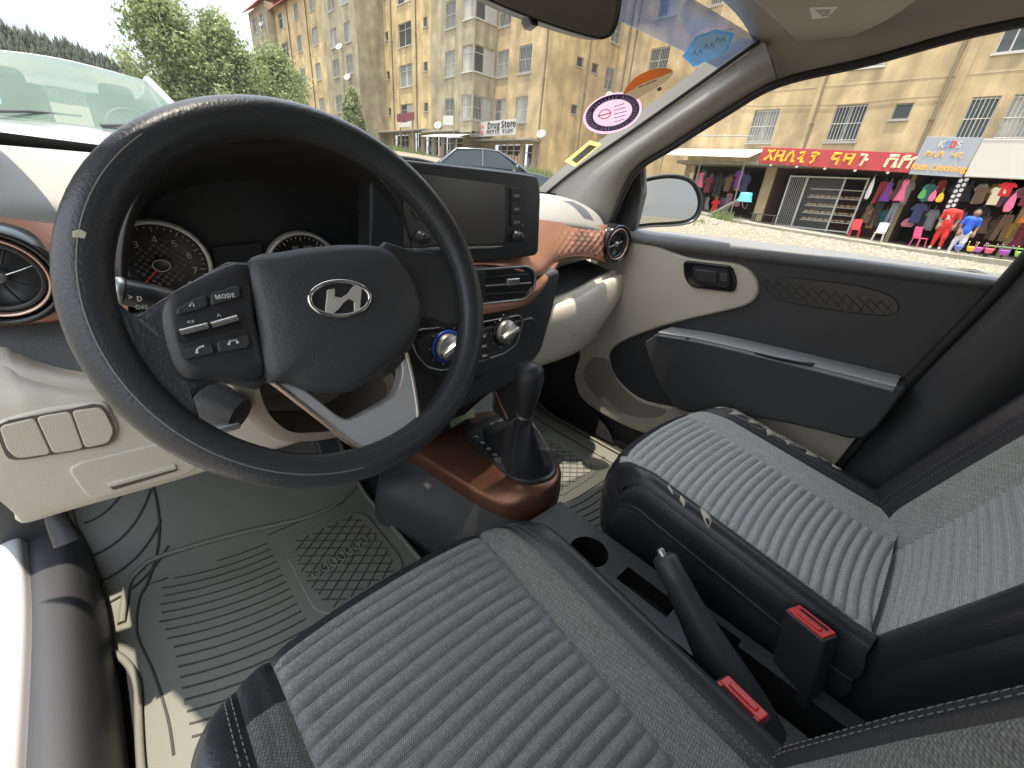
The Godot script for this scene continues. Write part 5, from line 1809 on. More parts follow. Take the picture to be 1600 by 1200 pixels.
func ground() -> void:
	var st := S()
	st.set_smooth_group(1)
	var zs := [60, 30, 12, 6, 3, 1, 0, -2, -5, -8, -11, -14, -18, -21, -25, -35, -45, -60, -75, -110, -160, -300, -600]
	var g := []
	for z in zs:
		var l := PackedVector3Array()
		for x in [-500, -200, -80, -30, -10, -4, 0, 5, 10, 15, 20, 25, 30, 40, 90, 300, 600]:
			l.append(Vector3(x, gy(z), z))
		g.append(l)
	lay(st, g)
	single("ground", st, m.ground, "", "", "", "structure")
	st = S()
	g = []
	for z in [14.0, 6.0, 3.0, 1.0, -2.0, -5.0, -8.0, -11.0, -14.0, -18.0, -22.0, -25.0, -36.0]:
		var y := maxf(gy(z), 0.08) + 0.12
		g.append(PackedVector3Array([Vector3(23.6, y - 0.3, z), Vector3(23.6, y, z), Vector3(23.75, y + 0.01, z), Vector3(31, y + 0.03, z)]))
	st.set_smooth_group(-1)
	lay(st, g)
	# kerb stones
	single("pavement", st, m.paving, "", "", "", "structure")
	var peb := S()
	dome(peb, Transform3D(Basis(Vector3.RIGHT, -PI / 2), Vector3.ZERO), oval(Vector2.ZERO, 1.0, 0.75, 7), [1.0, -0.3, 0.95, 0.15, 0.55, 0.45, 0.0, 0.55])
	peb.generate_normals()
	var pme := peb.commit()
	pme.surface_set_material(0, m.paving)
	var pm := MultiMesh.new()
	pm.transform_format = MultiMesh.TRANSFORM_3D
	pm.mesh = pme
	pm.instance_count = 9000
	for i in 9000:
		var z := rng.randf_range(-14.0, 3.0)
		var x := lerpf(9.0, 23.5, sqrt(rng.randf()))
		var s := 0.02 + 0.07 * pow(rng.randf(), 3.0)
		pm.set_instance_transform(i, Transform3D(Basis(Vector3.UP, rng.randf() * TAU).scaled(Vector3(s, s, s)), Vector3(x, gy(z), z)))
	var po := MultiMeshInstance3D.new()
	po.multimesh = pm
	po.name = "gravel"
	add_child(po, true)
	tag(po, "loose pale gravel strewn over the street before the shops", "gravel", "", "stuff")
	# far wooded ridge
	st = S()
	g = []
	for j in 6:
		var l := PackedVector3Array()
		for i in 41:
			var x := -150.0 + i * 8.0
			var h := 14.0 + 25.0 * exp(-pow((x + 30.0) / 80.0, 2.0)) + 1.2 * sin(x * 0.09)
			l.append(Vector3(x, lerpf(7.0, h, sin(PI * j / 5.0)), -215.0 - j * 22.0))
		g.append(l)
	st.set_smooth_group(1)
	lay(st, g)
	single("hill", st, m.far_green, "", "", "", "structure")
	var cone := S()
	for k in 5:
		for s in 3:
			var a := TAU * (k + s * 0.33) / 5.0
			var y := s * 1.3
			var r := 1.7 - s * 0.42
			tri(cone, Vector3(0, y + 2.6, 0), Vector3(cos(a) * r, y, sin(a) * r), Vector3(cos(a + 0.9) * r, y + 0.3, sin(a + 0.9) * r))
	cone.generate_normals()
	var me := cone.commit()
	me.surface_set_material(0, m.far_green)
	var mm := MultiMesh.new()
	mm.transform_format = MultiMesh.TRANSFORM_3D
	mm.mesh = me
	mm.instance_count = 9000
	for i in 9000:
		var x := rng.randf_range(-145, 150)
		var j := rng.randf_range(0.2, 3.2)
		var h := 14.0 + 25.0 * exp(-pow((x + 30.0) / 80.0, 2.0)) + 1.2 * sin(x * 0.09)
		var s := rng.randf_range(0.3, 0.95)
		mm.set_instance_transform(i, Transform3D(Basis(Vector3.UP, rng.randf() * TAU).scaled(Vector3(s, s * rng.randf_range(0.8, 1.5), s)), Vector3(x, lerpf(7.0, h, sin(PI * j / 5.0)) - 0.5, -215.0 - j * 22.0)))
	var o := MultiMeshInstance3D.new()
	o.multimesh = mm
	o.name = "far_forest"
	add_child(o, true)
	tag(o, "dark wooded ridge on the skyline above the white car", "forest", "", "stuff")

func wall(t: Node3D, called: String, xf: Transform3D, x0: float, x1: float, y0: float, y1: float, holes: Array, mat: Material, depth := 0.16) -> void:
	var st := S()
	st.set_smooth_group(-1)
	var xs := [x0, x1]
	var ys := [y0, y1]
	for h in holes:
		for q in [h.position.x, h.end.x]:
			if q > x0 and q < x1 and not xs.has(q):
				xs.append(q)
		for q in [h.position.y, h.end.y]:
			if q > y0 and q < y1 and not ys.has(q):
				ys.append(q)
	xs.sort()
	ys.sort()
	for i in xs.size() - 1:
		for j in ys.size() - 1:
			var c := Vector2((xs[i] + xs[i + 1]) / 2, (ys[j] + ys[j + 1]) / 2)
			if not holes.any(func(h): return h.has_point(c)):
				quad(st, xf * Vector3(xs[i], ys[j], 0), xf * Vector3(xs[i], ys[j + 1], 0), xf * Vector3(xs[i + 1], ys[j + 1], 0), xf * Vector3(xs[i + 1], ys[j], 0))
	for h in holes:
		var a := [h.position, Vector2(h.end.x, h.position.y), h.end, Vector2(h.position.x, h.end.y)]
		for k in 4:
			var p: Vector2 = a[k]
			var q: Vector2 = a[(k + 1) % 4]
			quad(st, xf * Vector3(p.x, p.y, 0), xf * Vector3(q.x, q.y, 0), xf * Vector3(q.x, q.y, -depth), xf * Vector3(p.x, p.y, -depth))
	# body of the building behind the skin
	quad(st, xf * Vector3(x0, y1, 0), xf * Vector3(x0, y1, -6), xf * Vector3(x1, y1, -6), xf * Vector3(x1, y1, 0))
	part(t, called, st, mat)
func lbox(st: SurfaceTool, xf: Transform3D, x0: float, y0: float, x1: float, y1: float, z0: float, z1: float) -> void:
	plate(st, xf, rect(x0, y0, x1, y1), z0, z1)
func window(t: Node3D, xf: Transform3D, r: Rect2, style: int, seed_: int) -> void:
	var a := r.position
	var b := r.end
	var st := S()
	var w := 0.05 if r.size.x > 0.8 else 0.04
	var mat: Material = m.frame_white if style == 2 else m.frame_grey
	lbox(st, xf, a.x, a.y, b.x, a.y + w, -0.14, -0.07)
	lbox(st, xf, a.x, b.y - w, b.x, b.y, -0.14, -0.07)
	lbox(st, xf, a.x, a.y + w, a.x + w, b.y - w, -0.14, -0.07)
	lbox(st, xf, b.x - w, a.y + w, b.x, b.y - w, -0.14, -0.07)
	if r.size.x > 0.8:
		lbox(st, xf, (a.x + b.x) / 2 - 0.025, a.y + w, (a.x + b.x) / 2 + 0.025, b.y - w, -0.135, -0.075)
	if style == 2:
		lbox(st, xf, a.x + w, lerpf(a.y, b.y, 0.7), b.x - w, lerpf(a.y, b.y, 0.7) + 0.04, -0.13, -0.08)
	lbox(st, xf, a.x - 0.06, a.y - 0.07, b.x + 0.06, a.y - 0.002, -0.10, 0.06)
	var f := part(t, "window", st, mat)
	st = S()
	lbox(st, xf, a.x + 0.01, a.y + 0.01, b.x - 0.01, b.y - 0.01, -0.16, -0.12)
	part(f, "pane", st, m.pane_pale if seed_ % 3 == 0 else m.pane_dark)
	if r.size.x > 0.8 and seed_ % 4 != 1 and seed_ % 3 != 2:
		st = S()
		var n := 10
		var x0 := a.x + 0.05 if seed_ % 2 else lerpf(a.x, b.x, 0.45)
		var x1 := b.x - 0.05 if seed_ % 3 else lerpf(a.x, b.x, 0.6)
		var g := [PackedVector3Array(), PackedVector3Array()]
		for i in n * 2 + 1:
			var x := lerpf(x0, x1, i / float(n * 2))
			var d := -0.116 + 0.010 * (i % 2)
			g[0].append(xf * Vector3(x, a.y + 0.08, d))
			g[1].append(xf * Vector3(x, b.y - 0.06, d))
		st.set_smooth_group(1)
		thick(st, g, xf.basis.z * -0.003)
		part(f, "curtain", st, m.curtain)
	if style == 1:
		st = S()
		var n := int(r.size.x / 0.13)
		for i in n + 1:
			var x := lerpf(a.x + 0.02, b.x - 0.02, float(i) / n)
			tube(st, [xf * Vector3(x, a.y, -0.02), xf * Vector3(x, b.y, -0.02)], 0.013, 4)
		for y in [a.y + 0.08, (a.y + b.y) / 2, b.y - 0.08]:
			tube(st, [xf * Vector3(a.x, y, -0.02), xf * Vector3(b.x, y, -0.02)], 0.013, 4)
		part(f, "security_bars", st, m.bars)
func pipe(t: Node3D, xf: Transform3D, x: float, y0: float, y1: float, r := 0.055) -> void:
	var st := S()
	var p := []
	for i in 9:
		p.append(xf * Vector3(x + 0.02 * sin(i * 2.1), lerpf(y0, y1, i / 8.0), 0.07))
	tube(st, p, r, 8)
	for i in 4:
		lbox(st, xf, x - 0.09, lerpf(y0, y1, 0.12 + i * 0.25), x + 0.09, lerpf(y0, y1, 0.12 + i * 0.25) + 0.05, 0.0, 0.135)
	part(t, "drainpipe", st, m.pipe)
func slab(t: Node3D, called: String, xf: Transform3D, x0: float, x1: float, y0: float, y1: float, z1: float, mat: Material) -> void:
	var st := S()
	plate(st, xf, rect(x0, y0, x1, y1), -0.05, z1, 0.015)
	part(t, called, st, mat)
func rows_of(cols: Array, ys: Array, h: float) -> Array:
	var o := []
	for y in ys:
		for c in cols:
			o.append(Rect2(c[0], y, c[1] - c[0], h))
	return o

func buildings() -> void:
	# -------- near block with the shops
	var f := fx(26.5)
	var t := thing("apartment_block", "weathered yellow apartment block above the red shop sign with barred windows", "apartment block", Vector3(28, 0.2, -3), "yellow apartment blocks")
	var big := rows_of([[-10.45, -9.2], [-6.75, -5.5], [-2.12, -1.28], [-0.95, -0.1], [2.4, 3.6], [6.0, 7.2]], [4.45, 7.38, 10.4, 13.4], 1.52)
	var small := rows_of([[-4.52, -3.9], [4.4, 5.0]], [5.3, 8.3, 11.3], 0.6)
	var shops := [Rect2(-13.0, 0.0, 4.0, 3.3), Rect2(-8.5, 0.0, 5.6, 3.3), Rect2(-2.75, 0.0, 3.6, 3.3), Rect2(1.2, 0.0, 3.6, 3.3), Rect2(5.2, 0, 4, 3.3)]
	wall(t, "wall", f, -13.6, 11.0, 0.0, 17.5, big + small + shops, m.yellow_wall, 0.18)
	var k := 0
	for r in big:
		window(t, f, r, 1 if r.position.y < 5.0 else 2, k)
		k += 1
	for r in small:
		window(t, f, r, 0, 1)
	for z in [-7.55, -3.08, 1.0]:
		pipe(t, f, z, 3.6, 17.0)
	for z in [-7.8, -2.9, 1.2]:
		slab(t, "pilaster", f, z - 0.02, z + 0.30, 3.5, 17.4, 0.04, m.yellow_wall)
	var st := S()
	for y in [6.75, 9.75, 12.75]:
		slab(t, "floor_line", f, -13.6, 11.0, y, y + 0.03, 0.012, m.tan_wall)
	for q in [[-13.0, 6.4, -2.9, 6.1], [-7.5, 9.3, 1.2, 9.0], [-10.0, 4.2, -3.1, 4.05]]:
		st = S()
		var wire := []
		for i in 13:
			var u := i / 12.0
			wire.append(f * Vector3(lerpf(q[0], q[2], u), lerpf(q[1], q[3], u) - 0.22 * sin(PI * u) + 0.03 * sin(u * 17.0), 0.03))
		tube(st, wire, 0.012, 5)
		part(t, "cable", st, m.pipe)
	slab(t, "shop_canopy", f, -13.6, 11.0, 3.3, 3.46, 1.25, m.concrete)
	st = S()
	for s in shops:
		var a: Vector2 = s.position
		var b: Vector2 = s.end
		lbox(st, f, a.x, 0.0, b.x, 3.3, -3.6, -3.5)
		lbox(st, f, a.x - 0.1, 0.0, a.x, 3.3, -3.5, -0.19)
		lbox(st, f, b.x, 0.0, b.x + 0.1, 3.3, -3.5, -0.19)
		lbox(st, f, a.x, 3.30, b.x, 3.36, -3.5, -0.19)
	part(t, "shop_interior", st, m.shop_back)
	st = S()
	quad(st, Vector3(26.5, 0, -13.6), Vector3(26.5, 17.5, -13.6), Vector3(34, 17.5, -13.6), Vector3(34, 0, -13.6))
	part(t, "end_wall", st, m.yellow_wall)
	# -------- set-back part
	f = fx(32.5)
	t = thing("apartment_block", "set-back yellow block behind the windscreen's stickers, with barred windows", "apartment block", Vector3(33, 2, -19), "yellow apartment blocks")
	var ws := rows_of([[-21.4, -19.85], [-17.5, -16.0]], [6.05, 9.8, 13.1], 1.55)
	wall(t, "wall", f, -24.2, -13.5, 1.5, 18, ws, m.yellow_wall)
	k = 0
	for r in ws:
		window(t, f, r, 1, k)
		k += 1
	pipe(t, f, -23.5, 4, 17.8, 0.08)
	pipe(t, f, -22.9, 4, 17.8, 0.06)
	# -------- drugstore block: return wall, front, bay
	f = fz(-24.2)
	t = thing("apartment_block", "yellow apartment block with a tan corner bay above the drug store banner", "apartment block", Vector3(27, 2.5, -27), "yellow apartment blocks")
	ws = rows_of([[27.5, 28.25], [29.3, 30.05]], [6.68, 9.6, 12.6], 0.6)
	var tall := rows_of([[31.1, 32.2]], [5.8, 8.85, 11.85], 1.5)
	wall(t, "side_wall", f, 24.5, 33.0, 1.5, 18, ws + tall, m.bright_yellow_wall)
	for r in ws:
		window(t, f, r, 0, 1)
	k = 0
	for r in tall:
		window(t, f, r, 1, k)
		k += 1
	pipe(t, f, 28.78, 2.4, 17.8)
	f = fx(24.5)
	ws = rows_of([[-27.15, -25.85], [-29.55, -28.25]], [5.72, 8.75, 11.78, 14.8], 1.66)
	var front := [Rect2(-25.95, 2.2, 1.0, 2.1), Rect2(-29.4, 2.7, 3.1, 1.6)]
	wall(t, "wall", f, -31.2, -24.2, 1.5, 18, ws + front, m.yellow_wall)
	for r in ws:
		window(t, f, r, 1, k)
		k += 1
	pipe(t, f, -24.4, 2.6, 17.8)
	shop_front(t, f, front)
	slab(t, "shop_canopy", f, -31.2, -24.2, 4.42, 4.58, 1.2, m.concrete)
	# bay
	var bf := fx(22.3)
	var bs := fz(-29.6)
	ws = rows_of([[-31.0, -29.7]], [5.75, 8.8, 11.9], 1.62)
	wall(t, "bay_front", bf, -31.1, -29.6, 5.0, 18, ws, m.tan_wall)
	for r in ws:
		window(t, bf, r, 2 if r.position.y > 8 else 1, 3)
	ws = rows_of([[22.4, 24.3]], [5.75, 8.8, 11.9], 1.62)
	wall(t, "bay_side", bs, 22.3, 24.5, 5.0, 18, ws, m.tan_wall)
	for r in ws:
		window(t, bs, r, 2 if r.position.y > 8 else 1, 4)
	slab(t, "bay_floor", bf, -31.1, -29.6, 4.9, 5.02, 0.03, m.concrete)
	# -------- tan block
	f = fx(22.8)
	t = thing("apartment_block", "dull tan apartment front with satellite dish, between the bay and the left yellow wall", "apartment block", Vector3(23.5, 3, -33), "yellow apartment blocks")
	ws = rows_of([[-34.0, -32.65]], [5.75, 8.85, 11.9, 14.9], 1.68)
	front = [Rect2(-35.5, 3.0, 1.0, 1.9), Rect2(-34.2, 3.0, 2.8, 1.7)]
	wall(t, "wall", f, -36.0, -31.1, 1.5, 18.2, ws + front, m.tan_wall)
	for r in ws:
		window(t, f, r, 1, k)
		k += 1
	shop_front(t, f, front)
	slab(t, "shop_canopy", f, -36.0, -31.1, 4.95, 5.08, 1.0, m.concrete)
	wall(t, "side_wall", fz(-31.1), 22.8, 24.6, 1.5, 18.0, [], m.tan_wall)
	# -------- left yellow block
	f = fx(23.2)
	t = thing("apartment_block", "yellow apartment block with two drainpipes, between two tan fronts", "apartment block", Vector3(24, 3, -42), "yellow apartment blocks")
	ws = rows_of([[-46.8, -45.55], [-42.0, -39.7]], [5.9, 8.9, 11.9, 14.9], 1.68)
	small = rows_of([[-44.42, -43.8], [-37.8, -37.15]], [6.8, 9.75, 12.75, 15.75], 0.66)
	front = [Rect2(-47.0, 3.4, 2.4, 1.7), Rect2(-43.6, 3.4, 3.0, 1.7), Rect2(-39.6, 3.2, 1.2, 2.0), Rect2(-37.9, 3.4, 1.5, 1.6)]
	wall(t, "wall", f, -47.7, -36.0, 2.0, 18.2, ws + small + front, m.bright_yellow_wall)
	for r in ws:
		window(t, f, r, 2 if r.size.x > 2 else 1, k)
		k += 1
	for r in small:
		window(t, f, r, 0, 1)
	shop_front(t, f, front)
	pipe(t, f, -43.1, 3.5, 18)
	pipe(t, f, -38.9, 3.5, 18)
	slab(t, "shop_canopy", f, -47.7, -36.0, 5.2, 5.32, 1.1, m.concrete)
	# -------- far block
	f = fx(20.5)
	t = thing("apartment_block", "farthest apartment block with a red roof beside the green trees", "apartment block", Vector3(22, 4, -60), "yellow apartment blocks")
	ws = rows_of([[-50.4, -48.9], [-47.2, -45.8]], [6.9, 9.9, 12.3, 15.1], 1.5)
	wall(t, "tan_front", f, -52.2, -44.6, 2.5, 17.6, ws, m.tan_wall)
	for r in ws:
		window(t, f, r, 1, k)
		k += 1
	var ws2 := rows_of([[-64.9, -62.6], [-59.6, -58.2], [-55.0, -53.6]], [7.0, 10.1, 13.1, 15.9], 1.5)
	wall(t, "wall", f, -66.0, -52.2, 2.5, 17.9, ws2, m.bright_yellow_wall)
	for r in ws2:
		window(t, f, r, 2 if r.size.x > 2 else 1, k)
		k += 1
	pipe(t, f, -61.6, 4, 17.8)
	pipe(t, f, -56.0, 4, 17.8)
	var gf := fx(19.6)
	ws = rows_of([[-71.6, -69.6], [-68.6, -67.0]], [7.2, 10.2, 13.4, 16.2], 1.5)
	wall(t, "tan_front", gf, -73.0, -66.0, 3.0, 18.6, ws, m.tan_wall)
	for r in ws:
		window(t, gf, r, 2, k)
		k += 1
	wall(t, "side_wall", fz(-66.0), 19.6, 20.5, 3.0, 18.6, [], m.tan_wall)
	wall(t, "side_wall", fz(-44.6), 20.5, 23.2, 2.5, 18.0, [], m.tan_wall)
	st = S()
	for q in [[-73.6, -66.1, 19.0, 18.6], [-66.1, -52.2, 19.9, 17.9]]:
		shell(st, [[Vector3(q[2], q[3] - 0.1, q[0]), Vector3(q[2], q[3] - 0.1, q[1])], [Vector3(q[2] + 3.6, q[3] + 1.7, q[0]), Vector3(q[2] + 3.6, q[3] + 1.7, q[1])], [Vector3(q[2] + 7.2, q[3] - 0.1, q[0]), Vector3(q[2] + 7.2, q[3] - 0.1, q[1])]], 4, 6, Vector3(0, 0.08, 0))
	part(t, "roof", st, m.roof_red)
	dishes()

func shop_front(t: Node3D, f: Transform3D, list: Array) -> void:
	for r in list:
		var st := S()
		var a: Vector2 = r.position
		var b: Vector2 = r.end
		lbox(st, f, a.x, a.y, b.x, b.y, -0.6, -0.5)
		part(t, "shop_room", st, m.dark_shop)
		st = S()
		var n := maxi(1, int(r.size.x / 0.7))
		for i in n + 1:
			var x := lerpf(a.x + 0.03, b.x - 0.03, float(i) / n)
			lbox(st, f, x - 0.03, a.y, x + 0.03, b.y, -0.12, -0.05)
		lbox(st, f, a.x, lerpf(a.y, b.y, 0.72), b.x, lerpf(a.y, b.y, 0.72) + 0.05, -0.115, -0.055)
		part(t, "shop_front", st, m.frame_white if r.size.x > 1.3 else m.frame_grey)
		st = S()
		for i in int(r.size.x / 0.35):
			var x := a.x + 0.2 + i * 0.35
			lbox(st, f, x, a.y + 0.3, x + 0.24, a.y + rng.randf_range(0.7, 1.2), -0.45, -0.3)
		part(t, "shop_goods", st, [m.curtain, m.sign_grey, m.letter_pale][int(absf(a.x)) % 3], "stuff")

func dishes() -> void:
	var proto: Node3D = null
	var spots := [[22.55, 5.55, -34.6, "white satellite dish low on the tan front beside the bay"], [20.2, 12.1, -47.9, "satellite dish high on the far tan wall nearest the trees"], [20.2, 9.6, -46.6, "satellite dish lower on the far tan wall"], [20.2, 16.4, -49.2, "topmost satellite dish on the far tan wall"], [19.3, 16.6, -67.2, "satellite dish under the red roof's eave"], [24.3, 4.9, -24.0, "satellite dish at the foot of the drug store block's corner"], [31.6, 8.5, -23.9, "satellite dish under the barred window by the twin drainpipes"], [25.4, 8.9, -0.9, "satellite dish on the near block under the white-framed window"]]
	for s in spots:
		if proto == null:
			proto = thing("satellite_dish", s[3], "satellite dish", Vector3(s[0], s[1], s[2]), "satellite dishes on the walls")
			var xf := Transform3D(Basis(Vector3.UP, -0.9) * Basis(Vector3.RIGHT, -0.6), Vector3.ZERO)
			var st := S()
			lathe(st, xf, [0.0, -0.09, 0.15, -0.078, 0.26, -0.03, 0.33, 0.02, 0.33, 0.03, 0.25, -0.015, 0.15, -0.065, 0.0, -0.075], 24)
			var o := part(proto, "reflector", st, m.frame_grey)
			o.position = Vector3.ZERO
			st = S()
			tube(st, [xf * Vector3(0, -0.42, 0.0), xf * Vector3(0, -0.15, 0.42)], 0.018, 6)
			tube(st, [xf * Vector3(0, 0, -0.08), Vector3(0.25, -0.15, 0), Vector3(0.3, -0.4, 0)], 0.025, 6)
			o = part(proto, "arm", st, m.frame_grey)
			o.position = Vector3.ZERO
		else:
			copy(proto, Vector3(s[0], s[1], s[2]), 0.25 * sin(s[1]), s[3])

# ---------------------------------------------------------------- signs
func glyph(k: int) -> Array:
	match k:
		0: return [[0.08, 0.98, 0.42, 0.80, 0.50, 0.5, 0.10, 0.0], [0.50, 0.5, 0.92, 0.0], [0.42, 0.80, 0.88, 0.98]]
		1: return [[0.05, 0.0, 0.05, 0.95, 0.70, 0.95, 0.70, 0.0], [0.05, 0.45, 0.70, 0.45], [0.70, 0.02, 1.0, 0.02]]
		2: return [[0.05, 0.0, 0.12, 0.55, 0.40, 0.95, 0.66, 0.55, 0.70, 0.0], [0.70, 0.02, 1.0, 0.02]]
		3: return [[0.05, 0.80, 0.45, 0.95, 0.45, 0.50, 0.12, 0.25], [0.45, 0.5, 0.50, 0.0, 0.85, 0.02]]
		4: return [[0.45, 0.95, 0.12, 0.85, 0.15, 0.60, 0.50, 0.58, 0.62, 0.80, 0.45, 0.95], [0.60, 0.75, 0.85, 0.85], [0.50, 0.58, 0.55, 0.2, 0.35, -0.05]]
		5: return [[0.02, 0.92, 0.70, 0.92, 0.70, 0.45, 0.08, 0.42], [0.70, 0.45, 0.72, -0.05], [0.15, 0.92, 0.08, 0.42]]
		6: return [[0.10, 0.30, 0.05, 0.92, 0.72, 0.95, 0.72, 0.0], [0.08, 0.55, 0.72, 0.50]]
		7: return [[0.05, 0.90, 0.50, 0.95, 0.48, 0.0], [0.48, 0.55, 0.85, 0.50]]
		8: return [[0.05, 0.95, 0.75, 0.95], [0.10, 0.70, 0.72, 0.70, 0.72, 0.0], [0.10, 0.70, 0.12, 0.0], [0.72, 0.05, 0.98, 0.1, 0.9, 0.28, 0.75, 0.2]]
		_: return [[0.05, 0.70, 0.70, 0.72, 0.70, 0.0], [0.05, 0.95, 0.05, 0.0], [0.05, 0.95, 0.45, 0.95], [0.70, 0.72, 0.98, 0.9]]
func ethiopic(t: Node3D, called: String, f: Transform3D, x: float, y: float, h: float, w: float, list: Array, mat: Material, bold := 0.125) -> void:
	for k in list.size():
		if list[k] < 0:
			continue
		var st := S()
		for s in glyph(list[k]):
			var p := []
			for i in range(0, s.size(), 2):
				p.append(f * Vector3(x + (k + s[i] * 0.86 + 0.12 * s[i + 1]) * w, y + s[i + 1] * h, 0.012))
			tube(st, p, h * bold, 6, false, 0.5, f.basis.z)
		part(t, called, st, mat)
func signs() -> void:
	var f := fx(25.22)
	# red bakery sign
	var tilt := Transform3D(Basis(Vector3(0, 0, 1), -0.042), Vector3(-6.0, 3.6, 0))
	var g := f * tilt
	var t := thing("shop_sign", "long red shop sign with yellow and pale Amharic letters over the bakery", "sign", g.origin, "signs over the shops")
	var st := S()
	plate(st, g, rect(-3.06, -0.36, 3.08, 0.38), -0.09, 0.0, 0.01)
	part(t, "board", st, m.sign_red)
	ethiopic(t, "letter", g, -2.86, -0.20, 0.46, 0.50, [0, 1, 2, 3, 4], m.letter_yellow)
	ethiopic(t, "letter", g, 0.05, -0.20, 0.46, 0.50, [5, 6], m.letter_yellow)
	ethiopic(t, "letter", g, 1.08, -0.20, 0.46, 0.52, [7, -1, 8, 9], m.letter_pale)
	st = S()
	for k in 5:
		box(st, g * Vector3(-2.4 + k * 1.2, -0.42, 0.03), Vector3(0.08, 0.08, 0.10), 0.01)
	part(t, "lamp_holder", st, m.frame_white, "stuff")
	# grey clothing sign
	g = f * Transform3D(Basis(Vector3(0, 0, 1), -0.04), Vector3(-2.05, 3.73, 0.02))
	t = thing("shop_sign", "grey shop sign with orange lettering for kids clothing", "sign", g.origin, "signs over the shops")
	st = S()
	plate(st, g, rect(-0.84, -0.70, 0.84, 0.68), -0.08, 0.0, 0.01)
	part(t, "board", st, m.sign_grey)
	for k in 4:
		words(t, "lettering", "KIDS"[k], g * Transform3D(Basis.IDENTITY, Vector3(-0.27 + k * 0.18, 0.42, 0.01)), 0.24, [m.sign_white, M("sign_blue", 0.1, 0.25, 0.7, 0.6), m.red_button, m.sign_white][k], true)
	ethiopic(t, "letter", g, -0.62, -0.02, 0.17, 0.20, [9, 2, 8, -1, 6, 3], m.letter_yellow, 0.10)
	words(t, "lettering", "Kids Clothing", g * Transform3D(Basis.IDENTITY, Vector3(0.0, -0.42, 0.01)), 0.20, m.letter_yellow, true)
	# blank white board
	g = f * Transform3D(Basis(Vector3(0, 0, 1), -0.02), Vector3(0.9, 3.64, 0.0))
	t = thing("shop_sign", "blank off-white shop board beside the grey clothing sign", "sign", g.origin, "signs over the shops")
	st = S()
	plate(st, g, rect(-2.08, -0.66, 2.6, 0.66), -0.08, 0.0, 0.012)
	part(t, "board", st, m.sign_white)
	st = S()
	plate(st, g, rect(-2.06, -0.64, 2.58, -0.60), 0.0, 0.012)
	plate(st, g, rect(-2.06, 0.60, 2.58, 0.64), 0.0, 0.012)
	part(t, "edge_strip", st, m.frame_white)
	# drug store banner
	g = fx(23.15) * Transform3D(Basis(Vector3(0, 0, 1), 0.015), Vector3(-28.2, 5.2, 0))
	t = thing("shop_banner", "white drug store banner with red and black lettering", "banner", g.origin)
	st = S()
	plate(st, g, rect(-2.7, -0.5, 2.7, 0.5), -0.05, 0.0, 0.01)
	part(t, "cloth", st, m.frame_white)
	words(t, "lettering", "Drug Store", g * Transform3D(Basis.IDENTITY, Vector3(1.1, 0.20, 0.01)), 0.44, m.black_deep, true, "Droid Sans", 1.05)
	ethiopic(t, "letter", g, -0.55, -0.36, 0.26, 0.30, [9, 5, 4, 7, 0, -1, 5, 3, 1, 6], m.black_deep, 0.11)
	ethiopic(t, "letter", g, -1.75, 0.04, 0.24, 0.28, [9, 2, 6], m.red_button, 0.11)
	ethiopic(t, "letter", g, -1.75, -0.36, 0.24, 0.28, [5, 8, 1], m.red_button, 0.11)
	st = S()
	plate(st, g, rounded(PackedVector2Array([Vector2(-2.45, -0.3), Vector2(-2.2, -0.35), Vector2(-2.0, -0.1), Vector2(-2.1, 0.25), Vector2(-2.3, 0.1), Vector2(-2.5, 0.2)]), 3), 0.0, 0.012)
	part(t, "emblem", st, M("dark_green", 0.03, 0.10, 0.05, 0.6))
	# brown sign and white sign on posts
	g = fx(20.8) * Transform3D(Basis.IDENTITY, Vector3(-37.0, 6.0, 0))
	t = thing("street_sign", "maroon board on posts in front of the left yellow block", "sign", Vector3(20.8, 3.2, -37))
	st = S()
	plate(st, g, rect(-1.4, -0.3, 1.4, 0.3), -0.06, 0.0, 0.01)
	part(t, "board", st, M("maroon", 0.16, 0.035, 0.05, 0.6))
	st = S()
	plate(st, g, rect(-1.2, -0.75, 1.0, -0.4), -0.05, 0.0, 0.01)
	part(t, "lower_board", st, m.sign_white)
	for x in [-1.0, 1.1]:
		st = S()
		tube(st, [g * Vector3(x, -0.3, -0.09), g * Vector3(x, -3.2, -0.09)], 0.05, 8)
		part(t, "post", st, m.pipe)
	t = thing("street_sign", "small white board on a tall thin pole by the tan front", "sign", Vector3(20.6, 2.6, -29.6))
	g = fx(20.6) * Transform3D(Basis(Vector3(0, 0, 1), -0.05), Vector3(-30.3, 5.45, 0))
	st = S()
	plate(st, g, rect(-0.7, -0.3, 0.7, 0.3), -0.04, 0.0, 0.01)
	part(t, "board", st, m.frame_white)
	st = S()
	tube(st, [Vector3(20.62, 2.3, -29.6), Vector3(20.62, 6.4, -29.6)], 0.045, 8)
	part(t, "post", st, m.pipe)
	# sheet awnings
	t = thing("awning", "cream sheet awning on poles before the tan shop front", "awning", Vector3(20.5, 2.8, -28.5))
	st = S()
	shell(st, [[Vector3(22.6, 4.85, -32.6), Vector3(22.6, 4.75, -28.6)], [Vector3(20.9, 4.6, -32.4), Vector3(20.9, 4.5, -28.2)], [Vector3(19.2, 4.25, -32.0), Vector3(19.2, 4.1, -27.2)]], 8, 8, Vector3(0, 0.03, 0))
	part(t, "sheet", st, m.curtain)
	for z in [-31.8, -27.4]:
		st = S()
		tube(st, [Vector3(19.3, 2.4, z), Vector3(19.3, 4.2, z)], 0.04, 8)
		part(t, "pole", st, m.pipe)
	t = thing("awning", "pale sheet canopy over the clothes stall, left of the red sign", "awning", Vector3(24.6, 0.6, -11.4))
	st = S()
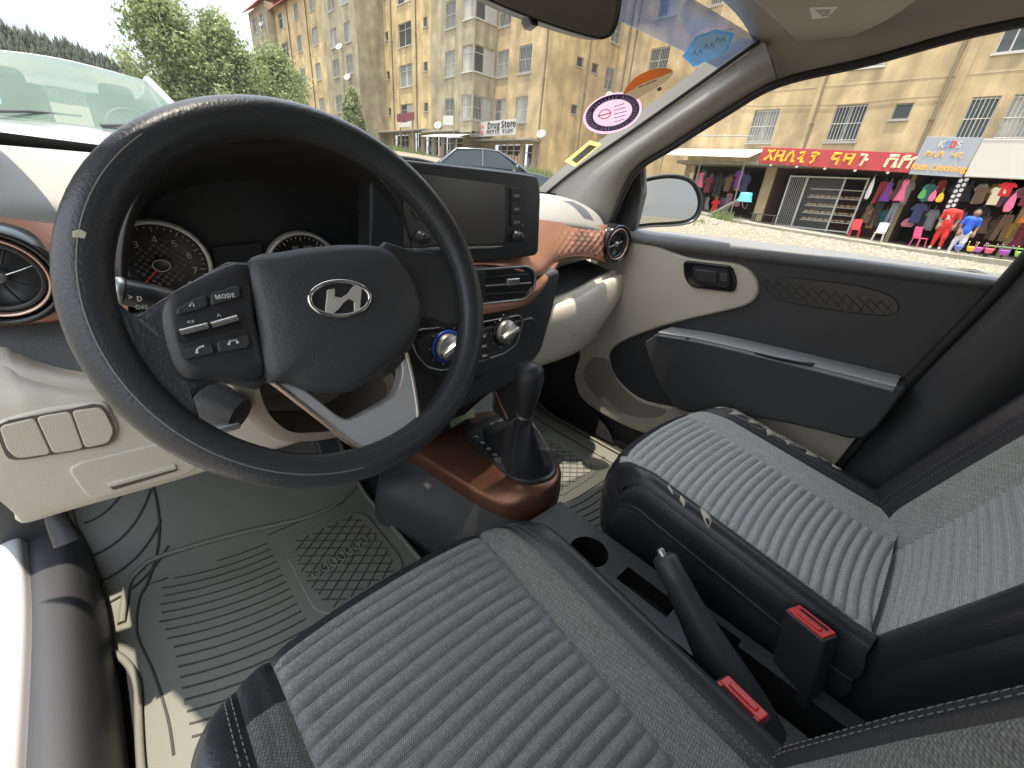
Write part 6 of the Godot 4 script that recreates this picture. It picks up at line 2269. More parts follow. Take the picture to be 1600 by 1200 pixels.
	shell(st, [[Vector3(26.4, 4.15, -14.2), Vector3(26.4, 4.1, -9.15)], [Vector3(25.3, 3.9, -14.2), Vector3(25.3, 3.85, -9.15)], [Vector3(24.0, 3.6, -14.2), Vector3(24.0, 3.5, -9.15)]], 8, 6, Vector3(0, 0.03, 0))
	part(t, "sheet", st, m.sign_white)
	for z in [-13.9, -11.6, -9.3]:
		st = S()
		tube(st, [Vector3(24.1, 0.5, z), Vector3(24.1, 3.55, z)], 0.03, 6)
		part(t, "pole", st, m.pipe)
	st = S()
	tube(st, [Vector3(24.1, 4.6, -14.5), Vector3(24.2, 4.45, -9.3)], 0.03, 6)
	part(t, "rail", st, m.sign_grey)

# ---------------------------------------------------------------- shop goods
func garment(kind: int, c: Vector3, w: float, h: float, col: Color, label: String, turn := 0.0) -> void:
	var p: PackedVector2Array
	if kind == 0:      # shirt
		p = PackedVector2Array([Vector2(-0.12, 0.5), Vector2(-0.3, 0.46), Vector2(-0.5, 0.2), Vector2(-0.38, 0.1), Vector2(-0.28, 0.2), Vector2(-0.3, -0.5), Vector2(0.3, -0.5), Vector2(0.28, 0.2), Vector2(0.38, 0.1), Vector2(0.5, 0.2), Vector2(0.3, 0.46), Vector2(0.12, 0.5), Vector2(0, 0.42)])
	elif kind == 1:    # dress
		p = PackedVector2Array([Vector2(-0.14, 0.5), Vector2(-0.28, 0.42), Vector2(-0.2, 0.1), Vector2(-0.34, -0.2), Vector2(-0.5, -0.5), Vector2(0, -0.46), Vector2(0.5, -0.5), Vector2(0.34, -0.2), Vector2(0.2, 0.1), Vector2(0.28, 0.42), Vector2(0.14, 0.5), Vector2(0, 0.4)])
	elif kind == 2:    # trousers
		p = PackedVector2Array([Vector2(-0.3, 0.5), Vector2(-0.36, 0.0), Vector2(-0.42, -0.5), Vector2(-0.08, -0.5), Vector2(0, 0.15), Vector2(0.08, -0.5), Vector2(0.42, -0.5), Vector2(0.36, 0.0), Vector2(0.3, 0.5)])
	else:              # bag or toy on a string
		p = PackedVector2Array([Vector2(-0.05, 0.5), Vector2(-0.3, 0.25), Vector2(-0.45, -0.2), Vector2(-0.3, -0.48), Vector2(0.3, -0.48), Vector2(0.45, -0.2), Vector2(0.3, 0.25), Vector2(0.05, 0.5)])
	var q := PackedVector2Array()
	for v in p:
		q.append(Vector2(v.x * w, v.y * h))
	var f := Transform3D(Basis(Vector3.UP, -PI / 2 + turn), c)
	var names_ := ["hanging_shirt", "hanging_dress", "hanging_trousers", "hanging_bag"]
	var t := thing(names_[kind], label, ["shirt", "dress", "trousers", "bag"][kind], c, "clothes and goods hung outside the shops")
	var st := S()
	plate(st, f, soft(q, 0.04, 3), -0.03, 0.03, 0.02)
	var mat := StandardMaterial3D.new()
	mat.albedo_color = col.linear_to_srgb()
	mat.roughness = 0.9
	part(t, "cloth", st, mat)
	st = S()
	tube(st, [f * Vector3(0, h * 0.42, 0), f * Vector3(0, h * 0.5 + 0.10, 0), f * Vector3(0.03, h * 0.5 + 0.14, 0)], 0.008, 5)
	part(t, "hook", st, m.frame_grey)
func stall() -> void:
	var cs := [["red", Color(0.55, 0.02, 0.03)], ["navy", Color(0.03, 0.04, 0.10)], ["pink", Color(0.72, 0.16, 0.28)], ["grey", Color(0.16, 0.16, 0.17)], ["maroon", Color(0.14, 0.02, 0.03)], ["cream", Color(0.62, 0.54, 0.36)], ["brown", Color(0.12, 0.06, 0.035)], ["green", Color(0.10, 0.36, 0.10)], ["orange", Color(0.70, 0.20, 0.03)], ["purple", Color(0.16, 0.04, 0.24)], ["white", Color(0.66, 0.64, 0.60)], ["blue", Color(0.04, 0.12, 0.45)], ["black", Color(0.015, 0.015, 0.015)], ["yellow", Color(0.78, 0.50, 0.05)]]
	# z, y, kind, w, h, colour, where
	var list := [
		[-12.6, 2.55, 1, 0.55, 0.9, 5, "at the far end of the sheet canopy"], [-12.0, 2.6, 1, 0.5, 0.8, 2, "under the sheet canopy"], [-11.5, 2.35, 0, 0.6, 0.8, 4, "under the sheet canopy"], [-10.9, 2.3, 2, 0.5, 1.0, 12, "under the sheet canopy"], [-10.4, 2.45, 0, 0.55, 0.75, 6, "under the sheet canopy"], [-9.9, 2.7, 0, 0.55, 0.9, 9, "by the canopy's pole"], [-9.5, 2.5, 0, 0.5, 0.9, 1, "at the canopy's near end"],
		[-12.4, 1.5, 2, 0.5, 1.0, 6, "low beneath the sheet canopy"], [-11.7, 1.45, 1, 0.5, 0.9, 12, "low beneath the sheet canopy"], [-10.9, 1.3, 0, 0.5, 0.7, 0, "low beneath the sheet canopy"], [-10.3, 1.4, 1, 0.5, 0.9, 3, "low beneath the sheet canopy"],
		[-4.05, 2.55, 3, 0.22, 0.9, 10, "below the red sign's end"], [-3.4, 2.45, 1, 0.42, 0.8, 9, "below the red sign's end"], [-2.9, 2.55, 1, 0.40, 0.9, 2, "beside the brick-red pier"], [-3.5, 1.55, 2, 0.45, 1.1, 12, "under the red sign's end"], [-2.95, 1.55, 2, 0.4, 1.0, 3, "beside the brick-red pier"],
		[-2.2, 2.45, 3, 0.28, 0.4, 7, "on a red cord below the grey sign"], [-1.85, 2.4, 3, 0.26, 0.45, 2, "on a red cord below the grey sign"], [-1.6, 2.35, 3, 0.28, 0.38, 13, "below the grey sign"], [-2.1, 1.7, 0, 0.6, 0.8, 1, "inside the clothing shop"], [-1.6, 1.5, 0, 0.5, 0.8, 3, "inside the clothing shop"],
		[-0.45, 2.5, 0, 0.5, 0.6, 6, "under the blank white board"], [-0.05, 2.5, 0, 0.5, 0.65, 5, "under the blank white board"], [0.15, 2.75, 0, 0.55, 0.5, 0, "high under the blank white board"], [0.45, 2.3, 3, 0.3, 0.7, 2, "under the blank white board"], [0.8, 2.5, 0, 0.5, 0.6, 4, "under the blank white board"], [1.1, 2.0, 1, 0.45, 0.8, 8, "under the blank white board"], [1.45, 2.2, 3, 0.4, 0.5, 0, "near the frame's edge under the white board"], [1.5, 2.75, 0, 0.5, 0.7, 7, "near the frame's edge under the white board"], [-0.2, 1.7, 0, 0.5, 0.9, 12, "behind the two display figures"], [0.6, 1.4, 2, 0.5, 1.0, 6, "behind the display table"], [1.2, 1.1, 1, 0.5, 0.8, 4, "behind the display table"]]
	for q in list:
		garment(q[2], Vector3(25.45 if q[1] > 2.0 else 25.75, q[1] - 0.10, q[0]), q[3], q[4], cs[q[5]][1], "%s %s hanging %s" % [cs[q[5]][0], ["shirt", "dress", "trousers", "bag"][q[2]], q[6]], 0.2 * sin(q[0] * 5.0))
	# a second, duller layer further in
	var q2 := RandomNumberGenerator.new()
	q2.seed = 9
	var used := {}
	var dull := [["dark red", Color(0.25, 0.03, 0.03)], ["dull navy", Color(0.03, 0.035, 0.07)], ["dusty pink", Color(0.40, 0.15, 0.19)], ["charcoal", Color(0.05, 0.05, 0.055)], ["faded brown", Color(0.16, 0.10, 0.07)], ["off-white", Color(0.42, 0.40, 0.36)], ["mustard", Color(0.42, 0.25, 0.05)], ["teal", Color(0.04, 0.18, 0.19)], ["mauve", Color(0.20, 0.10, 0.20)]]
	for i in 44:
		var z: float = [-12.7 + i * 0.2, -3.9 + (i - 16) * 0.155, -2.3 + (i - 24) * 0.195][0 if i < 16 else 1 if i < 24 else 2] + q2.randf_range(-0.05, 0.05)
		var up := 2.45 if i % 2 else 1.35
		var kd: int = [0, 1, 2, 0, 3][i % 5]
		var c = dull[0]
		var said := ""
		for try in 9:
			c = dull[(i * 5 + i / 3 + try) % 9]
			said = "%s %s on the inner %s rail, %s" % [c[0], ["shirt", "dress", "trousers", "bag"][kd], "upper" if i % 2 else "lower", ["under the sheet canopy", "between the bakery and the clothing shop", "behind the display figures"][0 if i < 16 else 1 if i < 24 else 2]]
			if not used.has(said):
				break
		used[said] = true
		garment(kd, Vector3(25.95 + 0.12 * (i % 3), up + q2.randf_range(-0.15, 0.2), z), q2.randf_range(0.36, 0.55), q2.randf_range(0.6, 0.95) if kd != 3 else 0.4, c[1] * q2.randf_range(0.8, 1.1), said, q2.randf_range(-0.5, 0.5))
	# bakery front: steel frame with gate and shelves
	var f := fx(26.45)
	var t := thing("bakery_front", "steel-framed bakery front with folding grille and shelves under the red sign", "shop front", Vector3(26.4, 0.4, -5.8))
	var st := S()
	for x in [-7.7, -6.9, -5.3, -4.4]:
		lbox(st, f, x - 0.035, 0.45, x + 0.035, 2.95, -0.05, 0.03)
	for y in [0.5, 2.88]:
		lbox(st, f, -7.66, y, -4.44, y + 0.06, -0.04, 0.02)
	part(t, "frame", st, m.frame_white)
	st = S()
	for i in 8:
		tube(st, [f * Vector3(-7.6 + i * 0.09, 0.5, 0), f * Vector3(-7.6 + i * 0.09, 2.9, 0)], 0.012, 5)
	part(t, "folding_grille", st, m.bars)
	st = S()
	for y in [0.9, 1.25, 1.6, 2.0, 2.4]:
		lbox(st, f, -6.8, y, -4.5, y + 0.04, -1.2, -0.7)
	part(t, "shelf", st, m.frame_white)
	st = S()
	for y in [0.94, 1.29, 1.64, 2.04]:
		for i in 9:
			box(st, f * Vector3(-6.65 + i * 0.25 + rng.randf_range(-0.03, 0.03), y + 0.06, -0.9), Vector3(0.2, 0.1, 0.19), 0.02)
	part(t, "loaves", st, M("bread", 0.40, 0.27, 0.13, 0.8), "stuff")
	st = S()
	lbox(st, f, -6.85, 0.5, -5.35, 2.85, -0.03, -0.024)
	part(t, "pane", st, m.glass)
	# string of white footballs-on-black bunting
	t = thing("patterned_scarf", "long black scarf with white round spots hanging below the grey sign", "scarf", Vector3(25.3, 1.2, -1.0))
	st = S()
	var sf := Transform3D(Basis(Vector3.UP, -PI / 2), Vector3(25.3, 0, -1.15))
	plate(st, sf, rect(-0.16, 1.25, 0.16, 3.0, 0.03), -0.02, 0.02, 0.01)
	part(t, "cloth", st, m.black_deep)
	st = S()
	for i in 9:
		for s in [-1, 1]:
			plate(st, sf, oval(Vector2(s * 0.075, 1.36 + i * 0.19 + (0.05 if s > 0 else 0.0)), 0.065, 0.07, 10), 0.02, 0.026)
	part(t, "spots", st, m.frame_white)
	# small things on the pavement
	chair(Vector3(25.0, 0.36, -3.9), M("red_plastic", 0.6, 0.03, 0.03, 0.4), "red plastic child's chair under the bags by the bakery's grille", 0.3)
	chair(Vector3(24.7, 0.32, -2.95), m.frame_white, "white metal-framed chair at the pier beside the clothing shop", 0.0)
	chair(Vector3(24.5, 0.28, -1.55), M("pink_plastic", 0.65, 0.08, 0.2, 0.4), "pink plastic chair lying in front of the clothing shop", 0.9)
	t = thing("bench", "dark slatted bench beside the bakery's folding grille", "bench", Vector3(25.3, 0.5, -8.0))
	for i in 3:
		st = S()
		box(st, Vector3(25.2 + i * 0.16, 0.98, -8.0), Vector3(0.13, 0.04, 1.3), 0.008)
		part(t, "slat", st, m.black)
	for z in [-8.5, -7.5]:
		for x in [25.2, 25.52]:
			st = S()
			box(st, Vector3(x, 0.74, z), Vector3(0.05, 0.46, 0.05), 0.005)
			part(t, "leg", st, m.black)
	t = thing("bucket", "turquoise plastic bucket upturned on a white ramp at the canopy's near pole", "bucket", Vector3(24.4, 1.75, -8.9))
	st = S()
	lathe(st, Transform3D(Basis(Vector3.RIGHT, PI / 2), Vector3(24.4, 1.95, -8.9)), [0.0, 0.0, 0.27, 0.0, 0.30, 0.2, 0.34, 0.42, 0.36, 0.44, 0.33, 0.44, 0.0, 0.42], 20)
	part(t, "body", st, M("turquoise", 0.10, 0.55, 0.65, 0.4))
	st = S()
	tube(st, curve3([Vector3(24.05, 1.6, -8.9), Vector3(24.1, 1.3, -8.8), Vector3(24.4, 1.2, -8.75), Vector3(24.7, 1.35, -8.8), Vector3(24.75, 1.6, -8.9)], 12), 0.012, 5)
	part(t, "handle", st, m.frame_grey)
	st = S()
	shell(st, [[Vector3(24.2, 1.62, -9.2), Vector3(24.8, 1.62, -9.2)], [Vector3(24.0, 0.95, -10.1), Vector3(24.5, 0.95, -10.1)], [Vector3(23.9, 0.62, -10.7), Vector3(24.4, 0.62, -10.7)]], 4, 8, Vector3(0, -0.04, 0))
	single("ramp_board", st, m.frame_white, "white board leaning from the turquoise bucket down to the pavement", "board")
	t = thing("display_table", "low green-topped display table near the frame's edge under the white board", "table", Vector3(24.9, 0.2, 1.1))
	st = S()
	box(st, Vector3(24.9, 0.62, 1.2), Vector3(0.8, 0.05, 1.7), 0.01)
	part(t, "top", st, M("table_green", 0.10, 0.22, 0.07, 0.7))
	for x in [24.6, 25.2]:
		for z in [0.5, 1.9]:
			st = S()
			box(st, Vector3(x, 0.4, z), Vector3(0.05, 0.4, 0.05))
			part(t, "leg", st, m.pipe)
	var toys := [[0.25, Color(0.45, 0.10, 0.5), "purple"], [0.55, Color(0.7, 0.12, 0.2), "crimson"], [-0.3, Color(0.15, 0.2, 0.5), "blue"], [0.95, Color(0.35, 0.08, 0.45), "violet"], [0.05, Color(0.8, 0.45, 0.05), "yellow"], [1.35, Color(0.3, 0.5, 0.12), "lime"]]
	for q in toys:
		t = thing("toy_wheelbarrow", "%s toy pushcart among the toys at the clothing shop's foot" % q[2], "toy", Vector3(24.35, 0.25, q[0]), "toys on the pavement")
		var mat := StandardMaterial3D.new()
		mat.albedo_color = q[1].linear_to_srgb()
		mat.roughness = 0.4
		st = S()
		dome(st, Transform3D(Basis(Vector3(1, 0, 0), Vector3(0, 0, -1), Vector3(0, 1, 0)), Vector3(24.35, 0.36, q[0])), rect(-0.2, -0.14, 0.2, 0.14, 0.05), [0.6, 0.0, 0.9, 0.12, 1.0, 0.18, 0.93, 0.18, 0.6, 0.05, 0.0, 0.04])
		part(t, "tub", st, mat)
		st = S()
		for s in [-0.1, 0.1]:
			tube(st, [Vector3(24.3, 0.42, q[0] + s), Vector3(24.0, 0.72, q[0] + s * 1.3)], 0.015, 6)
		part(t, "handles", st, mat)
		st = S()
		lathe(st, Transform3D(Basis.IDENTITY, Vector3(24.5, 0.32, q[0])), [0.0, -0.03, 0.07, -0.03, 0.07, 0.03, 0.0, 0.03], 14)
		part(t, "wheel", st, m.tyre)

func chair(c: Vector3, mat: Material, label: String, turn: float) -> void:
	var t := thing("small_chair", label, "chair", c, "chairs outside the shops")
	t.rotation.y = turn
	var st := S()
	box(st, Vector3(0, 0.36, 0), Vector3(0.36, 0.04, 0.36), 0.015)
	var o := part(t, "seat", st, mat)
	o.position = Vector3.ZERO
	st = S()
	shell(st, [[Vector3(0.17, 0.40, -0.18), Vector3(0.19, 0.40, 0.0), Vector3(0.17, 0.40, 0.18)], [Vector3(0.24, 0.78, -0.17), Vector3(0.27, 0.80, 0.0), Vector3(0.24, 0.78, 0.17)]], 8, 4, Vector3(0.025, 0, 0))
	o = part(t, "backrest", st, mat)
	o.position = Vector3.ZERO
	for x in [-0.15, 0.15]:
		for z in [-0.15, 0.15]:
			st = S()
			tube(st, [Vector3(x, 0.36, z), Vector3(x * 1.2, 0.0, z * 1.2)], [0.022, 0.016], 6)
			o = part(t, "leg", st, mat)
			o.position = Vector3.ZERO
# ---------------------------------------------------------------- people: a smooth field round a skeleton, meshed as surface nets
func field(bones: Array, p: Vector3) -> float:
	var k := 0.025
	var s := 0.0
	for b in bones:
		var a: Vector3 = b[0]
		var d: Vector3 = b[1] - a
		var h := clampf((p - a).dot(d) / maxf(d.length_squared(), 1e-9), 0, 1)
		var q := (p - a - d * h)
		if b.size() > 4:
			q = q * Vector3(1.0 / b[4].x, 1.0, 1.0 / b[4].y)
		s += exp(-(q.length() - lerpf(b[2], b[3], h)) / k)
	return -k * log(maxf(s, 1e-30))
func nets(st: SurfaceTool, bones: Array, cell: float) -> void:
	var near := {}
	for b in bones:
		var r: float = maxf(b[2], b[3]) * 1.25 + cell * 2.0
		var n := maxi(1, int(b[0].distance_to(b[1]) / (cell * 2.0)))
		for i in n + 1:
			var c: Vector3 = b[0].lerp(b[1], float(i) / n)
			var e := int(ceil(r / cell))
			var o := Vector3i((c / cell).floor())
			for x in range(-e, e + 1):
				for y in range(-e, e + 1):
					for z in range(-e, e + 1):
						near[o + Vector3i(x, y, z)] = true
	var val := {}
	for c in near:
		val[c] = field(bones, Vector3(c) * cell)
	var vert := {}
	var corner := []
	for i in 8:
		corner.append(Vector3i(i & 1, (i >> 1) & 1, (i >> 2) & 1))
	for c in near:
		var inn := 0
		var ok := true
		for o in corner:
			if not val.has(c + o):
				ok = false
				break
			if val[c + o] < 0.0:
				inn += 1
		if not ok or inn == 0 or inn == 8:
			continue
		var sum := Vector3.ZERO
		var n := 0
		for i in 8:
			for ax in 3:
				if not (i >> ax) & 1:
					var a: Vector3i = c + corner[i]
					var b: Vector3i = c + corner[i | (1 << ax)]
					if (val[a] < 0.0) != (val[b] < 0.0):
						sum += Vector3(a).lerp(Vector3(b), val[a] / (val[a] - val[b]))
						n += 1
		vert[c] = sum / n * cell
	st.set_smooth_group(1)
	for c in vert:
		for ax in 3:
			var e := Vector3i.ZERO
			e[ax] = 1
			if not val.has(c + e) or (val[c] < 0.0) == (val[c + e] < 0.0):
				continue
			var u := Vector3i.ZERO
			u[(ax + 1) % 3] = 1
			var w := Vector3i.ZERO
			w[(ax + 2) % 3] = 1
			if vert.has(c - u) and vert.has(c - w) and vert.has(c - u - w):
				if val[c] < 0.0:
					quad(st, vert[c], vert[c - w], vert[c - u - w], vert[c - u])
				else:
					quad(st, vert[c], vert[c - u], vert[c - u - w], vert[c - w])
func figure(t: Node3D, o: Vector3, turn: float, h: float, lean: float, shirt: Material, trousers: Material, head: bool) -> void:
	var b := Basis(Vector3.UP, turn) * Basis(Vector3(0, 0, 1), lean)
	var P := func(x, y, z): return o + b * (Vector3(x, y, z) * h)
	var sk := []
	if head:
		sk.append_array([[P.call(0, 0.925, 0.010), P.call(0, 0.955, 0.0), 0.058 * h, 0.056 * h], [P.call(0, 0.885, 0.02), P.call(0, 0.90, 0.025), 0.035 * h, 0.045 * h], [P.call(0, 0.915, 0.058), P.call(0, 0.90, 0.066), 0.008 * h, 0.011 * h], [P.call(0.05, 0.92, 0), P.call(0.052, 0.93, 0), 0.012 * h, 0.013 * h], [P.call(-0.05, 0.92, 0), P.call(-0.052, 0.93, 0), 0.012 * h, 0.013 * h], [P.call(0, 0.80, -0.01), P.call(0, 0.88, 0.0), 0.034 * h, 0.032 * h]])
	var torso := [[P.call(0, 0.56, 0), P.call(0, 0.76, 0), 0.082 * h, 0.090 * h, Vector2(1.2, 0.85)], [P.call(-0.085, 0.79, 0), P.call(0.085, 0.79, 0), 0.045 * h, 0.045 * h], [P.call(0, 0.50, 0), P.call(0, 0.54, 0), 0.085 * h, 0.085 * h, Vector2(1.15, 0.9)]]
	var upper := [[P.call(-0.11, 0.785, 0), P.call(-0.145, 0.63, -0.01), 0.036 * h, 0.030 * h], [P.call(0.11, 0.785, 0), P.call(0.155, 0.63, 0.0), 0.036 * h, 0.030 * h]]
	var fore := [[P.call(-0.145, 0.63, -0.01), P.call(-0.13, 0.49, 0.05), 0.026 * h, 0.018 * h], [P.call(0.155, 0.63, 0.0), P.call(0.14, 0.50, 0.08), 0.026 * h, 0.018 * h]]
	for s in [-1, 1]:
		var w := Vector3(-0.13, 0.49, 0.05) if s < 0 else Vector3(0.14, 0.50, 0.08)
		fore.append([P.call(w.x, w.y, w.z), P.call(w.x, w.y - 0.035, w.z + 0.012), 0.017 * h, 0.019 * h])
		for k in 4:
			var dx := (k - 1.5) * 0.0085
			fore.append([P.call(w.x + dx, w.y - 0.045, w.z + 0.014), P.call(w.x + dx * 1.1, w.y - 0.082 + 0.006 * absf(k - 1.3), w.z + 0.026), 0.0058 * h, 0.0046 * h])
		fore.append([P.call(w.x - s * 0.016, w.y - 0.02, w.z + 0.014), P.call(w.x - s * 0.024, w.y - 0.052, w.z + 0.03), 0.007 * h, 0.005 * h])
	var legs := []
	for s in [-1, 1]:
		legs.append_array([[P.call(s * 0.052, 0.49, 0), P.call(s * 0.065, 0.27, 0.03 * s), 0.062 * h, 0.040 * h], [P.call(s * 0.065, 0.27, 0.03 * s), P.call(s * 0.075, 0.045, 0.01 * s), 0.038 * h, 0.024 * h]])
	var feet := []
	for s in [-1, 1]:
		feet.append([P.call(s * 0.076, 0.022, -0.015), P.call(s * 0.085, 0.018, 0.105), 0.022 * h, 0.018 * h])
	var st := S()
	nets(st, sk + torso + upper + fore + legs + feet, 0.02)
	part(t, "body", st, m.skin)
	var wide := func(list, g):
		var q := []
		for x in list:
			var y: Array = x.duplicate()
			y[2] += g
			y[3] += g
			q.append(y)
		return q
	st = S()
	nets(st, wide.call(torso, 0.014) + wide.call([[upper[0][0], upper[0][0].lerp(upper[0][1], 0.75), upper[0][2], upper[0][3]], [upper[1][0], upper[1][0].lerp(upper[1][1], 0.75), upper[1][2], upper[1][3]]], 0.016), 0.022)
	part(t, "t_shirt", st, shirt)
	st = S()
	nets(st, wide.call(legs, 0.014) + wide.call([torso[2]], 0.006), 0.022)
	part(t, "trousers", st, trousers)
	st = S()
	nets(st, wide.call(feet, 0.010), 0.018)
	part(t, "shoe", st, m.sign_white)
	if head:
		st = S()
		nets(st, [[P.call(0, 0.952, -0.016), P.call(0, 0.968, -0.006), 0.060 * h, 0.054 * h]], 0.018)
		part(t, "hair", st, m.hair)
		st = S()
		for s in [-1, 1]:
			lathe(st, Transform3D(b, P.call(s * 0.020, 0.925, 0.062)), [0.0, 0.004, 0.006, 0.002, 0.009, 0.0], 8)
		part(t, "eyes", st, m.black_deep)
func people() -> void:
	var t := thing("person", "person in a bright blue t-shirt and pale trousers leaning outside the clothing shop", "person", Vector3(24.4, 0.22, -0.35))
	figure(t, Vector3(24.4, 0.20, -0.42), -PI / 2 + 0.3, 1.66, -0.10, M("blue_shirt", 0.02, 0.10, 0.55, 0.9), M("pale_trousers", 0.55, 0.54, 0.52, 0.9), true)
	t = thing("display_figure", "headless display figure in a red tracksuit with white print, beside the blue t-shirt", "mannequin", Vector3(24.7, 0.25, -1.0))
	var red := M("red_suit", 0.60, 0.03, 0.025, 0.9)
	figure(t, Vector3(24.75, 0.30, -1.0), -PI / 2, 1.80, -0.03, red, red, false)
	var st := S()
	plate(st, Transform3D(Basis(Vector3.UP, -PI / 2), Vector3(24.57, 1.50, -1.0)), rounded(PackedVector2Array([Vector2(-0.09, -0.10), Vector2(-0.02, -0.06), Vector2(0.07, -0.11), Vector2(0.06, 0.0), Vector2(0.10, 0.09), Vector2(0.0, 0.06), Vector2(-0.08, 0.11), Vector2(-0.05, 0.0)]), 3), -0.02, 0.02, 0.008)
	part(t, "white_print", st, m.frame_white)

# ---------------------------------------------------------------- trees, grass, parked cars
func tree(c: Vector3, h: float, r: float, label: String, seed_: int) -> void:
	var t := thing("leafy_tree", label, "tree", c, "trees before the far block")
	var q := RandomNumberGenerator.new()
	q.seed = seed_
	var st := S()
	tube(st, [c, c + Vector3(0.1, h * 0.3, 0), c + Vector3(-0.05, h * 0.7, 0.1), c + Vector3(0, h * 0.95, 0)], [h * 0.035, h * 0.026, h * 0.014, h * 0.004], 8)
	for k in 12:
		var y := h * (0.22 + 0.05 * k)
		var a := q.randf() * TAU
		var l := r * (1.0 - 0.06 * k)
		tube(st, [c + Vector3(0, y, 0), c + Vector3(cos(a) * l * 0.5, y + h * 0.07, sin(a) * l * 0.5), c + Vector3(cos(a) * l, y + h * 0.10, sin(a) * l)], [h * 0.012, h * 0.008, 0.01], 5)
	part(t, "trunk", st, m.bark)
	for half in 2:
		st = S()
		for k in 85:
			var f := pow(q.randf(), 0.8)
			var y := h * (0.14 + 0.86 * f)
			var rr := r * sqrt(maxf(0.03, 1.0 - pow(f * 1.02, 2.2))) * (0.75 + 0.35 * sin(f * 11.0 + k * 2.4))
			var a := q.randf() * TAU
			var cc := c + Vector3(cos(a) * rr, y, sin(a) * rr) * Vector3(1, 1, 1)
			var s := r * q.randf_range(0.16, 0.34)
			for i in 90:
				var d := Vector3(q.randfn(), q.randfn() * 1.1, q.randfn()) * s * 0.55
				var n := Vector3(q.randfn(), q.randfn() + 0.6, q.randfn()).normalized()
				var u := n.cross(Vector3(q.randfn(), q.randfn(), q.randfn())).normalized()
				var v := n.cross(u)
				var w := h * q.randf_range(0.010, 0.020)
				tri(st, cc + d - u * w, cc + d + v * w * 1.7, cc + d + u * w)
		part(t, "crown", st, [m.leaf, m.leaf_light][half], "", ["", "lighter clumps of leaves"][half])
func grass_tufts() -> void:
	var st := S()
	var q := RandomNumberGenerator.new()
	q.seed = 3
	for b in [[18.0, -9.2, 1.6, 1.0, 260, 0.16], [22.6, -22.0, 1.5, 3.0, 900, 0.5], [23.4, -9.4, 0.5, 0.7, 120, 0.5], [21.5, -40.0, 1.5, 6.0, 600, 0.5], [20.0, -14.0, 3, 4, 300, 0.16]]:
		for i in b[4]:
			var x: float = b[0] + q.randfn() * b[2] * 0.5
			var z: float = b[1] + q.randfn() * b[3] * 0.5
			var y := gy(z)
			var d := Vector3(q.randf_range(-1, 1), 0, q.randf_range(-1, 1)) * 0.12
			var h: float = b[5] * q.randf_range(0.4, 1.2)
			tri(st, Vector3(x, y, z) - d * 0.35, Vector3(x, y + h, z) + d, Vector3(x, y, z) + d * 0.35)
	single("grass", st, m.grass, "tufts of green grass along the far edge of the street", "grass", "", "stuff")
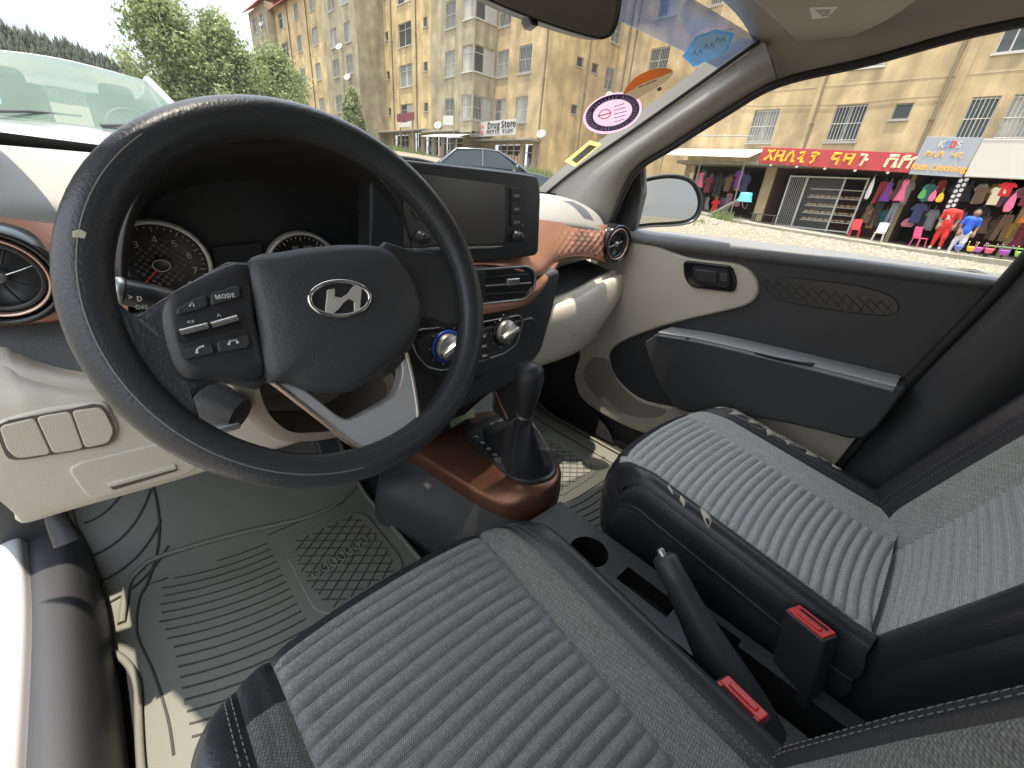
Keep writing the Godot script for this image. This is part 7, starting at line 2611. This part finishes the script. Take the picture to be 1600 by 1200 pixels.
func sedan(c: Vector3, turn: float, called: String, label: String, paint: Material, glass: Material, hood: Material, full: bool) -> void:
	# nose towards local +Z
	var t := thing(called, label, "car", c, "parked cars outside")
	t.rotation.y = turn
	var add := func(n, st, mat, par = null):
		var o := part(par if par else t, n, st, mat)
		if par == null:
			o.position = Vector3.ZERO
		return o
	var st := S()
	var side := PackedVector2Array([Vector2(-2.1, 0.32), Vector2(-2.18, 0.55), Vector2(-2.12, 0.88), Vector2(-1.6, 0.98), Vector2(-0.4, 0.95), Vector2(0.95, 0.92), Vector2(1.5, 0.87), Vector2(1.95, 0.77), Vector2(2.14, 0.60), Vector2(2.14, 0.34), Vector2(1.8, 0.24), Vector2(-1.8, 0.24)])
	var sx := Transform3D(Basis(Vector3(0, 0, 1), Vector3(0, 1, 0), Vector3(-1, 0, 0)), Vector3.ZERO)
	# lofted body: sections across, pinched at both sides
	var g := []
	var sm := rounded(side, 3)
	for k in 11:
		var x := -0.86 + 1.72 * k / 10.0
		var e := absf(x) / 0.86
		var l := PackedVector3Array()
		for p in sm:
			var y := lerpf(p.y, 0.6, 0.20 * pow(e, 6.0))
			l.append(Vector3(x, y, p.x * (1.0 - 0.07 * pow(e, 4.0))))
		g.append(l)
	st.set_smooth_group(1)
	lay(st, g, true)
	st.set_smooth_group(2)
	cap(st, sx, sm, 0.859, true)
	cap(st, sx, sm, -0.859, false)
	var body = add.call("body", st, paint)
	# bonnet panel slightly proud
	st = S()
	shell(st, [[Vector3(-0.72, 0.935, 1.02), Vector3(0, 0.965, 1.10), Vector3(0.72, 0.935, 1.02)], [Vector3(-0.72, 0.895, 1.45), Vector3(0, 0.925, 1.5), Vector3(0.72, 0.895, 1.45)], [Vector3(-0.66, 0.81, 1.92), Vector3(0, 0.835, 2.02), Vector3(0.66, 0.81, 1.92)]], 12, 10, Vector3(0, -0.03, 0))
	add.call("bonnet", st, hood)
	# greenhouse
	var wb := [Vector3(-0.76, 0.935, 0.98), Vector3(0, 0.965, 1.12), Vector3(0.76, 0.935, 0.98)]
	var wt := [Vector3(-0.56, 1.43, 0.10), Vector3(0, 1.46, 0.20), Vector3(0.56, 1.43, 0.10)]
	st = S()
	st.set_smooth_group(1)
	lay(st, surf([wb, [wb[0].lerp(wt[0], 0.5) + Vector3(-0.02, 0.02, 0.02), wb[1].lerp(wt[1], 0.5) + Vector3(0, 0.02, 0.02), wb[2].lerp(wt[2], 0.5) + Vector3(0.02, 0.02, 0.02)], wt], 12, 8))
	add.call("windscreen", st, glass)
	st = S()
	shell(st, [[wt[0], wt[1], wt[2]], [Vector3(-0.59, 1.45, -0.15), Vector3(0, 1.50, -0.15), Vector3(0.59, 1.45, -0.15)], [Vector3(-0.58, 1.44, -0.9), Vector3(0, 1.49, -0.9), Vector3(0.58, 1.44, -0.9)], [Vector3(-0.55, 1.38, -1.25), Vector3(0, 1.42, -1.3), Vector3(0.55, 1.38, -1.25)]], 14, 14, Vector3(0, -0.035, 0))
	add.call("roof", st, paint)
	st = S()
	st.set_smooth_group(1)
	lay(st, surf([[Vector3(-0.55, 1.38, -1.25), Vector3(0, 1.42, -1.3), Vector3(0.55, 1.38, -1.25)], [Vector3(-0.70, 0.98, -1.75), Vector3(0, 1.0, -1.85), Vector3(0.70, 0.98, -1.75)]], 10, 6))
	add.call("rear_window", st, glass)
	for s in [-1, 1]:
		st = S()
		st.set_smooth_group(1)
		lay(st, surf([[Vector3(s * 0.76, 0.97, 0.80), Vector3(s * 0.80, 0.97, -0.4), Vector3(s * 0.74, 0.98, -1.65)], [Vector3(s * 0.585, 1.42, 0.06), Vector3(s * 0.61, 1.44, -0.4), Vector3(s * 0.575, 1.38, -1.2)]], 12, 4))
		add.call("side_window", st, glass)
		st = S()
		tube(st, [Vector3(s * 0.775, 0.93, 1.0), Vector3(s * 0.68, 1.20, 0.54), Vector3(s * 0.575, 1.435, 0.09), Vector3(s * 0.60, 1.452, -0.4), Vector3(s * 0.575, 1.40, -1.22), Vector3(s * 0.73, 0.97, -1.72)], [0.035, 0.032, 0.032, 0.028, 0.03, 0.04], 8)
		tube(st, [Vector3(s * 0.79, 0.97, -0.42), Vector3(s * 0.605, 1.44, -0.42)], 0.03, 6)
		add.call("pillar", st, paint)
		st = S()
		dome(st, Transform3D(Basis(Vector3.UP, s * 0.35), Vector3(s * 0.60, 0.70, 2.0)), rounded(rect(-0.17, -0.07, 0.17, 0.08), 3), [1.0, -0.06, 1.0, 0.02, 0.9, 0.05, 0.0, 0.06])
		add.call("headlight", st, m.silver)
		st = S()
		dome(st, Transform3D(Basis(Vector3.UP, PI), Vector3(s * 0.93, 1.02, 0.62)), rounded(rect(-0.11, -0.07, 0.11, 0.07), 3), [0.0, -0.08, 0.7, -0.06, 1.0, 0.0, 0.0, 0.01])
		add.call("door_mirror", st, paint)
		for z in [-1.3, 1.32]:
			st = S()
			var wx := Transform3D(Basis(Vector3.UP, s * PI / 2), Vector3(s * 0.70, 0.30, z))
			lathe(st, wx, [0.19, 0.15, 0.26, 0.18, 0.30, 0.16, 0.305, 0.02, 0.28, 0.0, 0.0, 0.0], 24)
			var w = add.call("wheel", st, m.tyre)
			st = S()
			lathe(st, wx, [0.0, 0.17, 0.05, 0.172, 0.08, 0.15, 0.18, 0.155, 0.195, 0.165], 20)
			part(w, "rim", st, m.satin)
	for s in [-0.45, 0.12]:
		st = S()
		tube(st, [Vector3(s, 0.985, 1.10), Vector3(s + 0.22, 1.02, 1.03), Vector3(s + 0.48, 1.035, 0.97)], [0.014, 0.011, 0.008], 6)
		add.call("wiper", st, m.black_smooth)
	st = S()
	box(st, Vector3(0, 0.47, 2.11), Vector3(0.8, 0.16, 0.06), 0.02)
	add.call("grille", st, m.black_smooth)
	if full:
		st = S()
		box(st, Vector3(0, 0.93, 0.62), Vector3(1.36, 0.1, 0.5), 0.03)
		add.call("dashboard", st, m.black)
		for s in [-0.36, 0.36]:
			st = S()
			box(st, Vector3(s, 1.0, -0.32), Vector3(0.46, 0.62, 0.14), 0.05, Basis(Vector3.RIGHT, -0.25))
			box(st, Vector3(s, 1.32, -0.42), Vector3(0.25, 0.17, 0.10), 0.04)
			add.call("seat", st, m.black if s < 0 else m.fabric_plain)
		st = S()
		var rg := []
		for i in 24:
			var a := TAU * i / 24
			rg.append(Vector3(0.36 + cos(a) * 0.17, 1.02 + sin(a) * 0.15, 0.30 - sin(a) * 0.07))
		tube(st, rg, 0.016, 6, true)
		add.call("steering_wheel", st, m.black)
		st = S()
		box(st, Vector3(-0.42, 1.08, 0.755), Vector3(0.12, 0.09, 0.004), 0.0, Basis(Vector3.RIGHT, -1.0))
		add.call("sticker", st, m.sky_blue)

func _ready() -> void:
	rng.seed = 7
	# camera
	var cam := Camera3D.new()
	cam.name = "camera"
	cam.transform = Transform3D(Basis(CR, -CD, -CF).orthonormalized(), EYE)
	cam.fov = rad_to_deg(2.0 * atan(600.0 / FOC))
	cam.near = 0.02
	cam.far = 2000.0
	add_child(cam)
	cam.current = true
	# sky, sun, exposure
	var env := Environment.new()
	env.background_mode = Environment.BG_SKY
	env.tonemap_mode = Environment.TONE_MAPPER_LINEAR
	env.tonemap_exposure = 3.5
	env.sdfgi_enabled = true
	env.ssao_enabled = true
	env.ssil_enabled = true
	var sky := Sky.new()
	var pm := PanoramaSkyMaterial.new()
	pm.panorama = cloud_sky()
	sky.sky_material = pm
	env.sky = sky
	env.background_energy_multiplier = 1.0
	var we := WorldEnvironment.new()
	we.name = "environment"
	we.environment = env
	add_child(we)
	var sun := DirectionalLight3D.new()
	sun.name = "sun"
	sun.light_energy = 0.8
	sun.light_color = Color(1.0, 0.955, 0.88)
	sun.light_angular_distance = 0.6
	sun.shadow_enabled = true
	add_child(sun)
	sun.look_at_from_position(Vector3.ZERO, Vector3(0.13, -1.0, -0.02), Vector3.FORWARD)
	# surfaces, then what stands in the picture from large to small
	materials()
	street_materials()
	ground()
	buildings()
	signs()
	for q in [[Vector3(7.0, 4.1, -51.0), 8.4, 3.0, "tall leafy green tree left of the far block, nearest the white car's roof", 1], [Vector3(10.4, 3.9, -49.0), 8.0, 2.5, "pointed leafy tree standing directly against the red-roofed far block", 2], [Vector3(13.8, 3.7, -46.5), 6.2, 2.6, "lower broad tree at the far block's foot, right of the taller trees", 3], [Vector3(17.8, 3.6, -40.5), 4.0, 0.8, "slim young tree at the left yellow wall's corner", 4]]:
		tree(q[0], q[1], q[2], q[3], q[4])
	cabin_shell()
	dashboard()
	passenger_door()
	seats()
	floor_mat(-0.40, 0.55, "driver's grey rubber mat with heel pad, half in shade under the steering wheel", true)
	floor_mat(0.36, 0.52, "sunlit passenger-side grey rubber mat beyond the gear lever", false)
	gear_and_console()
	steering()
	cabin_mirror()
	visor()
	stickers()
	door_mirror()
	sedan(Vector3(-0.45, gy(-5.6), -5.75), 0.0, "parked_car", "white car parked nose towards the windscreen, on the left", m.white_paint, m.clear_glass, m.white_paint, true)
	sedan(Vector3(9.4, gy(-11.6) - 0.06, -11.6), 0.95, "parked_car", "dark blue car parked across the street below the drug store banner", m.navy_paint, m.car_glass, m.silver_paint, false)
	stall()
	people()
	grass_tufts()

func cloud_sky() -> ImageTexture:
	var w := 512
	var h := 256
	var n := FastNoiseLite.new()
	n.seed = 4
	n.frequency = 1.4
	n.fractal_octaves = 5
	n.noise_type = FastNoiseLite.TYPE_SIMPLEX_SMOOTH
	var im := Image.create(w, h, false, Image.FORMAT_RGBF)
	for y in h:
		var el := (0.5 - (y + 0.5) / h) * PI
		for x in w:
			var az := (x + 0.5) / w * TAU
			var d := Vector3(cos(el) * sin(az), sin(el), cos(el) * cos(az))
			var p := Vector3(d.x, d.y * 2.2, d.z) * 1.2
			var c := smoothstep(-0.35, 0.30, n.get_noise_3dv(p))
			var s := smoothstep(-0.4, 0.5, n.get_noise_3dv(p * 1.7 + Vector3(5, 2, 1)))
			var blue := Color(0.31, 0.39, 0.50).lerp(Color(0.52, 0.56, 0.60), pow(1.0 - clampf(d.y, 0, 1), 3.0))
			var white := Color(0.74, 0.735, 0.71).lerp(Color(0.34, 0.365, 0.39), s)
			var k := blue.lerp(white, c) * (0.42 + 1.75 * clampf(d.y, 0, 1))
			im.set_pixel(x, y, k)
	return ImageTexture.create_from_image(im)
